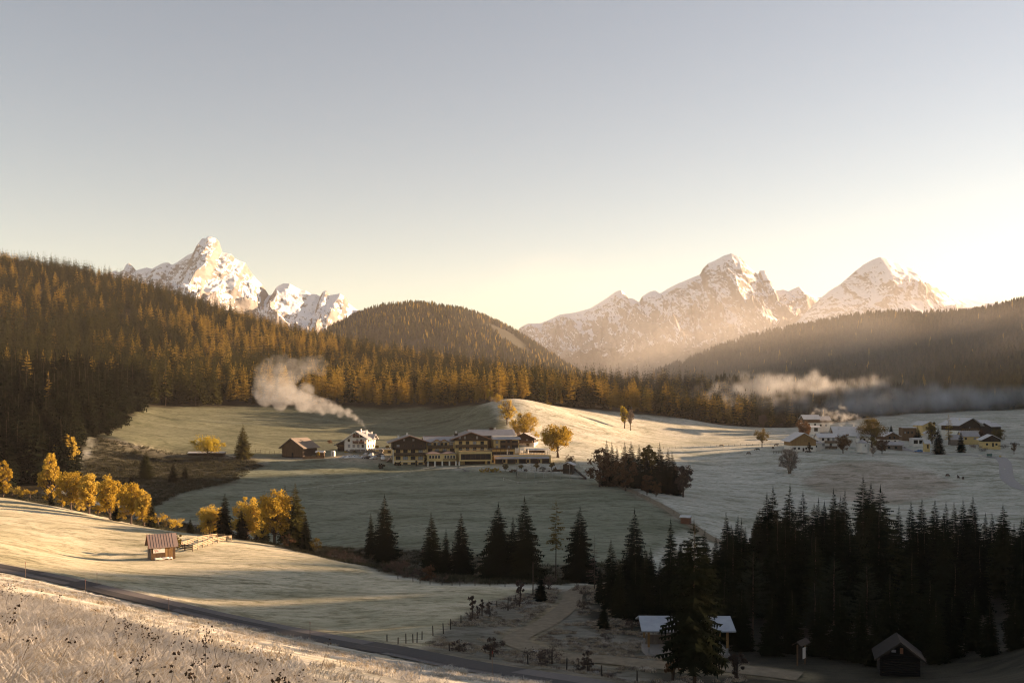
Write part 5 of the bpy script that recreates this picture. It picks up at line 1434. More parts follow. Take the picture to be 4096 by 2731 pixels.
# hut and ball court
e = house('garden_hut', 'small dark hut with pale roof above the ball court', 567.7, 405, -18, 3.9, 3.6, 2.5, 3.4, m_dark, roof=m_frost, over=0.6, base_row=470.2, cat='hut', sink=1.5)
box(e, 'bench_box', -1.9, 1.9, -0.5, -0.05, -0.6, 0.9, m_black)

# ---- hamlet
e = house('hay_barn', 'honey coloured wooden barn on a white base with frosted roof', 803.5, 515, 3, 13.0, 11, 5.9, 9.6, m_white, upper=m_honey, split=3.0, roof=m_frost, over=1.5, base_row=451.0, rows=((1.2, (-4.6, -2.4, 1.5, 4.4), 0.95, 0.9),), door=(0.0, 1.0, 1.9), up_rows=((5.2, (1.2,), 0.9, 1.1),), edge=m_frost, pale=0.0, cat='barn', sink=3)
mb = MB()
for i in range(40):
    x = -6.5 + (i + 0.5) * 13 / 40; t_ = 5.9 + 3.7 * (1 - abs(x) / 6.5) - 0.3
    mb.box(x - 0.14, x + 0.14, -0.1 - 0.02 * (i % 2), -0.063, 3.05, max(5.6, t_))
mb.build('plank_cladding', m_honey, e)
house('farmhouse', 'white farmhouse with two dark balconies beside the wooden barn', 828, 530, -4, 9.6, 9, 6.8, 8.6, m_white, roof=m_frost, ridge='x', over=0.8, base_row=449.4, rows=((5.0, (-2.6, 0.2, 2.8), 1.0, 1.3), (2.2, (-2.4, 1.4), 1.0, 1.3)), balc=((4.0, -1.8, 4.6), (1.2, -1.4, 4.6)), pale=0.2, sink=3)
house('farm_annex', 'low white annex between wooden barn and farmhouse', 817.5, 524, 0, 4.4, 6, 3.6, 4.4, m_white, roof=m_metal, ridge='x', over=0.4, base_row=449.6, rows=((1.6, (-0.8,), 0.9, 0.9),), sink=3)
house('long_house', 'big house under one long pale roof with smoking chimney', 852, 546, -3, 17.5, 12, 5.4, 9.6, m_white, upper=m_dark, split=4.2, roof=m_frost, ridge='x', over=1.2, base_row=444.0, rows=((2.0, (4.0, 6.6), 1.0, 1.3),), balc=((1.0, 2, 8.4),), chim=((3.0, 7, 10.6), (-6.0, 4, 8.5)), sink=3)
# chapel
t = empty('chapel', P(862, 448.2, 512), RAD(8)); tag(t, 'little white chapel with tented roof and tiny bell tower', 'chapel')
def octo(r, sy=1.0, n=8, ph=0.39): return [(r * math.cos(ph + 6.2832 * i / n), r * sy * math.sin(ph + 6.2832 * i / n)) for i in range(n)]
mb = MB(); mb.prism(octo(2.7), -2.0, 3.1, 'z'); mb.build('wall', m_white, t)
mb = MB(); q = octo(3.2)
for i in range(8): mb.face([(*q[i], 3.0), (*q[(i + 1) % 8], 3.0), (0, 0, 5.0)])
mb.build('roof', m_metal, t)
mb = MB(); mb.prism([(x - 1.9, y + 0.6) for x, y in octo(0.9)], 2.9, 5.4, 'z'); tw = mb.build('bell_tower', m_white, t)
mb = MB(); mb.lathe([(1.15, 5.4), (1.0, 5.9), (0.5, 6.6), (0.2, 7.4), (0.04, 8.6)], -1.9, 0.6, 8); mb.build('spire', m_metal, tw)
window(t, 0.4, -2.55, 1.1, 0.5, 1.1, frame=m_trim, pale=0); window(t, 2.53, -0.2, 1.1, 0.5, 1.1, RAD(90), frame=m_trim, pale=0)
house('far_farm', 'brown timber house with pale roof behind the brown tree', 812, 640, 2, 10, 9, 4.6, 7.0, m_white, upper=m_timber, split=2.0, roof=m_frost, ridge='x', over=0.8, base_row=425.5, rows=((0.5, (-2, 2), 1.0, 1.0),), sink=3)
house('misty_house', 'grey white house half lost in smoke behind the farm', 823, 645, -2, 9, 9, 5.0, 7.2, m_white, upper=m_greywood, split=3.0, roof=m_metal, ridge='x', over=0.7, base_row=427.0, rows=((1.0, (-1.5, 2.0), 1.0, 1.0),), sink=3, chim=((1, 4, 8.2),))
house('white_shed', 'small white garage in front of the brown timber house', 815, 610, 0, 6, 5, 2.4, 3.0, m_white, roof=m_frost, ridge='x', over=0.4, base_row=430.6, door=(0.6, 2.2, 2.0), cat='garage')
house('flat_bungalow', 'low modern bungalow with broad grey roof at the slope edge', 893, 540, -20, 9.5, 9, 2.9, 4.2, m_greywood, roof=m_metal, ridge='x', over=0.9, base_row=449.5, rows=((0.8, (-2, 1.5), 1.2, 1.2),), sink=2)
house('brown_chalet', 'brown chalet with pale roof above the bungalow', 892, 565, 14, 9, 9, 4.4, 6.4, m_white, upper=m_timber, split=2.2, roof=m_frost, over=1.0, base_row=443.0, rows=((0.6, (-2, 2), 1.0, 1.0),), up_rows=((2.8, (-1.5, 1.5), 1.0, 1.1),), sink=2.5)
house('brick_block', 'flat roofed reddish brick block in the hamlet', 909.5, 600, -3, 8.2, 7, 5.6, 5.9, m_timber, roof=m_frost, ridge='x', over=0.3, base_row=436.6, rows=((2.2, (-2.6, -0.8, 1.5), 0.7, 1.2),), sink=3)
house('gable_house', 'cream house with pale roof behind the yellow brown tree', 929, 625, 18, 9.5, 9, 4.2, 6.2, m_yel, roof=m_frost, over=1.2, base_row=430.8, rows=((1.6, (-2, 1.5), 1.0, 1.2),), chim=((0.5, 4, 7.0),), sink=2.5)
house('white_cottage', 'white cottage under a snowy roof behind the big dark spruce', 932, 590, -12, 7, 7, 2.8, 4.6, m_white, roof=m_frost, over=0.8, base_row=437.2, rows=((0.9, (-1.5, 1.5), 0.9, 1.0),), sink=2)
e = house('double_garage', 'white double garage with two dark gates', 918.5, 560, -4, 6.4, 6, 2.6, 3.0, m_white, roof=m_frost, ridge='x', over=0.3, base_row=443.2, cat='garage')
for x in (-1.5, 1.5): box(e, 'gate', x - 1.15, x + 1.15, -0.05, -0.003, 0, 2.1, m_black)
house('garden_pavilion', 'tiny cream pavilion with tent roof in a garden', 927.5, 540, 0, 2.6, 2.6, 2.9, 4.2, m_yel, roof=m_frost, ridge='x', over=0.6, base_row=447.6, cat='pavilion', door=(0.2, 0.9, 1.9))
house('big_chalet', 'largest dark timber chalet of the hamlet on a white base', 969.5, 615, 22, 17, 14, 6.2, 10.2, m_white, upper=m_dark, split=2.6, roof=m_frost, over=1.8, base_row=434.0, rows=((0.8, (-6, -3, 0, 3, 6), 1.2, 1.1),), up_rows=((3.6, (-4, 0, 4), 1.1, 1.1),), balc=((3.0, -7, 7),), chim=((-3, 5, 9.8),), sink=4, xm=1.5)
house('twin_roof_house', 'dark house with two staggered pale roofs at the forest edge', 988, 640, 26, 9.5, 10, 5.6, 7.6, m_dark, roof=m_frost, ridge='x', over=0.8, base_row=431.6, sink=4)
house('lower_roof_house', 'lower neighbour of the dark house with a small chimney', 996, 628, 26, 9.0, 9, 4.6, 6.6, m_dark, roof=m_frost, ridge='x', over=0.8, base_row=433.0, sink=4, chim=((1, 4, 7.0),))
house('yellow_house', 'cream house with long grey roof behind a dark hedge', 970.5, 580, -6, 9.2, 8, 3.0, 5.6, m_yel, roof=m_metal, ridge='x', over=0.7, base_row=440.6, rows=((1.0, (-2.6, 2.4), 1.0, 1.0),), sink=2.5)
house('gabled_chalet', 'small chalet with black timber gable and cream base near the road', 991.8, 555, -12, 9.0, 9, 4.0, 6.4, m_yel, upper=m_dark, split=2.6, roof=m_frost, over=1.3, base_row=445.9, rows=((0.7, (-2.5, 2.4), 0.9, 1.0),), door=(0.6, 1.0, 2.0), up_rows=((3.2, (-0.9, 1.0), 0.8, 1.0),), sink=2.5)
house('grey_roof_house', 'half hidden house with sagging grey roof left of the pointed spruce', 957, 572, -10, 6, 6, 2.2, 4.4, m_greywood, roof=m_metal, ridge='x', over=0.6, base_row=442.4, sink=2)
house('hillside_hut', 'tiny hut with white roof above the golden trees on the far slope', 635.5, 745, 0, 5.5, 4, 2.0, 3.2, m_dark, roof=m_frost, ridge='x', over=0.4, sink=2, cat='hut')
# ---- huts in the foreground
# hut in the field
dh = ground(151, 559.6, 150, 230).y
A, Bp, Cp = ground(151.2, 559.6, 150, 240), ground(171.0, 557.4, 150, 240), ground(144.2, 554.8, 150, 240)
ang = math.atan2(Bp.y - A.y, Bp.x - A.x); ang = max(RAD(8), min(RAD(30), ang))
w_ = (171.0 - 151.2) / F * A.y / math.cos(ang) * 1.02; dep_ = 3.4
t = empty('field_hut', (A.x, A.y, A.z - 0.05), ang); tag(t, 'small brown wooden hut with reddish sheet roof alone in the field', 'hut')
HUTW = w_
hE = 2.72; hR = 4.6
mb = MB(); mb.prism([(0, -0.4), (dep_, -0.4), (dep_, hE), (dep_ / 2, hR), (0, hE)], 0, w_, 'x'); mb.build('wall', m_dark, t)
pk = MB(); pk.box(0.0, 0.14, -0.05, -0.004, -0.3, hE - 0.05)
for i in range(24):
    x = (i + 0.5) * w_ / 24
    o = box(t, 'plank', x - w_ / 48 + 0.008, x + w_ / 48 - 0.008, -0.045 - 0.012 * (i % 3), -0.004, -0.3, hE - 0.1, m_honey if 14 <= i <= 20 and i not in (17,) else m_timber)
for i in range(18):
    y = (i + 0.5) * dep_ / 18; zt = hE + (hR - hE) * (1 - abs(y - dep_ / 2) / (dep_ / 2)) - 0.1
    o = box(t, 'plank', -0.04 - 0.01 * (i % 2), -0.004, y - dep_ / 36 + 0.006, y + dep_ / 36 - 0.006, -0.3, zt, m_greywood)
ro = roof_gable(t, -0.1, w_ + 0.1, 0, dep_, hE, hR, m_redmetal, over=0.38, ridge_axis='x', thick=0.10, edge=m_copper, seam=0.5)
box(t, 'window', -0.07, -0.05, dep_ * 0.42, dep_ * 0.52, 1.2, 2.0, m_black)
sg = box(t, 'banner', 0.35, w_ * 0.56, -0.10, -0.075, 1.35, 2.35, m_canvas)
box(sg, 'red_heading', w_ * 0.24, w_ * 0.43, -0.112, -0.102, 2.2, 2.36, m_red)
mb = MB(); rr = random.Random(3)
for i in range(16):
    x, z = 0.55 + rr.random() * 0.75, 1.55 + rr.random() * 0.4; s = rr.uniform(0.03, 0.08); mb.box(x - s, x + s, -0.108, -0.1015, z - s * 0.7, z + s * 0.7)
for x, z in ((1.5, 2.0), (1.58, 1.95), (1.35, 1.7), (1.65, 2.07)): mb.box(x - 0.04, x + 0.04, -0.108, -0.1015, z - 0.03, z + 0.03)
mb.build('printed_marks', m_red, sg)
tp = empty('covered_trough', t.matrix_basis @ Vector((w_ * 0.47, -0.75, 0.0)), ang); tag(tp, 'trough covered with a crumpled pale tarpaulin before the field hut', 'trough')
box(tp, 'frame', -1.55, 1.5, -0.3, 0.35, 0.02, 0.25, m_timber)
gx, gy_ = np.meshgrid(np.linspace(-1.6, 1.55, 22), np.linspace(-0.42, 0.42, 7))
gz = 0.55 + fbm(gx * 3, gy_ * 3, 3, 5) * 0.14 - (np.abs(gy_) / 0.42) ** 4 * 0.32
ix = np.arange(gx.size).reshape(gx.shape)
o = link(bpy.data.objects.new('tarpaulin', np_mesh('tarpaulin', np.stack([gx, gy_, gz], -1).reshape(-1, 3), np.stack([ix[:-1, :-1], ix[:-1, 1:], ix[1:, 1:], ix[1:, :-1]], -1).reshape(-1, 4), m_canvas)), tp)
sm = o.modifiers.new('thick', 'SOLIDIFY'); sm.thickness = 0.03
# open shelter under the trees
t = empty('open_shelter', P(648.7, 653.2, 106), RAD(-1)); tag(t, 'open timber shelter with blue grey frosted roof under the spruces', 'shelter')
W9 = 8.3
for (x, y) in ((0, 0), (3.55, -0.1), (W9, -0.25), (0, 4.2), (6.2, 4.0), (W9, 4.0)):
    o = box(t, 'post', x - 0.11, x + 0.11, y - 0.11, y + 0.11, 0.75, 2.7, m_honey); box(o, 'post_foot', x - 0.09, x + 0.09, y - 0.09, y + 0.09, -0.8, 0.748, m_steel)
mb = MB(); mb.prism([(-0.9, 2.55), (-0.9, 2.68), (2.2, 3.62), (2.2, 3.49)], -0.85, W9 + 0.8, 'x'); mb.prism([(2.2, 3.49), (2.2, 3.62), (5.2, 2.7), (5.2, 2.57)], -0.85, W9 + 0.8, 'x'); mb.build('roof', plain('blue_grey_frosted_sheet', (0.36, 0.40, 0.44), (0.26, 0.29, 0.33), 0.8, 0.6), t)
box(t, 'beam', -0.6, W9 + 0.6, -0.1, 0.1, 2.55, 2.73, m_timber); box(t, 'beam', -0.6, W9 + 0.6, 3.95, 4.15, 2.55, 2.73, m_timber); box(t, 'low_wall', 0.2, W9 - 0.4, 4.1, 4.3, -0.8, 1.1, m_greywood)
box(t, 'floor', -0.3, W9 + 0.3, -0.3, 4.3, -0.6, 0.06, m_conc)
# information board with bench
t = empty('notice_board', at(801, 100), RAD(50)); tag(t, 'wooden notice board with a white sheet in the dark wood', 'notice board')
box(t, 'panel', -0.9, 0.25, -0.05, 0.05, 0.6, 2.0, m_dark); box(t, 'white_sheet', 0.3, 0.95, -0.07, -0.03, 0.55, 1.65, m_canvas)
for x in (-0.85, 1.0): box(t, 'post', x - 0.06, x + 0.06, -0.06, 0.06, -0.4, 2.2, m_timber)
mb = MB(); mb.prism([(-0.5, 2.1), (0, 2.5), (0.5, 2.1), (0.5, 2.16), (0, 2.56), (-0.5, 2.16)], -1.1, 1.2, 'x'); mb.build('roof', m_dark, t)
# log hut
m_post0 = plain('shaded_old_wood', (0.035, 0.03, 0.026), (0.02, 0.017, 0.014), 3, 0.9)  # wood darkened to carry the shade of the trees above
t = empty('log_hut', at(900, 93) - Vector((0, 0, 0.1)), RAD(-16)); tag(t, 'dark log hut with pitched roof deep in the shade at the lower right', 'hut')
mb = MB()
for i in range(9):
    z = 0.1 + i * 0.22
    o = MB().tube([(-1.75, 0, z), (1.75, 0, z)], 0.115, 7).build('log', m_black, t); o = MB().tube([(-1.7, -0.15, z + 0.11), (-1.7, 3.2, z + 0.11)], 0.115, 7).build('log', m_black, t)
box(t, 'wall', -1.62, 1.62, 0.06, 3.0, -0.4, 2.0, m_black)  # log hut walls near-black, canopy shade put into the colour
gable_wall(t, 'gable', -1.7, 1.7, 0.0, 0.1, 2.05, 2.06, 3.25, m_black); roof_gable(t, -1.7, 1.7, 0, 3.1, 2.0, 3.3, m_black, over=0.55, thick=0.1, edge=m_post0)
o = box(t, 'window', -0.75, -0.35, -0.02, -0.004, 2.3, 2.55, m_curtain); box(t, 'shutter', 0.0, 0.28, -0.02, -0.004, 2.2, 2.75, m_copper); box(t, 'threshold', -1.6, 1.8, -0.6, -0.1, -0.05, 0.03, m_post0)
m_rust = plain('red_brown_boards', (0.20, 0.085, 0.05), (0.13, 0.055, 0.035), 2, 0.85)
# red stall below the copse
house('red_stall', 'little red brown hut with white roof beside the hill track', 685, 286, -22, 2.6, 2.4, 1.7, 2.0, m_rust, roof=m_frost, ridge='x', over=0.3, cat='hut', sink=0.6)
# ------------------------------------------------------------------ cars
def car_paint(name, c, rough=0.25, metal=0.0):
    m, nt, out = new_mat(name)
    b = nt.nodes.new('ShaderNodeBsdfPrincipled'); b.inputs['Roughness'].default_value = rough; b.inputs['Metallic'].default_value = metal
    b.inputs['Coat Weight'].default_value = 0.5
    n = noise_tex(nt, coords(nt, 'object'), 2.0, 4, 0.6)
    nt.links.new(ramp(nt, n, [(0.3, tuple(x * 0.85 for x in c)), (0.7, c)]), b.inputs['Base Color'])
    nt.links.new(b.outputs[0], out.inputs[0]); return m
m_cw, m_cb, m_cs, m_cblue = car_paint('white_car_paint', (0.72, 0.69, 0.66)), car_paint('black_car_paint', (0.02, 0.02, 0.024)), car_paint('silver_car_paint', (0.46, 0.45, 0.44), 0.3, 0.3), car_paint('blue_car_paint', (0.02, 0.13, 0.30))
m_tyre = plain('tyre_rubber', (0.03, 0.03, 0.03), (0.02, 0.02, 0.02), 5, 0.9); m_lamp = plain('lamp_glass', (0.7, 0.68, 0.62), (0.6, 0.58, 0.5), 5, 0.1, spec=0.6)
def loft(sections):
    """sections: x, list of (y, z) half outline from sill to centre top"""
    mb = MB(); n = len(sections[0][1])
    for x, pr in sections:
        for (y, z) in pr: mb.v.append((x, y, z))
        for (y, z) in reversed(pr): mb.v.append((x, -y, z))
    k = 2 * n
    for i in range(len(sections) - 1):
        for j in range(k):
            j2 = (j + 1) % k
            mb.f.append((i * k + j, i * k + j2, (i + 1) * k + j2, (i + 1) * k + j)); mb.m.append(0)
    mb.f.append(tuple(range(k))[::-1]); mb.m.append(0); mb.f.append(tuple((len(sections) - 1) * k + j for j in range(k))); mb.m.append(0)
    return mb
def car_meshes(kind):
    if kind == 'van':
        b = [(-2.3, 0.55, 0.95), (-2.2, 0.85, 1.05), (-1.0, 0.9, 1.08), (1.2, 0.9, 1.05), (2.1, 0.86, 0.98), (2.35, 0.7, 0.7)]
        c = [(-2.25, 1.0, 0.72, 1.05), (-2.1, 1.95, 0.72, 1.05), (0.8, 1.95, 0.74, 1.05), (1.75, 1.08, 0.74, 1.02)]
    elif kind == 'suv':
        b = [(-2.2, 0.6, 0.9), (-2.1, 0.86, 1.0), (-1.0, 0.92, 1.05), (1.0, 0.92, 1.02), (1.95, 0.88, 0.95), (2.2, 0.7, 0.65)]
        c = [(-2.1, 1.02, 0.66, 1.02), (-1.75, 1.68, 0.66, 1.02), (0.2, 1.70, 0.68, 1.02), (1.05, 1.03, 0.7, 1.02)]
    else:
        b = [(-2.1, 0.55, 0.78), (-2.0, 0.82, 0.88), (-1.0, 0.87, 0.93), (0.9, 0.87, 0.92), (1.85, 0.83, 0.82), (2.1, 0.65, 0.55)]
        c = [(-1.85, 0.9, 0.6, 0.9), (-1.2, 1.44, 0.6, 0.9), (0.05, 1.47, 0.62, 0.9), (0.95, 0.92, 0.66, 0.9)]
    body = loft([(x, [(w * 0.96, 0.22), (w, 0.5), (w, h * 0.82), (w * 0.9, h)]) for x, w, h in b])
    cab = loft([(x, [(0.84, zb - 0.02), (wt, zt), (wt * 0.6, zt + 0.03)]) for x, zt, wt, zb in c])
    g = MB()
    (xa, za, wa, zb), (xb, zb2, wb, _), (xc, zc, wc, _), (xd, zd, wd, _) = c
    for s in (-1, 1):
        pts = [(xa + 0.25, s * 0.80, zb + 0.06), (xd - 0.3, s * 0.80, zb + 0.06), (xc - 0.08, s * (wc + 0.055), zc - 0.10), (xb + 0.08, s * (wb + 0.055), zb2 - 0.10)]
        g.face(pts if s < 0 else pts[::-1])
    g.face([(xd - 0.08, -0.70, zb + 0.09), (xd - 0.08, 0.70, zb + 0.09), (xc + 0.10, wc * 0.88, zc - 0.045), (xc + 0.10, -wc * 0.88, zc - 0.045)])
    g.face([(xa - 0.0, 0.68, zb + 0.16), (xa - 0.0, -0.68, zb + 0.16), (xb - 0.12, -wb * 0.85, zb2 - 0.05), (xb - 0.12, wb * 0.85, zb2 - 0.05)])
    w = MB().tube([(0, -0.1, 0), (0, 0.1, 0)], 0.32, 12); r = MB().tube([(0, -0.115, 0), (0, 0.115, 0)], 0.19, 8)
    return body, cab, g, w.mesh('wheel', m_tyre, True), r.mesh('rim', m_steel)
CARM = {k: car_meshes(k) for k in ('hatch', 'suv', 'van')}
_cm = {}
def car(px, d, deg, kind, paint, label, group=None, row=None):
    b_ = at(px, d, 0.09)
    if row is not None: b_.z = -(row - H0) / F * d
    t = empty('parked_car', b_, RAD(deg)); tag(t, label, 'car', group)
    body, cab, g, w, r = CARM[kind]
    if (kind, paint.name) not in _cm: _cm[(kind, paint.name)] = (body.mesh('body', paint, True), cab.mesh('cabin', paint, True), g.mesh('car_windows', m_glass))
    bm, cm, gm = _cm[(kind, paint.name)]
    inst('body', bm, t); inst('cabin', cm, t); inst('car_windows', gm, t)
    for x in (-1.3, 1.32):
        for y in (-0.8, 0.8):
            o = inst('wheel', w, t, (x, y, 0.32)); inst('rim', r, o)
    for y in (-0.6, 0.6): box(t, 'headlight', 2.02, 2.16, y - 0.16, y + 0.16, 0.58, 0.74, m_lamp)
    return t
for px, row, d, deg, kd, pt, lb in ((343.9, 458.4, 434, -125, 'hatch', m_cs, 'silver car at the left end of the parked row'), (348.3, 458.5, 433, -118, 'suv', m_cw, 'white car with roof rails second in the parked row'), (354.5, 458.2, 434, -150, 'suv', m_cw, 'larger white car third in the parked row'), (362.6, 458.5, 434, -120, 'hatch', m_cs, 'silver grey car beside a darker one in the middle of the row'), (366.6, 458.6, 433, -135, 'hatch', m_cb, 'dark car half behind the silver grey one'),
        (373.6, 458.8, 432, -118, 'hatch', m_cw, 'white small car standing alone in the car park'), (365.8, 455.3, 444, -100, 'hatch', m_cs, 'pale car parked behind the row below the terrace wall'), (371.1, 456.0, 442, -95, 'suv', m_cw, 'white car parked behind the row facing downhill'), (379.6, 456.0, 441, 170, 'hatch', m_cb, 'black car below the terrace wall'), (382.8, 459.2, 429, -80, 'van', m_cw, 'white van with dark front next to the hotel')):
    car(px, d, deg, kd, pt, lb, 'cars in the hotel car park', row)
car(918.3, 533, 170, 'hatch', m_cblue, 'bright blue car on the road into the hamlet')

# ------------------------------------------------------------------ cows
m_cow = plain('brown_cow_hide', (0.085, 0.05, 0.032), (0.035, 0.022, 0.016), 1.3, 0.85); m_cow2 = plain('pale_cow_hide', (0.36, 0.28, 0.20), (0.24, 0.18, 0.12), 1.3, 0.85)
def cow_mesh(graze, hide):
    me = bpy.data.meshes.new('cow')
    hd = [(1.05, 0, 1.20), (1.35, 0, 0.95 if graze else 1.42), (1.62, 0, 0.42 if graze else 1.50), (1.84, 0, 0.18 if graze else 1.36)]
    V = [(0, 0, 1.05), (-0.75, 0, 1.14), (0.72, 0, 1.08)] + hd
    R = [0.36, 0.30, 0.33, 0.22, 0.17, 0.14, 0.09]; E = [(0, 1), (0, 2), (2, 3), (3, 4), (4, 5), (5, 6)]
    for root, x, kn in ((1, -0.72, -0.09), (2, 0.68, 0.03)):
        for s in (-1, 1):
            n = len(V); V += [(x, s * 0.2, 0.75), (x + kn, s * 0.2, 0.42), (x, s * 0.2, 0.04)]; R += [0.15, 0.075, 0.06]; E += [(root, n), (n, n + 1), (n + 1, n + 2)]
    n = len(V); V += [(-1.05, 0, 1.1), (-1.12, 0, 0.55)]; R += [0.05, 0.03]; E += [(1, n), (n, n + 1)]
    for s in (-1, 1):
        n = len(V); h = hd[2]; V += [(h[0] - 0.12, s * 0.24, h[2] + 0.14)]; R += [0.045]; E += [(5, n)]
    me.from_pydata(V, E, []); me.materials.append(hide)
    o = bpy.data.objects.new('tmp', me); COL.objects.link(o)
    md = o.modifiers.new('skin', 'SKIN')
    for i, r in enumerate(R): me.skin_vertices[0].data[i].radius = (r, r)
    me.skin_vertices[0].data[0].use_root = True
    o.modifiers.new('sub', 'SUBSURF').levels = 1
    dg = bpy.context.evaluated_depsgraph_get()
    out_me = bpy.data.meshes.new_from_object(o.evaluated_get(dg)); out_me.name = 'cow'
    if not out_me.materials: out_me.materials.append(hide)
    out_me.polygons.foreach_set('use_smooth', [True] * len(out_me.polygons))
    bpy.data.objects.remove(o)
    return out_me
COWG, COWU, COWP = cow_mesh(True, m_cow), cow_mesh(False, m_cow), cow_mesh(True, m_cow2)
for px, d, deg, ms, lb in ((722, 548, 185, COWP, 'pale cow grazing along the meadow fence'), (749, 508, 210, COWG, 'brown cow lowest on the slope left of the lone tree'), (757.7, 523, 170, COWG, 'brown cow grazing just left of the lone tree'), (773.2, 528, 95, COWG, 'dark cow seen end on right of the lone tree'), (776, 547, 10, COWU, 'dark cow standing behind the others near the barn'),
        (948, 436, 100, COWG, 'dark cow uppermost of three on the brown slope'), (958.4, 431, 80, COWU, 'dark cow standing in the middle of three on the brown slope'), (963, 429, 60, COWG, 'brown cow lowest of three on the brown slope')):
    o = inst('cow', ms, None, at(px, d, -0.02), RAD(deg)); tag(o, lb, 'cow', 'grazing cows')

# ------------------------------------------------------------------ poles, posts and fences
m_post = plain('old_fence_wood', (0.085, 0.062, 0.045), (0.04, 0.03, 0.023), 4, 0.9, bump=0.3)
m_pole = plain('snow_pole_wood', (0.30, 0.20, 0.14), (0.19, 0.12, 0.09), 4, 0.85); m_wire = plain('fence_wire', (0.30, 0.22, 0.13), (0.2, 0.15, 0.1), 3, 0.6)
SNOW = MB().tube([(0, 0, -0.3), (0, 0, 2.0)], [0.035, 0.025], 6).mesh('snow_pole', m_pole); SNOWT = MB().tube([(0, 0, 1.75), (0, 0, 2.0)], [0.034, 0.03], 6).mesh('pole_tip', m_red)
for px, row, lb in ((25.5, 575.5, 'snow pole at the left end of the road'), (97, 585.5, 'snow pole on the far side of the road left of the hut shadow'), (85.3, 593.6, 'snow pole on the near side of the road at the left'), (168.8, 612.5, 'snow pole on the near side below the hut'), (310, 641, 'snow pole on the near side where the field narrows'), (492.3, 673, 'tall snow pole in front of the farm track')):
    g = ground(px, row, 60, 190); t = empty('snow_pole', g); tag(t, lb, 'snow pole', 'snow poles along the road'); inst('pole', SNOW, t); inst('pole_tip', SNOWT, t)

PST = MB().tube([(0, 0, -0.3), (0, 0, 1.0), (0, 0, 1.15)], [0.07, 0.065, 0.045], 6).mesh('post', m_post)
def fence(name, pts, label, wires=(0.55, 0.95), tall=1.0, jitter=0.05, seed=0, wire=True, cat='fence', wmat=None, pmesh=None, wr=0.012):
    """pts: world points of the posts"""
    r = random.Random(seed); e = empty(name, pts[0]); tag(e, label, cat)
    o0 = Vector(pts[0]); tops = []
    for p in pts:
        p = Vector(p) - o0; s = tall * r.uniform(0.85, 1.15)
        q = inst('post', pmesh or PST, e, p, r.uniform(0, 6), (1, 1, s)); q.rotation_euler = (r.uniform(-jitter, jitter), r.uniform(-jitter, jitter), r.uniform(0, 6)); tops.append(p)
    if wire:
        mb = MB()
        for h in wires:
            for a, b_ in zip(tops[:-1], tops[1:]):
                mb.tube([a + Vector((0, 0, h * tall)), (a + b_) / 2 + Vector((0, 0, h * tall - 0.06)), b_ + Vector((0, 0, h * tall))], wr, 3, cap=False)
        mb.build('wire', wmat or m_wire, e)
    return e
fence('pasture_fence', [ground(px, row, 80, 170) for px, row in ((387, 643), (398, 645.5), (406, 644.5), (413, 642), (417, 642), (422, 639), (433, 635), (443.5, 633), (450.5, 628.7), (461, 623), (470.5, 620), (480, 614.5), (487, 611.5), (497, 607.5), (508, 604.5), (516, 601))], 'uneven fence of dark posts climbing from the road past the field corner', wire=False, seed=3)
fence('roadside_fence', [ground(px, row, 60, 140) for px, row in ((449.5, 652.5), (490, 661), (528, 665), (566.5, 671), (601.5, 676), (637, 681))], 'roadside fence with a single orange wire along the lower road', wires=(0.9,), seed=4)
fence('brook_fence', [at(px, d) for px, d in ((398, 176.5), (413, 173), (420, 171), (430, 169.5), (442, 168), (452, 167), (460, 166.5), (475, 166), (490, 165.5), (505, 165), (518, 164.5))], 'low fence along the lower edge of the frosted field', seed=5, wire=False)
for px, d, lb in ((422.5, 231, 'single square post at the foot of the hotel meadow'), (533, 156, 'thin tall pole beside the small spruce')):
    tall = 1.6 if px < 500 else 5.2
    o = MB().tube([(0, 0, -0.3), (0, 0, tall)], [0.1, 0.08], 6).build('wooden_post', m_post); o.location = at(px, d); tag(o, lb, 'post')
fence('meadow_fence', [at(px, d) for px, d in zip(np.linspace(604, 776, 30), np.interp(np.linspace(604, 776, 30), [604, 650, 700, 776], [512, 535, 548, 556]))], 'thin wire fence crossing the pale meadow towards the barn', seed=6)
fence('barn_fence', [at(px, d) for px, d in zip(np.linspace(251, 279, 7), np.linspace(452, 447, 7))], 'tall post fence between lone spruce and dark barn', tall=1.4, seed=8)
STK = MB().tube([(0, 0, -0.2), (0, 0, 1.1)], 0.035, 5).mesh('post', m_canvas)
m_tape = plain('white_fence_tape', (0.66, 0.66, 0.62), (0.55, 0.55, 0.52), 3, 0.7)
fence('tape_fence', [ground(px, row, 250, 430) for px, row in ((244, 493.4), (266, 492.6), (286, 491.8), (301, 490.6), (318, 488.6), (333, 487), (350, 485), (365, 482.8), (381, 480), (397, 477), (410, 473.6), (424, 470.2), (437, 467.9))], 'white tape fence sweeping across the slope below the hotel', wires=(0.95,), wmat=m_tape, pmesh=STK, jitter=0.02, wr=0.03)
fence('court_tape_fence', [ground(px, row, 330, 420) for px, row in ((503.5, 480), (518, 484), (536, 483.5), (554, 482), (571, 481), (588, 480.5))], 'white tape fence below the ball court', wires=(0.95,), wmat=m_tape, pmesh=STK, jitter=0.02, wr=0.03)
fence('copse_fence', [ground(px, row, 280, 420) for px, row in ((600, 479.5), (612, 483.3), (624, 488.5), (637, 494.2), (650, 500), (662, 505.5), (674, 513))], 'dark rail fence along the brow above the copse track', wires=(0.5, 0.9), seed=9)
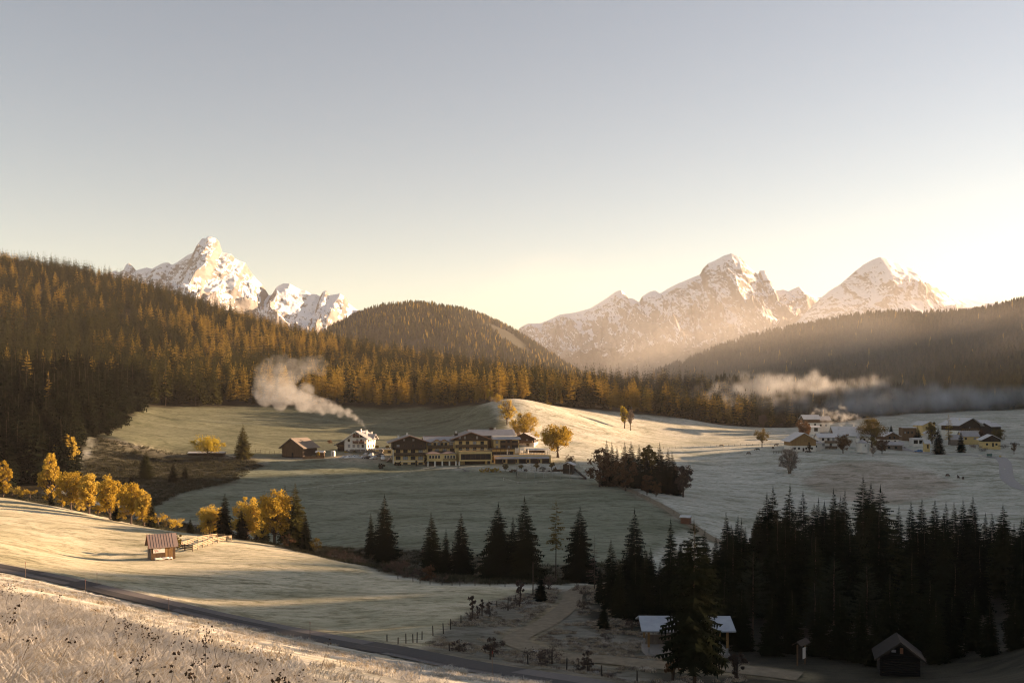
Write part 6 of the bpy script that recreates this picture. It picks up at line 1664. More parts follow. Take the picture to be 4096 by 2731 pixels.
# cattle gate near the cows
t = empty('cattle_rack', at(777.5, 506), RAD(4)); tag(t, 'wooden rail pen left of the egg shaped bare tree', 'pen')
for x in (-2.2, -0.7, 0.7, 2.2): box(t, 'post', x - 0.06, x + 0.06, -0.06, 0.06, -0.3, 1.3, m_post)
for z in (0.4, 0.8, 1.15): box(t, 'rail', -2.3, 2.3, -0.1, -0.064, z, z + 0.12, m_post)
# corral beside the hut
cor = [ground(px, row, 150, 260) for px, row in ((177.3, 549.2), (192.6, 550.6), (231.3, 540.2), (217, 538.4))]
t = empty('corral', cor[0]); tag(t, 'long pen of pale wooden rails beside the field hut', 'fence')
for si, (a, b_) in enumerate(((0, 1), (1, 2), (2, 3), (3, 0))):
    A_, B_ = cor[a] - cor[0], cor[b_] - cor[0]; ln = (B_ - A_).length; n = max(2, int(round(ln / 2.4)))
    mt = m_dark if si == 0 else m_palewood
    def gz(p): return hz(p.x + cor[0].x, p.y + cor[0].y) - cor[0].z
    ps = []
    for i in range(n + 1):
        p = A_.lerp(B_, i / n); p.z = gz(p); ps.append(p)
        o = box(t, 'post', -0.08, 0.08, -0.08, 0.08, -0.4, 1.25, mt); o.location = p; o.rotation_euler = (0, 0, math.atan2(B_.y - A_.y, B_.x - A_.x))
    for i in range(n):
        if si == 0 and i == 1 and n > 2: continue
        for h in (0.35, 0.68, 1.0):
            if si != 0 and h == 0.35 and i % 3 == 1: continue
            q = MB(); a_, c_ = ps[i], ps[i + 1]; dv = (c_ - a_).normalized(); nv = Vector((-dv.y, dv.x, 0)) * 0.03
            z0, z1 = Vector((0, 0, h)), Vector((0, 0, h + 0.19))
            q.v = [tuple(v) for v in (a_ + z0 - nv, c_ + z0 - nv, c_ + z0 + nv, a_ + z0 + nv, a_ + z1 - nv, c_ + z1 - nv, c_ + z1 + nv, a_ + z1 + nv)]
            q.f = [(0, 3, 2, 1), (4, 5, 6, 7), (0, 1, 5, 4), (1, 2, 6, 5), (2, 3, 7, 6), (3, 0, 4, 7)]; q.m = [0] * 6
            q.build('rail', mt, t)
mid = sum(cor, Vector()) / 4; c2 = cor[2].lerp(cor[3], 0.5).lerp(mid, 0.35)
mb = MB(); rr = random.Random(8)
for i in range(26):
    a = rr.uniform(0, 6.28); x, y = rr.gauss(0, 1.1), rr.gauss(0, 0.8); l = rr.uniform(0.4, 1.2)
    mb.tube([(x, y, rr.uniform(0.05, 0.3)), (x + l * math.cos(a), y + l * math.sin(a), rr.uniform(0.1, 0.6))], [0.07, 0.04], 5)
o = mb.build('brushwood_heap', m_post); o.location = Vector((c2.x, c2.y, hz(c2.x, c2.y))); tag(o, 'heap of branches lying inside the pale pen', 'brushwood')

# ------------------------------------------------------------------ ball court below the hotel
m_net, nt, out = new_mat('court_net')
pb = nt.nodes.new('ShaderNodeBsdfDiffuse'); tr = nt.nodes.new('ShaderNodeBsdfTransparent'); mx = nt.nodes.new('ShaderNodeMixShader')
wv = noise_tex(nt, coords(nt, 'object'), 1.2, 3, 0.6)
nt.links.new(ramp(nt, wv, [(0.3, (0.16, 0.18, 0.16)), (0.7, (0.22, 0.24, 0.22))]), pb.inputs[0])
mx.inputs[0].default_value = 0.22
nt.links.new(tr.outputs[0], mx.inputs[1]); nt.links.new(pb.outputs[0], mx.inputs[2]); nt.links.new(mx.outputs[0], out.inputs[0])
cc = [P(517.5, 482.6, 388), P(586.5, 479.6, 391), P(575, 469.8, 413), P(516.5, 474.8, 409)]
t = empty('ball_court', cc[0]); tag(t, 'fenced ball court with hanging nets and dark boards below the hotel', 'court')
rel = [c - cc[0] for c in cc]
mb = MB(); mb.face([(p.x, p.y, p.z - 0.1) for p in rel]); mb.build('court_floor', plain('court_turf', (0.20, 0.23, 0.20), (0.14, 0.165, 0.14), 0.4, 0.9), t)
mb = MB()
for a, b_ in ((0, 1), (1, 2), (2, 3), (3, 0)):
    A_, B_ = rel[a], rel[b_]
    mb = MB(); dv = (B_ - A_).normalized(); nv = Vector((-dv.y, dv.x, 0)) * 0.06
    q = [A_ - nv, B_ - nv, B_ + nv, A_ + nv]; h = Vector((0, 0, 0.95))
    mb.v = [tuple(p + Vector((0, 0, -1.0))) for p in q] + [tuple(p + h * (2.3 if (a, b_) == (3, 0) else 1)) for p in q]
    mb.f = [(0, 3, 2, 1), (4, 5, 6, 7), (0, 1, 5, 4), (1, 2, 6, 5), (2, 3, 7, 6), (3, 0, 4, 7)]; mb.m = [0] * 6
    mb.build('board', m_dark, t)
    n = 8 if a in (0, 2) else 3
    for i in range(n):
        p = A_.lerp(B_, i / n); o = MB().tube([p, p + Vector((0, 0, 4.2))], 0.05, 5).build('net_post', m_steel, t)
    nm = MB()
    for i in range(n):
        for j in range(5):
            p, q_ = A_.lerp(B_, (i + j / 5) / n), A_.lerp(B_, (i + (j + 1) / 5) / n)
            s0, s1 = 4.1 - 0.8 * math.sin(math.pi * j / 5), 4.1 - 0.8 * math.sin(math.pi * (j + 1) / 5)
            nm.face([p + Vector((0, 0, 0.95)), q_ + Vector((0, 0, 0.95)), q_ + Vector((0, 0, s1)), p + Vector((0, 0, s0))])
    nm.build('net', m_net, t)
A_, B_ = rel[3].lerp(rel[0], 0.35), rel[0]
mb = MB(); mb.face([A_ + Vector((-0.12, -0.1, -0.9)), A_.lerp(B_, 0.35) + Vector((-0.12, -0.1, -0.9)), A_.lerp(B_, 0.35) + Vector((-0.12, -0.1, 1.2)), A_ + Vector((-0.12, -0.1, 1.2))]); mb.build('red_panel', m_red, t)
# lamp posts
LP = MB().tube([(0, 0, -0.5), (0, 0, 4.6), (0.35, 0, 4.75)], [0.055, 0.045, 0.03], 6).mesh('lamp_pole', m_steel); LH = MB().box(0.05, 0.75, -0.14, 0.14, 4.70, 4.86).mesh('lamp_head', m_canvas)
for px, top, bot, d, lb in ((531.4, 462.8, 471.5, 414, 'lamp post between the round trees in front of the lower wing'), (545.2, 464.6, 472, 411, 'lamp post in front of the right end of the lower wing'), (545.6, 470.8, 481.5, 390, 'lamp post at the front edge of the ball court'), (569.4, 463.6, 479.0, 396, 'tall lamp post at the right of the ball court')):
    b_ = P(px, bot, d); t = empty('lamp_post', b_, RAD(200), (bot - top) / F * d / 4.8); tag(t, lb, 'lamp post', 'lamp posts by the hotel'); inst('lamp_pole', LP, t); inst('lamp_head', LH, t)
# loungers
for i, px in enumerate((511, 519.5, 531, 537, 546.5, 551)):
    t = empty('sun_lounger', ground(px, 471.2, 395, 425), RAD(20 + 31 * i)); tag(t, 'sun lounger on the lawn before the lower wing', 'sun lounger', 'loungers on the hotel lawn')
    box(t, 'seat', -0.3, 0.3, -0.9, 0.4, 0.28, 0.36, m_canvas); mb = MB(); mb.prism([(0.42, 0.30), (1.0, 0.75), (1.0, 0.82), (0.42, 0.37)], -0.3, 0.3, 'x'); mb.build('backrest', m_canvas, t)
    for x in (-0.25, 0.25):
        for y in (-0.8, 0.35): box(t, 'leg', x - 0.03, x + 0.03, y - 0.03, y + 0.03, -0.3, 0.279, m_steel)
# shrubs and clipped trees at the hotel
def shrub(px, row, d, h, w, mat, label, seed, name='shrub', cat='shrub', group=None, **kw):
    b_ = P(px, row, d); b_.z = max(b_.z, hz(b_.x, b_.y) - 0.3)
    e = empty(name, (b_.x, b_.y, b_.z - 0.1), random.uniform(0, 6), h); tag(e, label, cat, group)
    pr = dict(z0=0.02, clumps=16, leaves=55, size=0.11, trunk_r=0.03, stems=3); pr.update(kw)
    wood, lv = broad_parts(seed, w=w / 2 / h, **pr)
    wood.build('stems', m_bark, e); link(bpy.data.objects.new('crown', tri_mesh('crown', lv, mat)), e)
    return e
for i, px in enumerate((482.2, 487.4, 492.0, 496.2)):
    shrub(px, 472.6, 409, 2.3, 2.3, m_gold, 'bright golden shrub in the row before the dining room', 600 + i, group='golden shrubs before the hotel')
for px, row, h, lb in ((505.2, 473.0, 3.3, 'clipped round tree nearest the golden shrubs'), (521.2, 470.4, 2.9, 'second clipped round tree before the lower wing'), (536.5, 470.6, 3.4, 'third clipped round tree before the lower wing'), (551.6, 470.0, 3.6, 'clipped round tree at the right end of the lower wing')):
    shrub(px, row, 410, h, 2.5, m_olive, lb, int(px), 'round_tree', 'tree', stems=1, z0=0.38, size=0.08, leaves=90)
for px, row, d, h, w, mt, lb in ((512, 472.3, 408, 1.7, 1.9, m_brown, 'rusty round shrub on the lawn left of the court'), (515.6, 471.5, 409, 1.4, 1.8, m_dusk, 'grey shrub beside the rusty round one'), (555.2, 469.6, 410, 1.4, 1.6, m_olive, 'low green shrub right of the last clipped tree'), (542.5, 470.2, 412, 1.8, 2.6, m_dusk, 'dark spreading shrub below the lower wing'), (526, 471, 410, 1.3, 1.8, m_brown, 'small rusty shrub below the loggias'), (500.5, 472.6, 409, 0.9, 1.4, m_gold, 'low pale gold tussock beside the golden shrubs'),
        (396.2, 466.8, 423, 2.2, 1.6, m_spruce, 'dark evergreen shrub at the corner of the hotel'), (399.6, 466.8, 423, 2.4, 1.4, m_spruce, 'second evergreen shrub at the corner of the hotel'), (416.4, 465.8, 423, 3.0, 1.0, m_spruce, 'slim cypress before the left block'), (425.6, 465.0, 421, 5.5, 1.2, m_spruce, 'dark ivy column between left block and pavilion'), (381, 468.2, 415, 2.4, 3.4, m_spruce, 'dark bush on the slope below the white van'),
        (371.5, 452.6, 446, 1.6, 2.6, m_brown, 'rusty bush on the rubble wall'), (355, 452.6, 446, 1.3, 2.0, m_olive, 'olive bush on the rubble wall'), (346, 452.4, 446, 1.1, 1.8, m_gold, 'yellow bush on the rubble wall'), (318.3, 455.5, 436, 2.2, 1.5, m_yellow, 'yellow sapling beside the wood stall'), (330, 442.5, 470, 1.8, 3.4, m_brown, 'bare bush behind the guest house'),
        (176, 546.5, 196, 3.0, 2.6, m_olive, 'ragged half bare tree behind the field hut'), (879, 449.5, 515, 1.4, 2.4, m_dusk, 'low grey bush right of the chapel'), (808, 452.5, 508, 1.8, 4.0, m_dusk, 'dark bush below the wooden barn'), (809.3, 450.5, 506, 5.0, 1.6, m_spruce, 'dark climbing plant column before the wooden barn'), (975, 447.5, 545, 2.0, 9.0, m_dusk, 'dark hedge bank below the cream house'), (985, 450.5, 535, 1.6, 8.0, m_dusk, 'brown hedge bank beside the road'), (1003, 447.0, 540, 1.6, 6.0, m_dusk, 'brown bushes before the gabled chalet'), (1015, 445, 560, 2.0, 5.0, m_dusk, 'grey bushes at the right end of the hamlet'), (901, 448.2, 538, 1.3, 5.0, m_dusk, 'dark hedge before the bungalow')):
    shrub(px, row, d, h, w, mt, lb, int(px * 7 + row), egg=0.3)
# bushes along the brook, the track and the tree rows
BUSH = [(142, 520, 246, 2.6, 4, m_gold, 'golden scrub right of the tree row'), (150, 522, 244, 2.0, 4, m_gold, 'low golden scrub beside the narrow spruce'), (158, 523, 242, 2.8, 4, m_gold, 'tall golden scrub in the gap between the groups'), (166, 525, 240, 2.2, 4, m_olive, 'olive scrub in the gap between the groups'), (175, 527, 239, 2.8, 4, m_gold, 'last golden scrub before the tiny spruce'), (30, 497, 285, 2.6, 5, m_gold, 'pale gold scrub at the foot of the tall larch'), (12, 494, 290, 2.4, 5, m_gold, 'pale gold scrub near the left edge'), (21, 494, 290, 2.0, 5, m_olive, 'olive scrub near the left edge'),
        (62, 506, 272, 3, 3, m_gold, 'bushy gold scrub left of the golden row'), (82, 510, 264, 2.4, 3.5, m_gold, 'gold scrub below the second golden tree'), (98, 513, 258, 2.8, 3.5, m_gold, 'gold scrub below the third golden tree'), (122, 518, 250, 2.2, 3.2, m_gold, 'gold scrub below the fourth golden tree'), (218, 531, 232, 2.4, 3.2, m_gold, 'gold scrub at the start of the second group'), (258, 538, 226, 2.6, 3.5, m_gold, 'gold scrub under the second group'), (288, 545, 218, 2.6, 3.5, m_brown, 'brown scrub under the tallest sunlit spruce'), (316, 548, 214, 2.4, 3.6, m_olive, 'olive scrub right of the cone shaped spruce'),
        (330, 556, 212, 1.6, 5, m_dusk, 'grey scrub first along the brook'), (345, 560, 206, 2.0, 5, m_dusk, 'grey scrub second along the brook'), (360, 562, 204, 1.8, 5, m_dusk, 'grey scrub third along the brook'), (392, 572, 188, 2.6, 4, m_dusk, 'bare grey scrub below the pair of spruces'), (400, 574, 186, 3.2, 3.6, m_dusk, 'taller bare scrub below the pair of spruces'), (407, 577, 180, 2.0, 4.4, m_dusk, 'low bare scrub on the field edge'), (422, 578, 182, 2.6, 3.4, m_dusk, 'bare scrub left of the rust coloured bush'), (428, 581, 176, 3.4, 3.0, m_brown, 'rust coloured bush on the field edge'), (436, 582, 176, 1.6, 2.4, m_dusk, 'small dry bush right of the rust coloured one'), (446, 584, 174, 1.8, 1.6, m_dusk, 'tiny dry bush along the brook fence'),
        (494, 578, 186, 2.0, 4, m_dusk, 'dim scrub under the dense trio'), (548, 590, 164, 2.6, 2.6, m_dusk, 'grey bush beside the bend of the farm track'), (582, 594, 160, 1.8, 3.2, m_dusk, 'dark bush right of the farm track'), (584, 609, 142, 1.6, 2.4, m_dusk, 'small dark bush on the bank of the farm track'), (520, 605, 142, 1.6, 3.4, m_dusk, 'dark scrub at the foot of the small dense spruce'), (508, 609, 138, 1.3, 3.0, m_dusk, 'dark scrub on the pasture fence'), (490, 615, 132, 1.2, 2.6, m_dusk, 'dry scrub low on the pasture fence'), (471, 619, 128, 1.2, 2.2, m_dusk, 'dry scrub halfway along the pasture fence'),
        (459, 651, 106, 1.5, 1.8, m_dusk, 'dark thorny bush near the roadside fence'), (493, 655, 103, 2.2, 2.2, m_dusk, 'bare round bush behind the tall snow pole'), (540, 660, 98, 1.5, 3.2, m_dusk, 'reed like scrub beside the farm track'), (552, 662, 97, 1.6, 3.0, m_dusk, 'second reed like scrub beside the farm track'), (579, 669, 93, 1.3, 1.4, m_dusk, 'dark clump on the ditch'), (588, 669, 93, 1.9, 1.1, m_dusk, 'upright dark clump on the ditch'), (673, 678, 86, 1.8, 1.5, m_brown, 'reddish bush left of the bare trunk'), (738, 676, 87, 2.6, 1.6, m_dusk, 'bare sapling right of the bare trunk'), (632, 628, 122, 1.4, 2.4, m_dusk, 'dim bush below the dark wood'), (606, 640, 112, 0.9, 2.2, m_dusk, 'frosted tussock bank above the track')]
for i, (px, row, d, h, w, mt, lb) in enumerate(BUSH):
    shrub(px, row, d, h, w, mt, lb, 700 + i, leaves=45 if mt is m_dusk else 60, bare=(mt is m_dusk), size=0.075)
for i, (px, row, d, h) in enumerate(((472.5, 617, 131, 3.4), (478, 617, 131, 1.9), (482, 614, 133, 2.4), (520.5, 600, 146, 3.8), (489, 612, 134, 2.2))):
    shrub(px, row, d, h, h * 0.32, m_dusk, ['tallest bare sapling on the pasture fence', 'thin bare sapling right of the tallest one', 'leafless sapling with withered leaves on the fence', 'bare sapling beside the thin tall pole', 'low sapling between fence and spruce'][i], 760 + i, 'sapling', 'sapling', clumps=9, leaves=16, bare=True, stems=1, z0=0.2)
# stones below the hotel and by the shelter
m_rock = plain('grey_rock', (0.22, 0.20, 0.185), (0.12, 0.105, 0.095), 2, 0.95, bump=0.5)
def rock(seed):
    bm = bmesh.new(); bmesh.ops.create_icosphere(bm, subdivisions=2, radius=1.0); r = random.Random(seed); k = Vector((r.random(), r.random(), r.random())) * 9
    for v in bm.verts: v.co *= 0.75 + 0.5 * mnoise.noise(v.co * 1.3 + k); v.co.z *= 0.7
    me = bpy.data.meshes.new('boulder'); bm.to_mesh(me); bm.free(); me.materials.append(m_rock); return me
RK = [rock(i) for i in range(3)]
for i, (px, row, d, s, lb) in enumerate(((465.5, 470.4, 412, 1.1, 'upright boulder below the dining room'), (468.6, 471, 411, 0.7, 'smaller boulder right of the upright one'), (458, 467.6, 414, 0.8, 'boulder left below the pavilion'), (463, 469, 413, 0.6, 'small stone beside the upright boulder'), (472.5, 471.2, 411, 0.6, 'stone at the start of the golden shrubs'), (732, 656.5, 104, 0.35, 'pale stone by the last shelter post'), (733.5, 657.6, 103, 0.3, 'smaller pale stone by the last shelter post'), (596, 672.5, 90, 0.5, 'frosted stone beside the ditch clump'))):
    o = inst('boulder', RK[i % 3], None, ground(px, row, d - 25, d + 25), i * 1.3, s); tag(o, lb, 'boulder')
# puddles on the track
m_water = plain('puddle_ice', (0.16, 0.16, 0.165), (0.10, 0.10, 0.10), 2, 0.05, spec=0.8)
for px, d, sx, sy, lb in ((523.5, 112.2, 0.45, 0.3, 'frozen puddle in the bend of the track'), (537.5, 107.8, 0.5, 0.22, 'second frozen puddle on the track')):
    mb = MB(); q = [(sx * math.cos(a) * (1 + 0.25 * math.sin(3 * a)), sy * math.sin(a) * (1 + 0.2 * math.cos(2 * a)), 0) for a in np.linspace(0, 6.283, 18, endpoint=False)]; mb.face(q)
    o = mb.build('puddle', m_water); p = at(px, d); o.location = p + Vector((0, 0, 0.05)); tag(o, lb, kind='structure')
# containers at the hamlet road
for px, row, d, w, h, mt, lb in ((989.8, 453.8, 515, 2.3, 1.5, m_green, 'green waste container beside the hamlet road'), (1000.8, 454.6, 512, 0.9, 0.9, m_yel, 'yellow box beside the hamlet road'), (1003.8, 454.8, 511, 1.6, 1.0, m_canvas, 'pale box right of the yellow one'), (980.5, 454.8, 513, 1.3, 0.8, m_canvas, 'white sign board on low legs beside the road')):
    b_ = P(px, row, d); b_.z = hz(b_.x, b_.y); t = empty('container', b_, RAD(-5)); tag(t, lb, 'container')
    mb = MB(); mb.prism([(-w / 2, 0.25), (w / 2, 0.25), (w / 2 + 0.08, h), (-w / 2 - 0.08, h)], 0, 1.0); mb.build('bin_body', mt, t)
    box(t, 'lid', -w / 2 - 0.12, w / 2 + 0.12, -0.06, 1.06, h + 0.003, h + 0.1, mt)
    for x in (-w / 2 + 0.15, w / 2 - 0.15): box(t, 'leg', x - 0.06, x + 0.06, 0.3, 0.7, -0.1, 0.249, m_steel)
# ------------------------------------------------------------------ smoke and mist: volumes grown from clouds of points
def vapour(name, pts, rad, dens, voxel, label, color, scale, aniso=0.3, detail=(0.42, 0.62), fade=None):
    me = bpy.data.meshes.new(name)
    me.vertices.add(len(pts)); me.vertices.foreach_set('co', np.asarray(pts, np.float32).ravel())
    a = me.attributes.new('rad', 'FLOAT', 'POINT'); a.data.foreach_set('value', np.asarray(rad, np.float32))
    ng = bpy.data.node_groups.new(name, 'GeometryNodeTree')
    ng.interface.new_socket('Geometry', in_out='INPUT', socket_type='NodeSocketGeometry'); ng.interface.new_socket('Geometry', in_out='OUTPUT', socket_type='NodeSocketGeometry')
    N, Lk = ng.nodes, ng.links
    gi, go = N.new('NodeGroupInput'), N.new('NodeGroupOutput')
    mp, pv_ = N.new('GeometryNodeMeshToPoints'), N.new('GeometryNodePointsToVolume')
    q = N.new('GeometryNodeInputNamedAttribute'); q.data_type = 'FLOAT'; q.inputs[0].default_value = 'rad'
    Lk.new(gi.outputs[0], mp.inputs[0]); Lk.new(mp.outputs[0], pv_.inputs[0]); Lk.new(q.outputs[0], pv_.inputs['Radius'])
    pv_.resolution_mode = 'VOXEL_SIZE'; pv_.inputs['Voxel Size'].default_value = voxel; pv_.inputs['Density'].default_value = 1.0
    m, nt, out = new_mat(name + '_vapour')
    sm = N.new('GeometryNodeSetMaterial'); sm.inputs['Material'].default_value = m
    Lk.new(pv_.outputs[0], sm.inputs[0]); Lk.new(sm.outputs[0], go.inputs[0])
    at_ = nt.nodes.new('ShaderNodeAttribute'); at_.attribute_name = 'density'
    n = noise_tex(nt, coords(nt, 'world'), scale, 5, 0.65, 0.6)
    mr = nt.nodes.new('ShaderNodeMapRange'); mr.inputs[1].default_value, mr.inputs[2].default_value = detail
    nt.links.new(n, mr.inputs[0])
    mu = nt.nodes.new('ShaderNodeMath'); mu.operation = 'MULTIPLY'; nt.links.new(at_.outputs['Fac'], mu.inputs[0]); nt.links.new(mr.outputs[0], mu.inputs[1])
    mu2 = nt.nodes.new('ShaderNodeMath'); mu2.operation = 'MULTIPLY'; nt.links.new(mu.outputs[0], mu2.inputs[0]); mu2.inputs[1].default_value = dens
    if fade:
        sx = nt.nodes.new('ShaderNodeSeparateXYZ'); nt.links.new(coords(nt, 'world'), sx.inputs[0])
        fm = nt.nodes.new('ShaderNodeMapRange'); fm.inputs[1].default_value, fm.inputs[2].default_value, fm.inputs[3].default_value, fm.inputs[4].default_value = fade[1:]
        nt.links.new(sx.outputs[fade[0]], fm.inputs[0])
        m3 = nt.nodes.new('ShaderNodeMath'); m3.operation = 'MULTIPLY'; nt.links.new(mu2.outputs[0], m3.inputs[0]); nt.links.new(fm.outputs[0], m3.inputs[1]); mu2 = m3
    pr = nt.nodes.new('ShaderNodeVolumePrincipled'); pr.inputs['Color'].default_value = (*color, 1); pr.inputs['Anisotropy'].default_value = aniso
    pr.inputs['Density Attribute'].default_value = ''
    nt.links.new(mu2.outputs[0], pr.inputs['Density']); nt.links.new(pr.outputs[0], out.inputs['Volume'])
    me.materials.append(m)
    o = link(bpy.data.objects.new(name, me)); md = o.modifiers.new('cloud', 'NODES'); md.node_group = ng
    tag(o, label, kind='stuff')
    return o
r = np.random.default_rng(17)
path = [(367.2, 430, 0.5), (363, 424, 0.9), (357, 418, 1.3), (349, 413.5, 1.6), (341, 410.5, 2.0), (331, 407.5, 2.4), (320, 405.5, 2.8), (308, 402, 3.3), (296, 397, 4.0), (284, 391, 4.8), (275, 383.5, 5.2), (276, 374, 4.4), (287, 369.5, 3.6), (303, 367.5, 3.0), (322, 364.5, 2.4)]
pp, rr = [], []
for i in range(len(path) - 1):
    (a, b_, w0), (c, d_, w1) = path[i], path[i + 1]
    n = 44
    for k in range(n):
        t = r.random(); w = (w0 + (w1 - w0) * t) * (1 + 0.05 * i); g = r.normal(size=3) * w * 0.42
        q = P(a + (c - a) * t, b_ + (d_ - b_) * t, 452 + 1.2 * i)
        pp.append((q.x + g[0], q.y + g[1], q.z + g[2] * 0.75)); rr.append(w * r.uniform(0.35, 0.75))
vapour('chimney_smoke', pp, rr, 0.30, 0.5, 'white chimney smoke drifting left from the guest house', (0.97, 0.94, 0.9), 0.24, 0.3, (0.34, 0.74), (2, -13, 12, 1.0, 0.13))
pp, rr = [], []
for (px, row, wpx, hpx, n, d) in ((712, 392, 30, 6, 60, 800), (745, 388, 34, 9, 90, 800), (775, 384, 30, 11, 110, 795), (800, 384, 26, 11, 110, 790), (825, 388, 26, 9, 90, 785), (850, 389, 26, 8, 80, 780), (872, 385, 20, 8, 80, 775), (892, 388, 20, 6, 50, 770), (790, 400, 40, 8, 60, 760), (740, 402, 40, 8, 50, 770), (840, 402, 46, 6, 60, 720)):
    for k in range(n):
        g = r.normal(size=3); q = P(px + g[0] * wpx * 0.42, row + g[1] * hpx * 0.42, d + g[2] * 16)
        pp.append(tuple(q)); rr.append(hpx / F * d * r.uniform(0.35, 0.75))
vapour('mist_bank', pp, rr, 0.035, 2.4, 'sunlit bank of mist hanging over the trees above the hamlet', (0.97, 0.95, 0.93), 0.03, 0.25, (0.38, 0.75))
pp, rr = [], []
for (px, row, wpx, hpx, n, d) in ((905, 398, 70, 9, 130, 760), (960, 395, 80, 9, 150, 780), (1020, 397, 80, 10, 130, 800), (870, 406, 60, 9, 110, 740), (940, 405, 90, 8, 120, 750), (800, 408, 70, 7, 80, 740)):
    for k in range(n):
        g = r.normal(size=3); q = P(px + g[0] * wpx * 0.42, row + g[1] * hpx * 0.45, d + g[2] * 25)
        pp.append(tuple(q)); rr.append(hpx / F * d * r.uniform(0.5, 1.0))
vapour('valley_mist', pp, rr, 0.022, 3.0, 'thin blue mist lying behind the hamlet', (0.88, 0.95, 1.0), 0.02, 0.1, (0.34, 0.75))
pp, rr = [], []
for i, (px, row, w, d) in enumerate(((857, 424, 1.2, 548), (855, 421, 1.8, 549), (850, 418, 2.4, 552), (846, 416, 2.2, 555), (823, 421, 1.6, 640), (826, 417.5, 2.6, 642), (833, 415, 3.2, 645), (842, 418, 3.0, 640), (836, 422, 2.6, 620), (815, 411, 2.0, 650))):
    for k in range(26):
        g = r.normal(size=3) * w * 0.8; q = P(px, row, d); pp.append((q.x + g[0] * 1.3, q.y + g[1], q.z + g[2])); rr.append(w * r.uniform(0.3, 0.7))
vapour('hamlet_smoke', pp, rr, 0.07, 0.9, 'pale chimney smoke rising between the farm houses', (0.96, 0.95, 0.94), 0.22)

pp, rr = [], []
for k in range(150):
    q = P(r.uniform(640, 1060), r.uniform(352, 398), r.uniform(900, 1500)); pp.append((q.x, q.y, q.z)); rr.append(r.uniform(45, 95))
vapour('sunlit_valley_haze', pp, rr, 7e-4, 20.0, 'soft veil of sunlit haze before the right hillside', (1.0, 0.93, 0.86), 0.004, 0.35, (0.2, 0.7))
pp, rr = [], []
for k in range(110):
    q = P(r.uniform(470, 1080), r.uniform(300, 392), r.uniform(2500, 3300)); pp.append((q.x, q.y, q.z)); rr.append(r.uniform(110, 230))
vapour('mountain_haze', pp, rr, 2.4e-4, 50.0, 'pale haze veiling the foot of the right mountains', (1.0, 0.93, 0.88), 0.0015, 0.3, (0.1, 0.7))
# ------------------------------------------------------------------ frosted grass
def blade_tuft(seed, n, h, spread, lean, width):
    r = np.random.default_rng(seed); T = []
    for i in range(n):
        a = r.uniform(0, 6.28); rr_ = spread * math.sqrt(r.random()); b0 = np.array([rr_ * math.cos(a), rr_ * math.sin(a), 0])
        az = r.normal(0.6, 1.2); L = h * r.uniform(0.5, 1.2); k = lean * r.uniform(0.4, 1.5)
        dr = np.array([math.cos(az), math.sin(az), 0]); sd_ = np.array([-dr[1], dr[0], 0]) * width
        pts = [b0 + dr * L * k * t ** 1.8 + np.array([0, 0, L * (t - 0.45 * k * t ** 2.4)]) for t in (0, 0.4, 0.75, 1.0)]
        ws = (1, 0.9, 0.6)
        for j in range(3):
            p, q = pts[j], pts[j + 1]
            if j < 2:
                T.append((p - sd_ * ws[j], p + sd_ * ws[j], q + sd_ * ws[j + 1])); T.append((p - sd_ * ws[j], q + sd_ * ws[j + 1], q - sd_ * ws[j + 1]))
            else: T.append((p - sd_ * ws[j], p + sd_ * ws[j], q))
    return np.array(T)
m_blade = leafy('frosted_blades', [(0.38, 0.33, 0.25), (0.55, 0.51, 0.46), (0.66, 0.64, 0.61)], 0.25, 1.2)
m_straw = leafy('straw_blades', [(0.26, 0.19, 0.11), (0.40, 0.33, 0.24), (0.55, 0.51, 0.45)], 0.25, 1.2)
m_dryleaf = leafy('withered_heads', [(0.035, 0.026, 0.02), (0.07, 0.05, 0.036)], 0.1, 1.2)
def grass(name, label, X, Y, protos, s0, s1, kind='stuff'):
    pts = np.column_stack([X, Y, H(X, Y) - 0.02, np.random.default_rng(1).uniform(s0, s1, len(X)), np.zeros(len(X))])
    return forest(name, label, pts, protos)
TU = [tri_mesh('tuft', blade_tuft(900 + i, 34, 0.42, 0.16, 0.9, 0.006), m_blade if i < 2 else m_straw) for i in range(3)]
TU2 = [tri_mesh('tuft', blade_tuft(910 + i, 40, 0.30, 0.35, 0.9, 0.012), m_blade if i < 2 else m_straw) for i in range(3)]
def spread(poly, n, seed, thr=None, sc=6.0, sd=50, view=True):
    X, Y = scatter(poly, n, seed)
    m = (np.abs(X) < 0.55 * Y + 3) if view else np.ones(len(X), bool)
    if thr is not None: m &= fbm(X / sc, Y / sc, 3, sd) > thr
    return X[m], Y[m]
Zt = np.array([(-26, 46), (-16, 38), (-9.5, 30), (-5.5, 24), (-3.0, 18), (-1.0, 10), (0, 8), (-9, 8)])
X, Y = spread(Zt, 60000, 31, -0.55, 2.0)
grass('tall_frosted_grass', 'tall frosted grass on the near slope', X, Y, TU, 0.6, 1.25)
Zn = np.array([(-75, 140), (-45, 128), (-20, 104), (-4, 88), (6, 76), (4, 40), (1, 14), (-6, 20), (-12, 30), (-20, 42), (-40, 70)])
X, Y = spread(Zn, 16000, 32, 0.06, 5.0, 51)
grass('frosted_tussocks', 'frosted tussocks on the slope above the road', X, Y, TU2, 0.5, 1.3)
dk0 = tri_mesh('tuft', blade_tuft(931, 40, 0.28, 0.35, 0.9, 0.012), m_dusk)
X, Y = spread(Z_WET, 16000, 33, -0.05, 3.0, 52); k = line_dist(TRACK, X, Y) > 2.5; k &= line_dist(ROAD, X, Y) > 2.6
grass('rough_tussocks', 'rough frosted tussocks around the farm track', X[k], Y[k], [TU2[2], TU2[2], dk0], 0.5, 1.2)
X, Y = scatter(Z_BROOK, 16000, 34); k = (np.abs(X) < 0.55 * Y + 3)
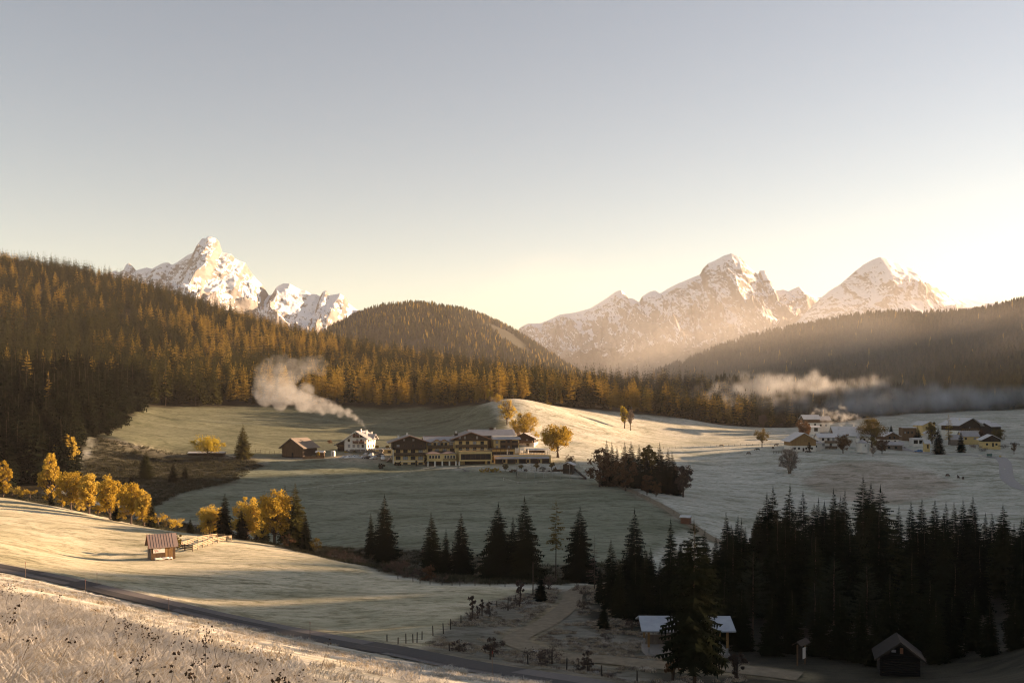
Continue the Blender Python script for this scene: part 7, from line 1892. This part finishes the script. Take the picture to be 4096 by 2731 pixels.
m_under = leafy('brown_undergrowth', [(0.032, 0.031, 0.018), (0.052, 0.05, 0.03), (0.085, 0.08, 0.055)], 0.1, 1.0)
dk = tri_mesh('tuft', blade_tuft(930, 34, 0.5, 0.5, 0.7, 0.02), m_under)
grass('brook_undergrowth', 'brown undergrowth along the brook', X[k], Y[k], [dk], 0.8, 2.0)
X, Y = scatter(Z_ROUGH, 5000, 35); grass('rough_pasture_tussocks', 'dark tussocks on the rough pasture', X, Y, [dk], 0.8, 2.2)
# withered flower stalks standing above the grass
r = np.random.default_rng(77)
T = []
def stalk(r, h):
    T = []; lean = r.normal(0, 0.22, 2) + np.array([0.12, 0.05]); top = np.array([lean[0] * h, lean[1] * h, h]); w = 0.006
    T.append((np.array([-w, 0, 0]), np.array([w, 0, 0]), top)); T.append((np.array([0, -w, 0]), np.array([0, w, 0]), top))
    for i in range(r.integers(3, 8)):
        c = top * r.uniform(0.72, 1.03) + r.normal(0, 0.03, 3); s = r.uniform(0.010, 0.024)
        T.extend(leaf_cloud(r, c, s * 0.7, 7, s * 1.3))
    return np.array(T)
ST = [tri_mesh('stalk', stalk(r, 0.62), m_dryleaf) for _ in range(5)]
X, Y = spread(Zt, 1300, 36, -0.1, 3.0, 53)
grass('withered_flower_stalks', 'many small withered flower stalks in the tall grass', X, Y, ST, 0.8, 1.3)
WF = [(188, 676, 1.25, 'withered flower with two dark drooping heads at the bottom edge'), (219, 668, 1.35, 'upright withered flower beside the drooping one'), (205, 664, 1.2, 'withered flower behind the drooping pair'), (317, 677, 1.2, 'reddish dock stalk leaning right at the edge of the tall grass'), (44, 612, 1.2, 'withered stalk with bent leaf above the grass at the left'), (109, 608, 1.1, 'thin withered stalk alone on the frosted slope'), (148, 660, 1.0, 'withered stalk in the middle of the tall grass'), (95, 640, 1.0, 'withered stalk rising left of the middle'), (250, 679, 1.1, 'withered stalk near the right end of the tall grass')]
for i, (px, row, s, lb) in enumerate(WF):
    g = ground(px, row + 8, 10, 60); t = empty('withered_flower', g, i * 0.7, s * 1.15); tag(t, lb, 'flower')
    q = stalk(np.random.default_rng(500 + i), 0.75)
    link(bpy.data.objects.new('stem', tri_mesh('stem', q[:2], m_dryleaf)), t); link(bpy.data.objects.new('seed_heads', tri_mesh('seed_heads', q[2:] * np.array([1, 1, 1.0]), m_dryleaf)), t)
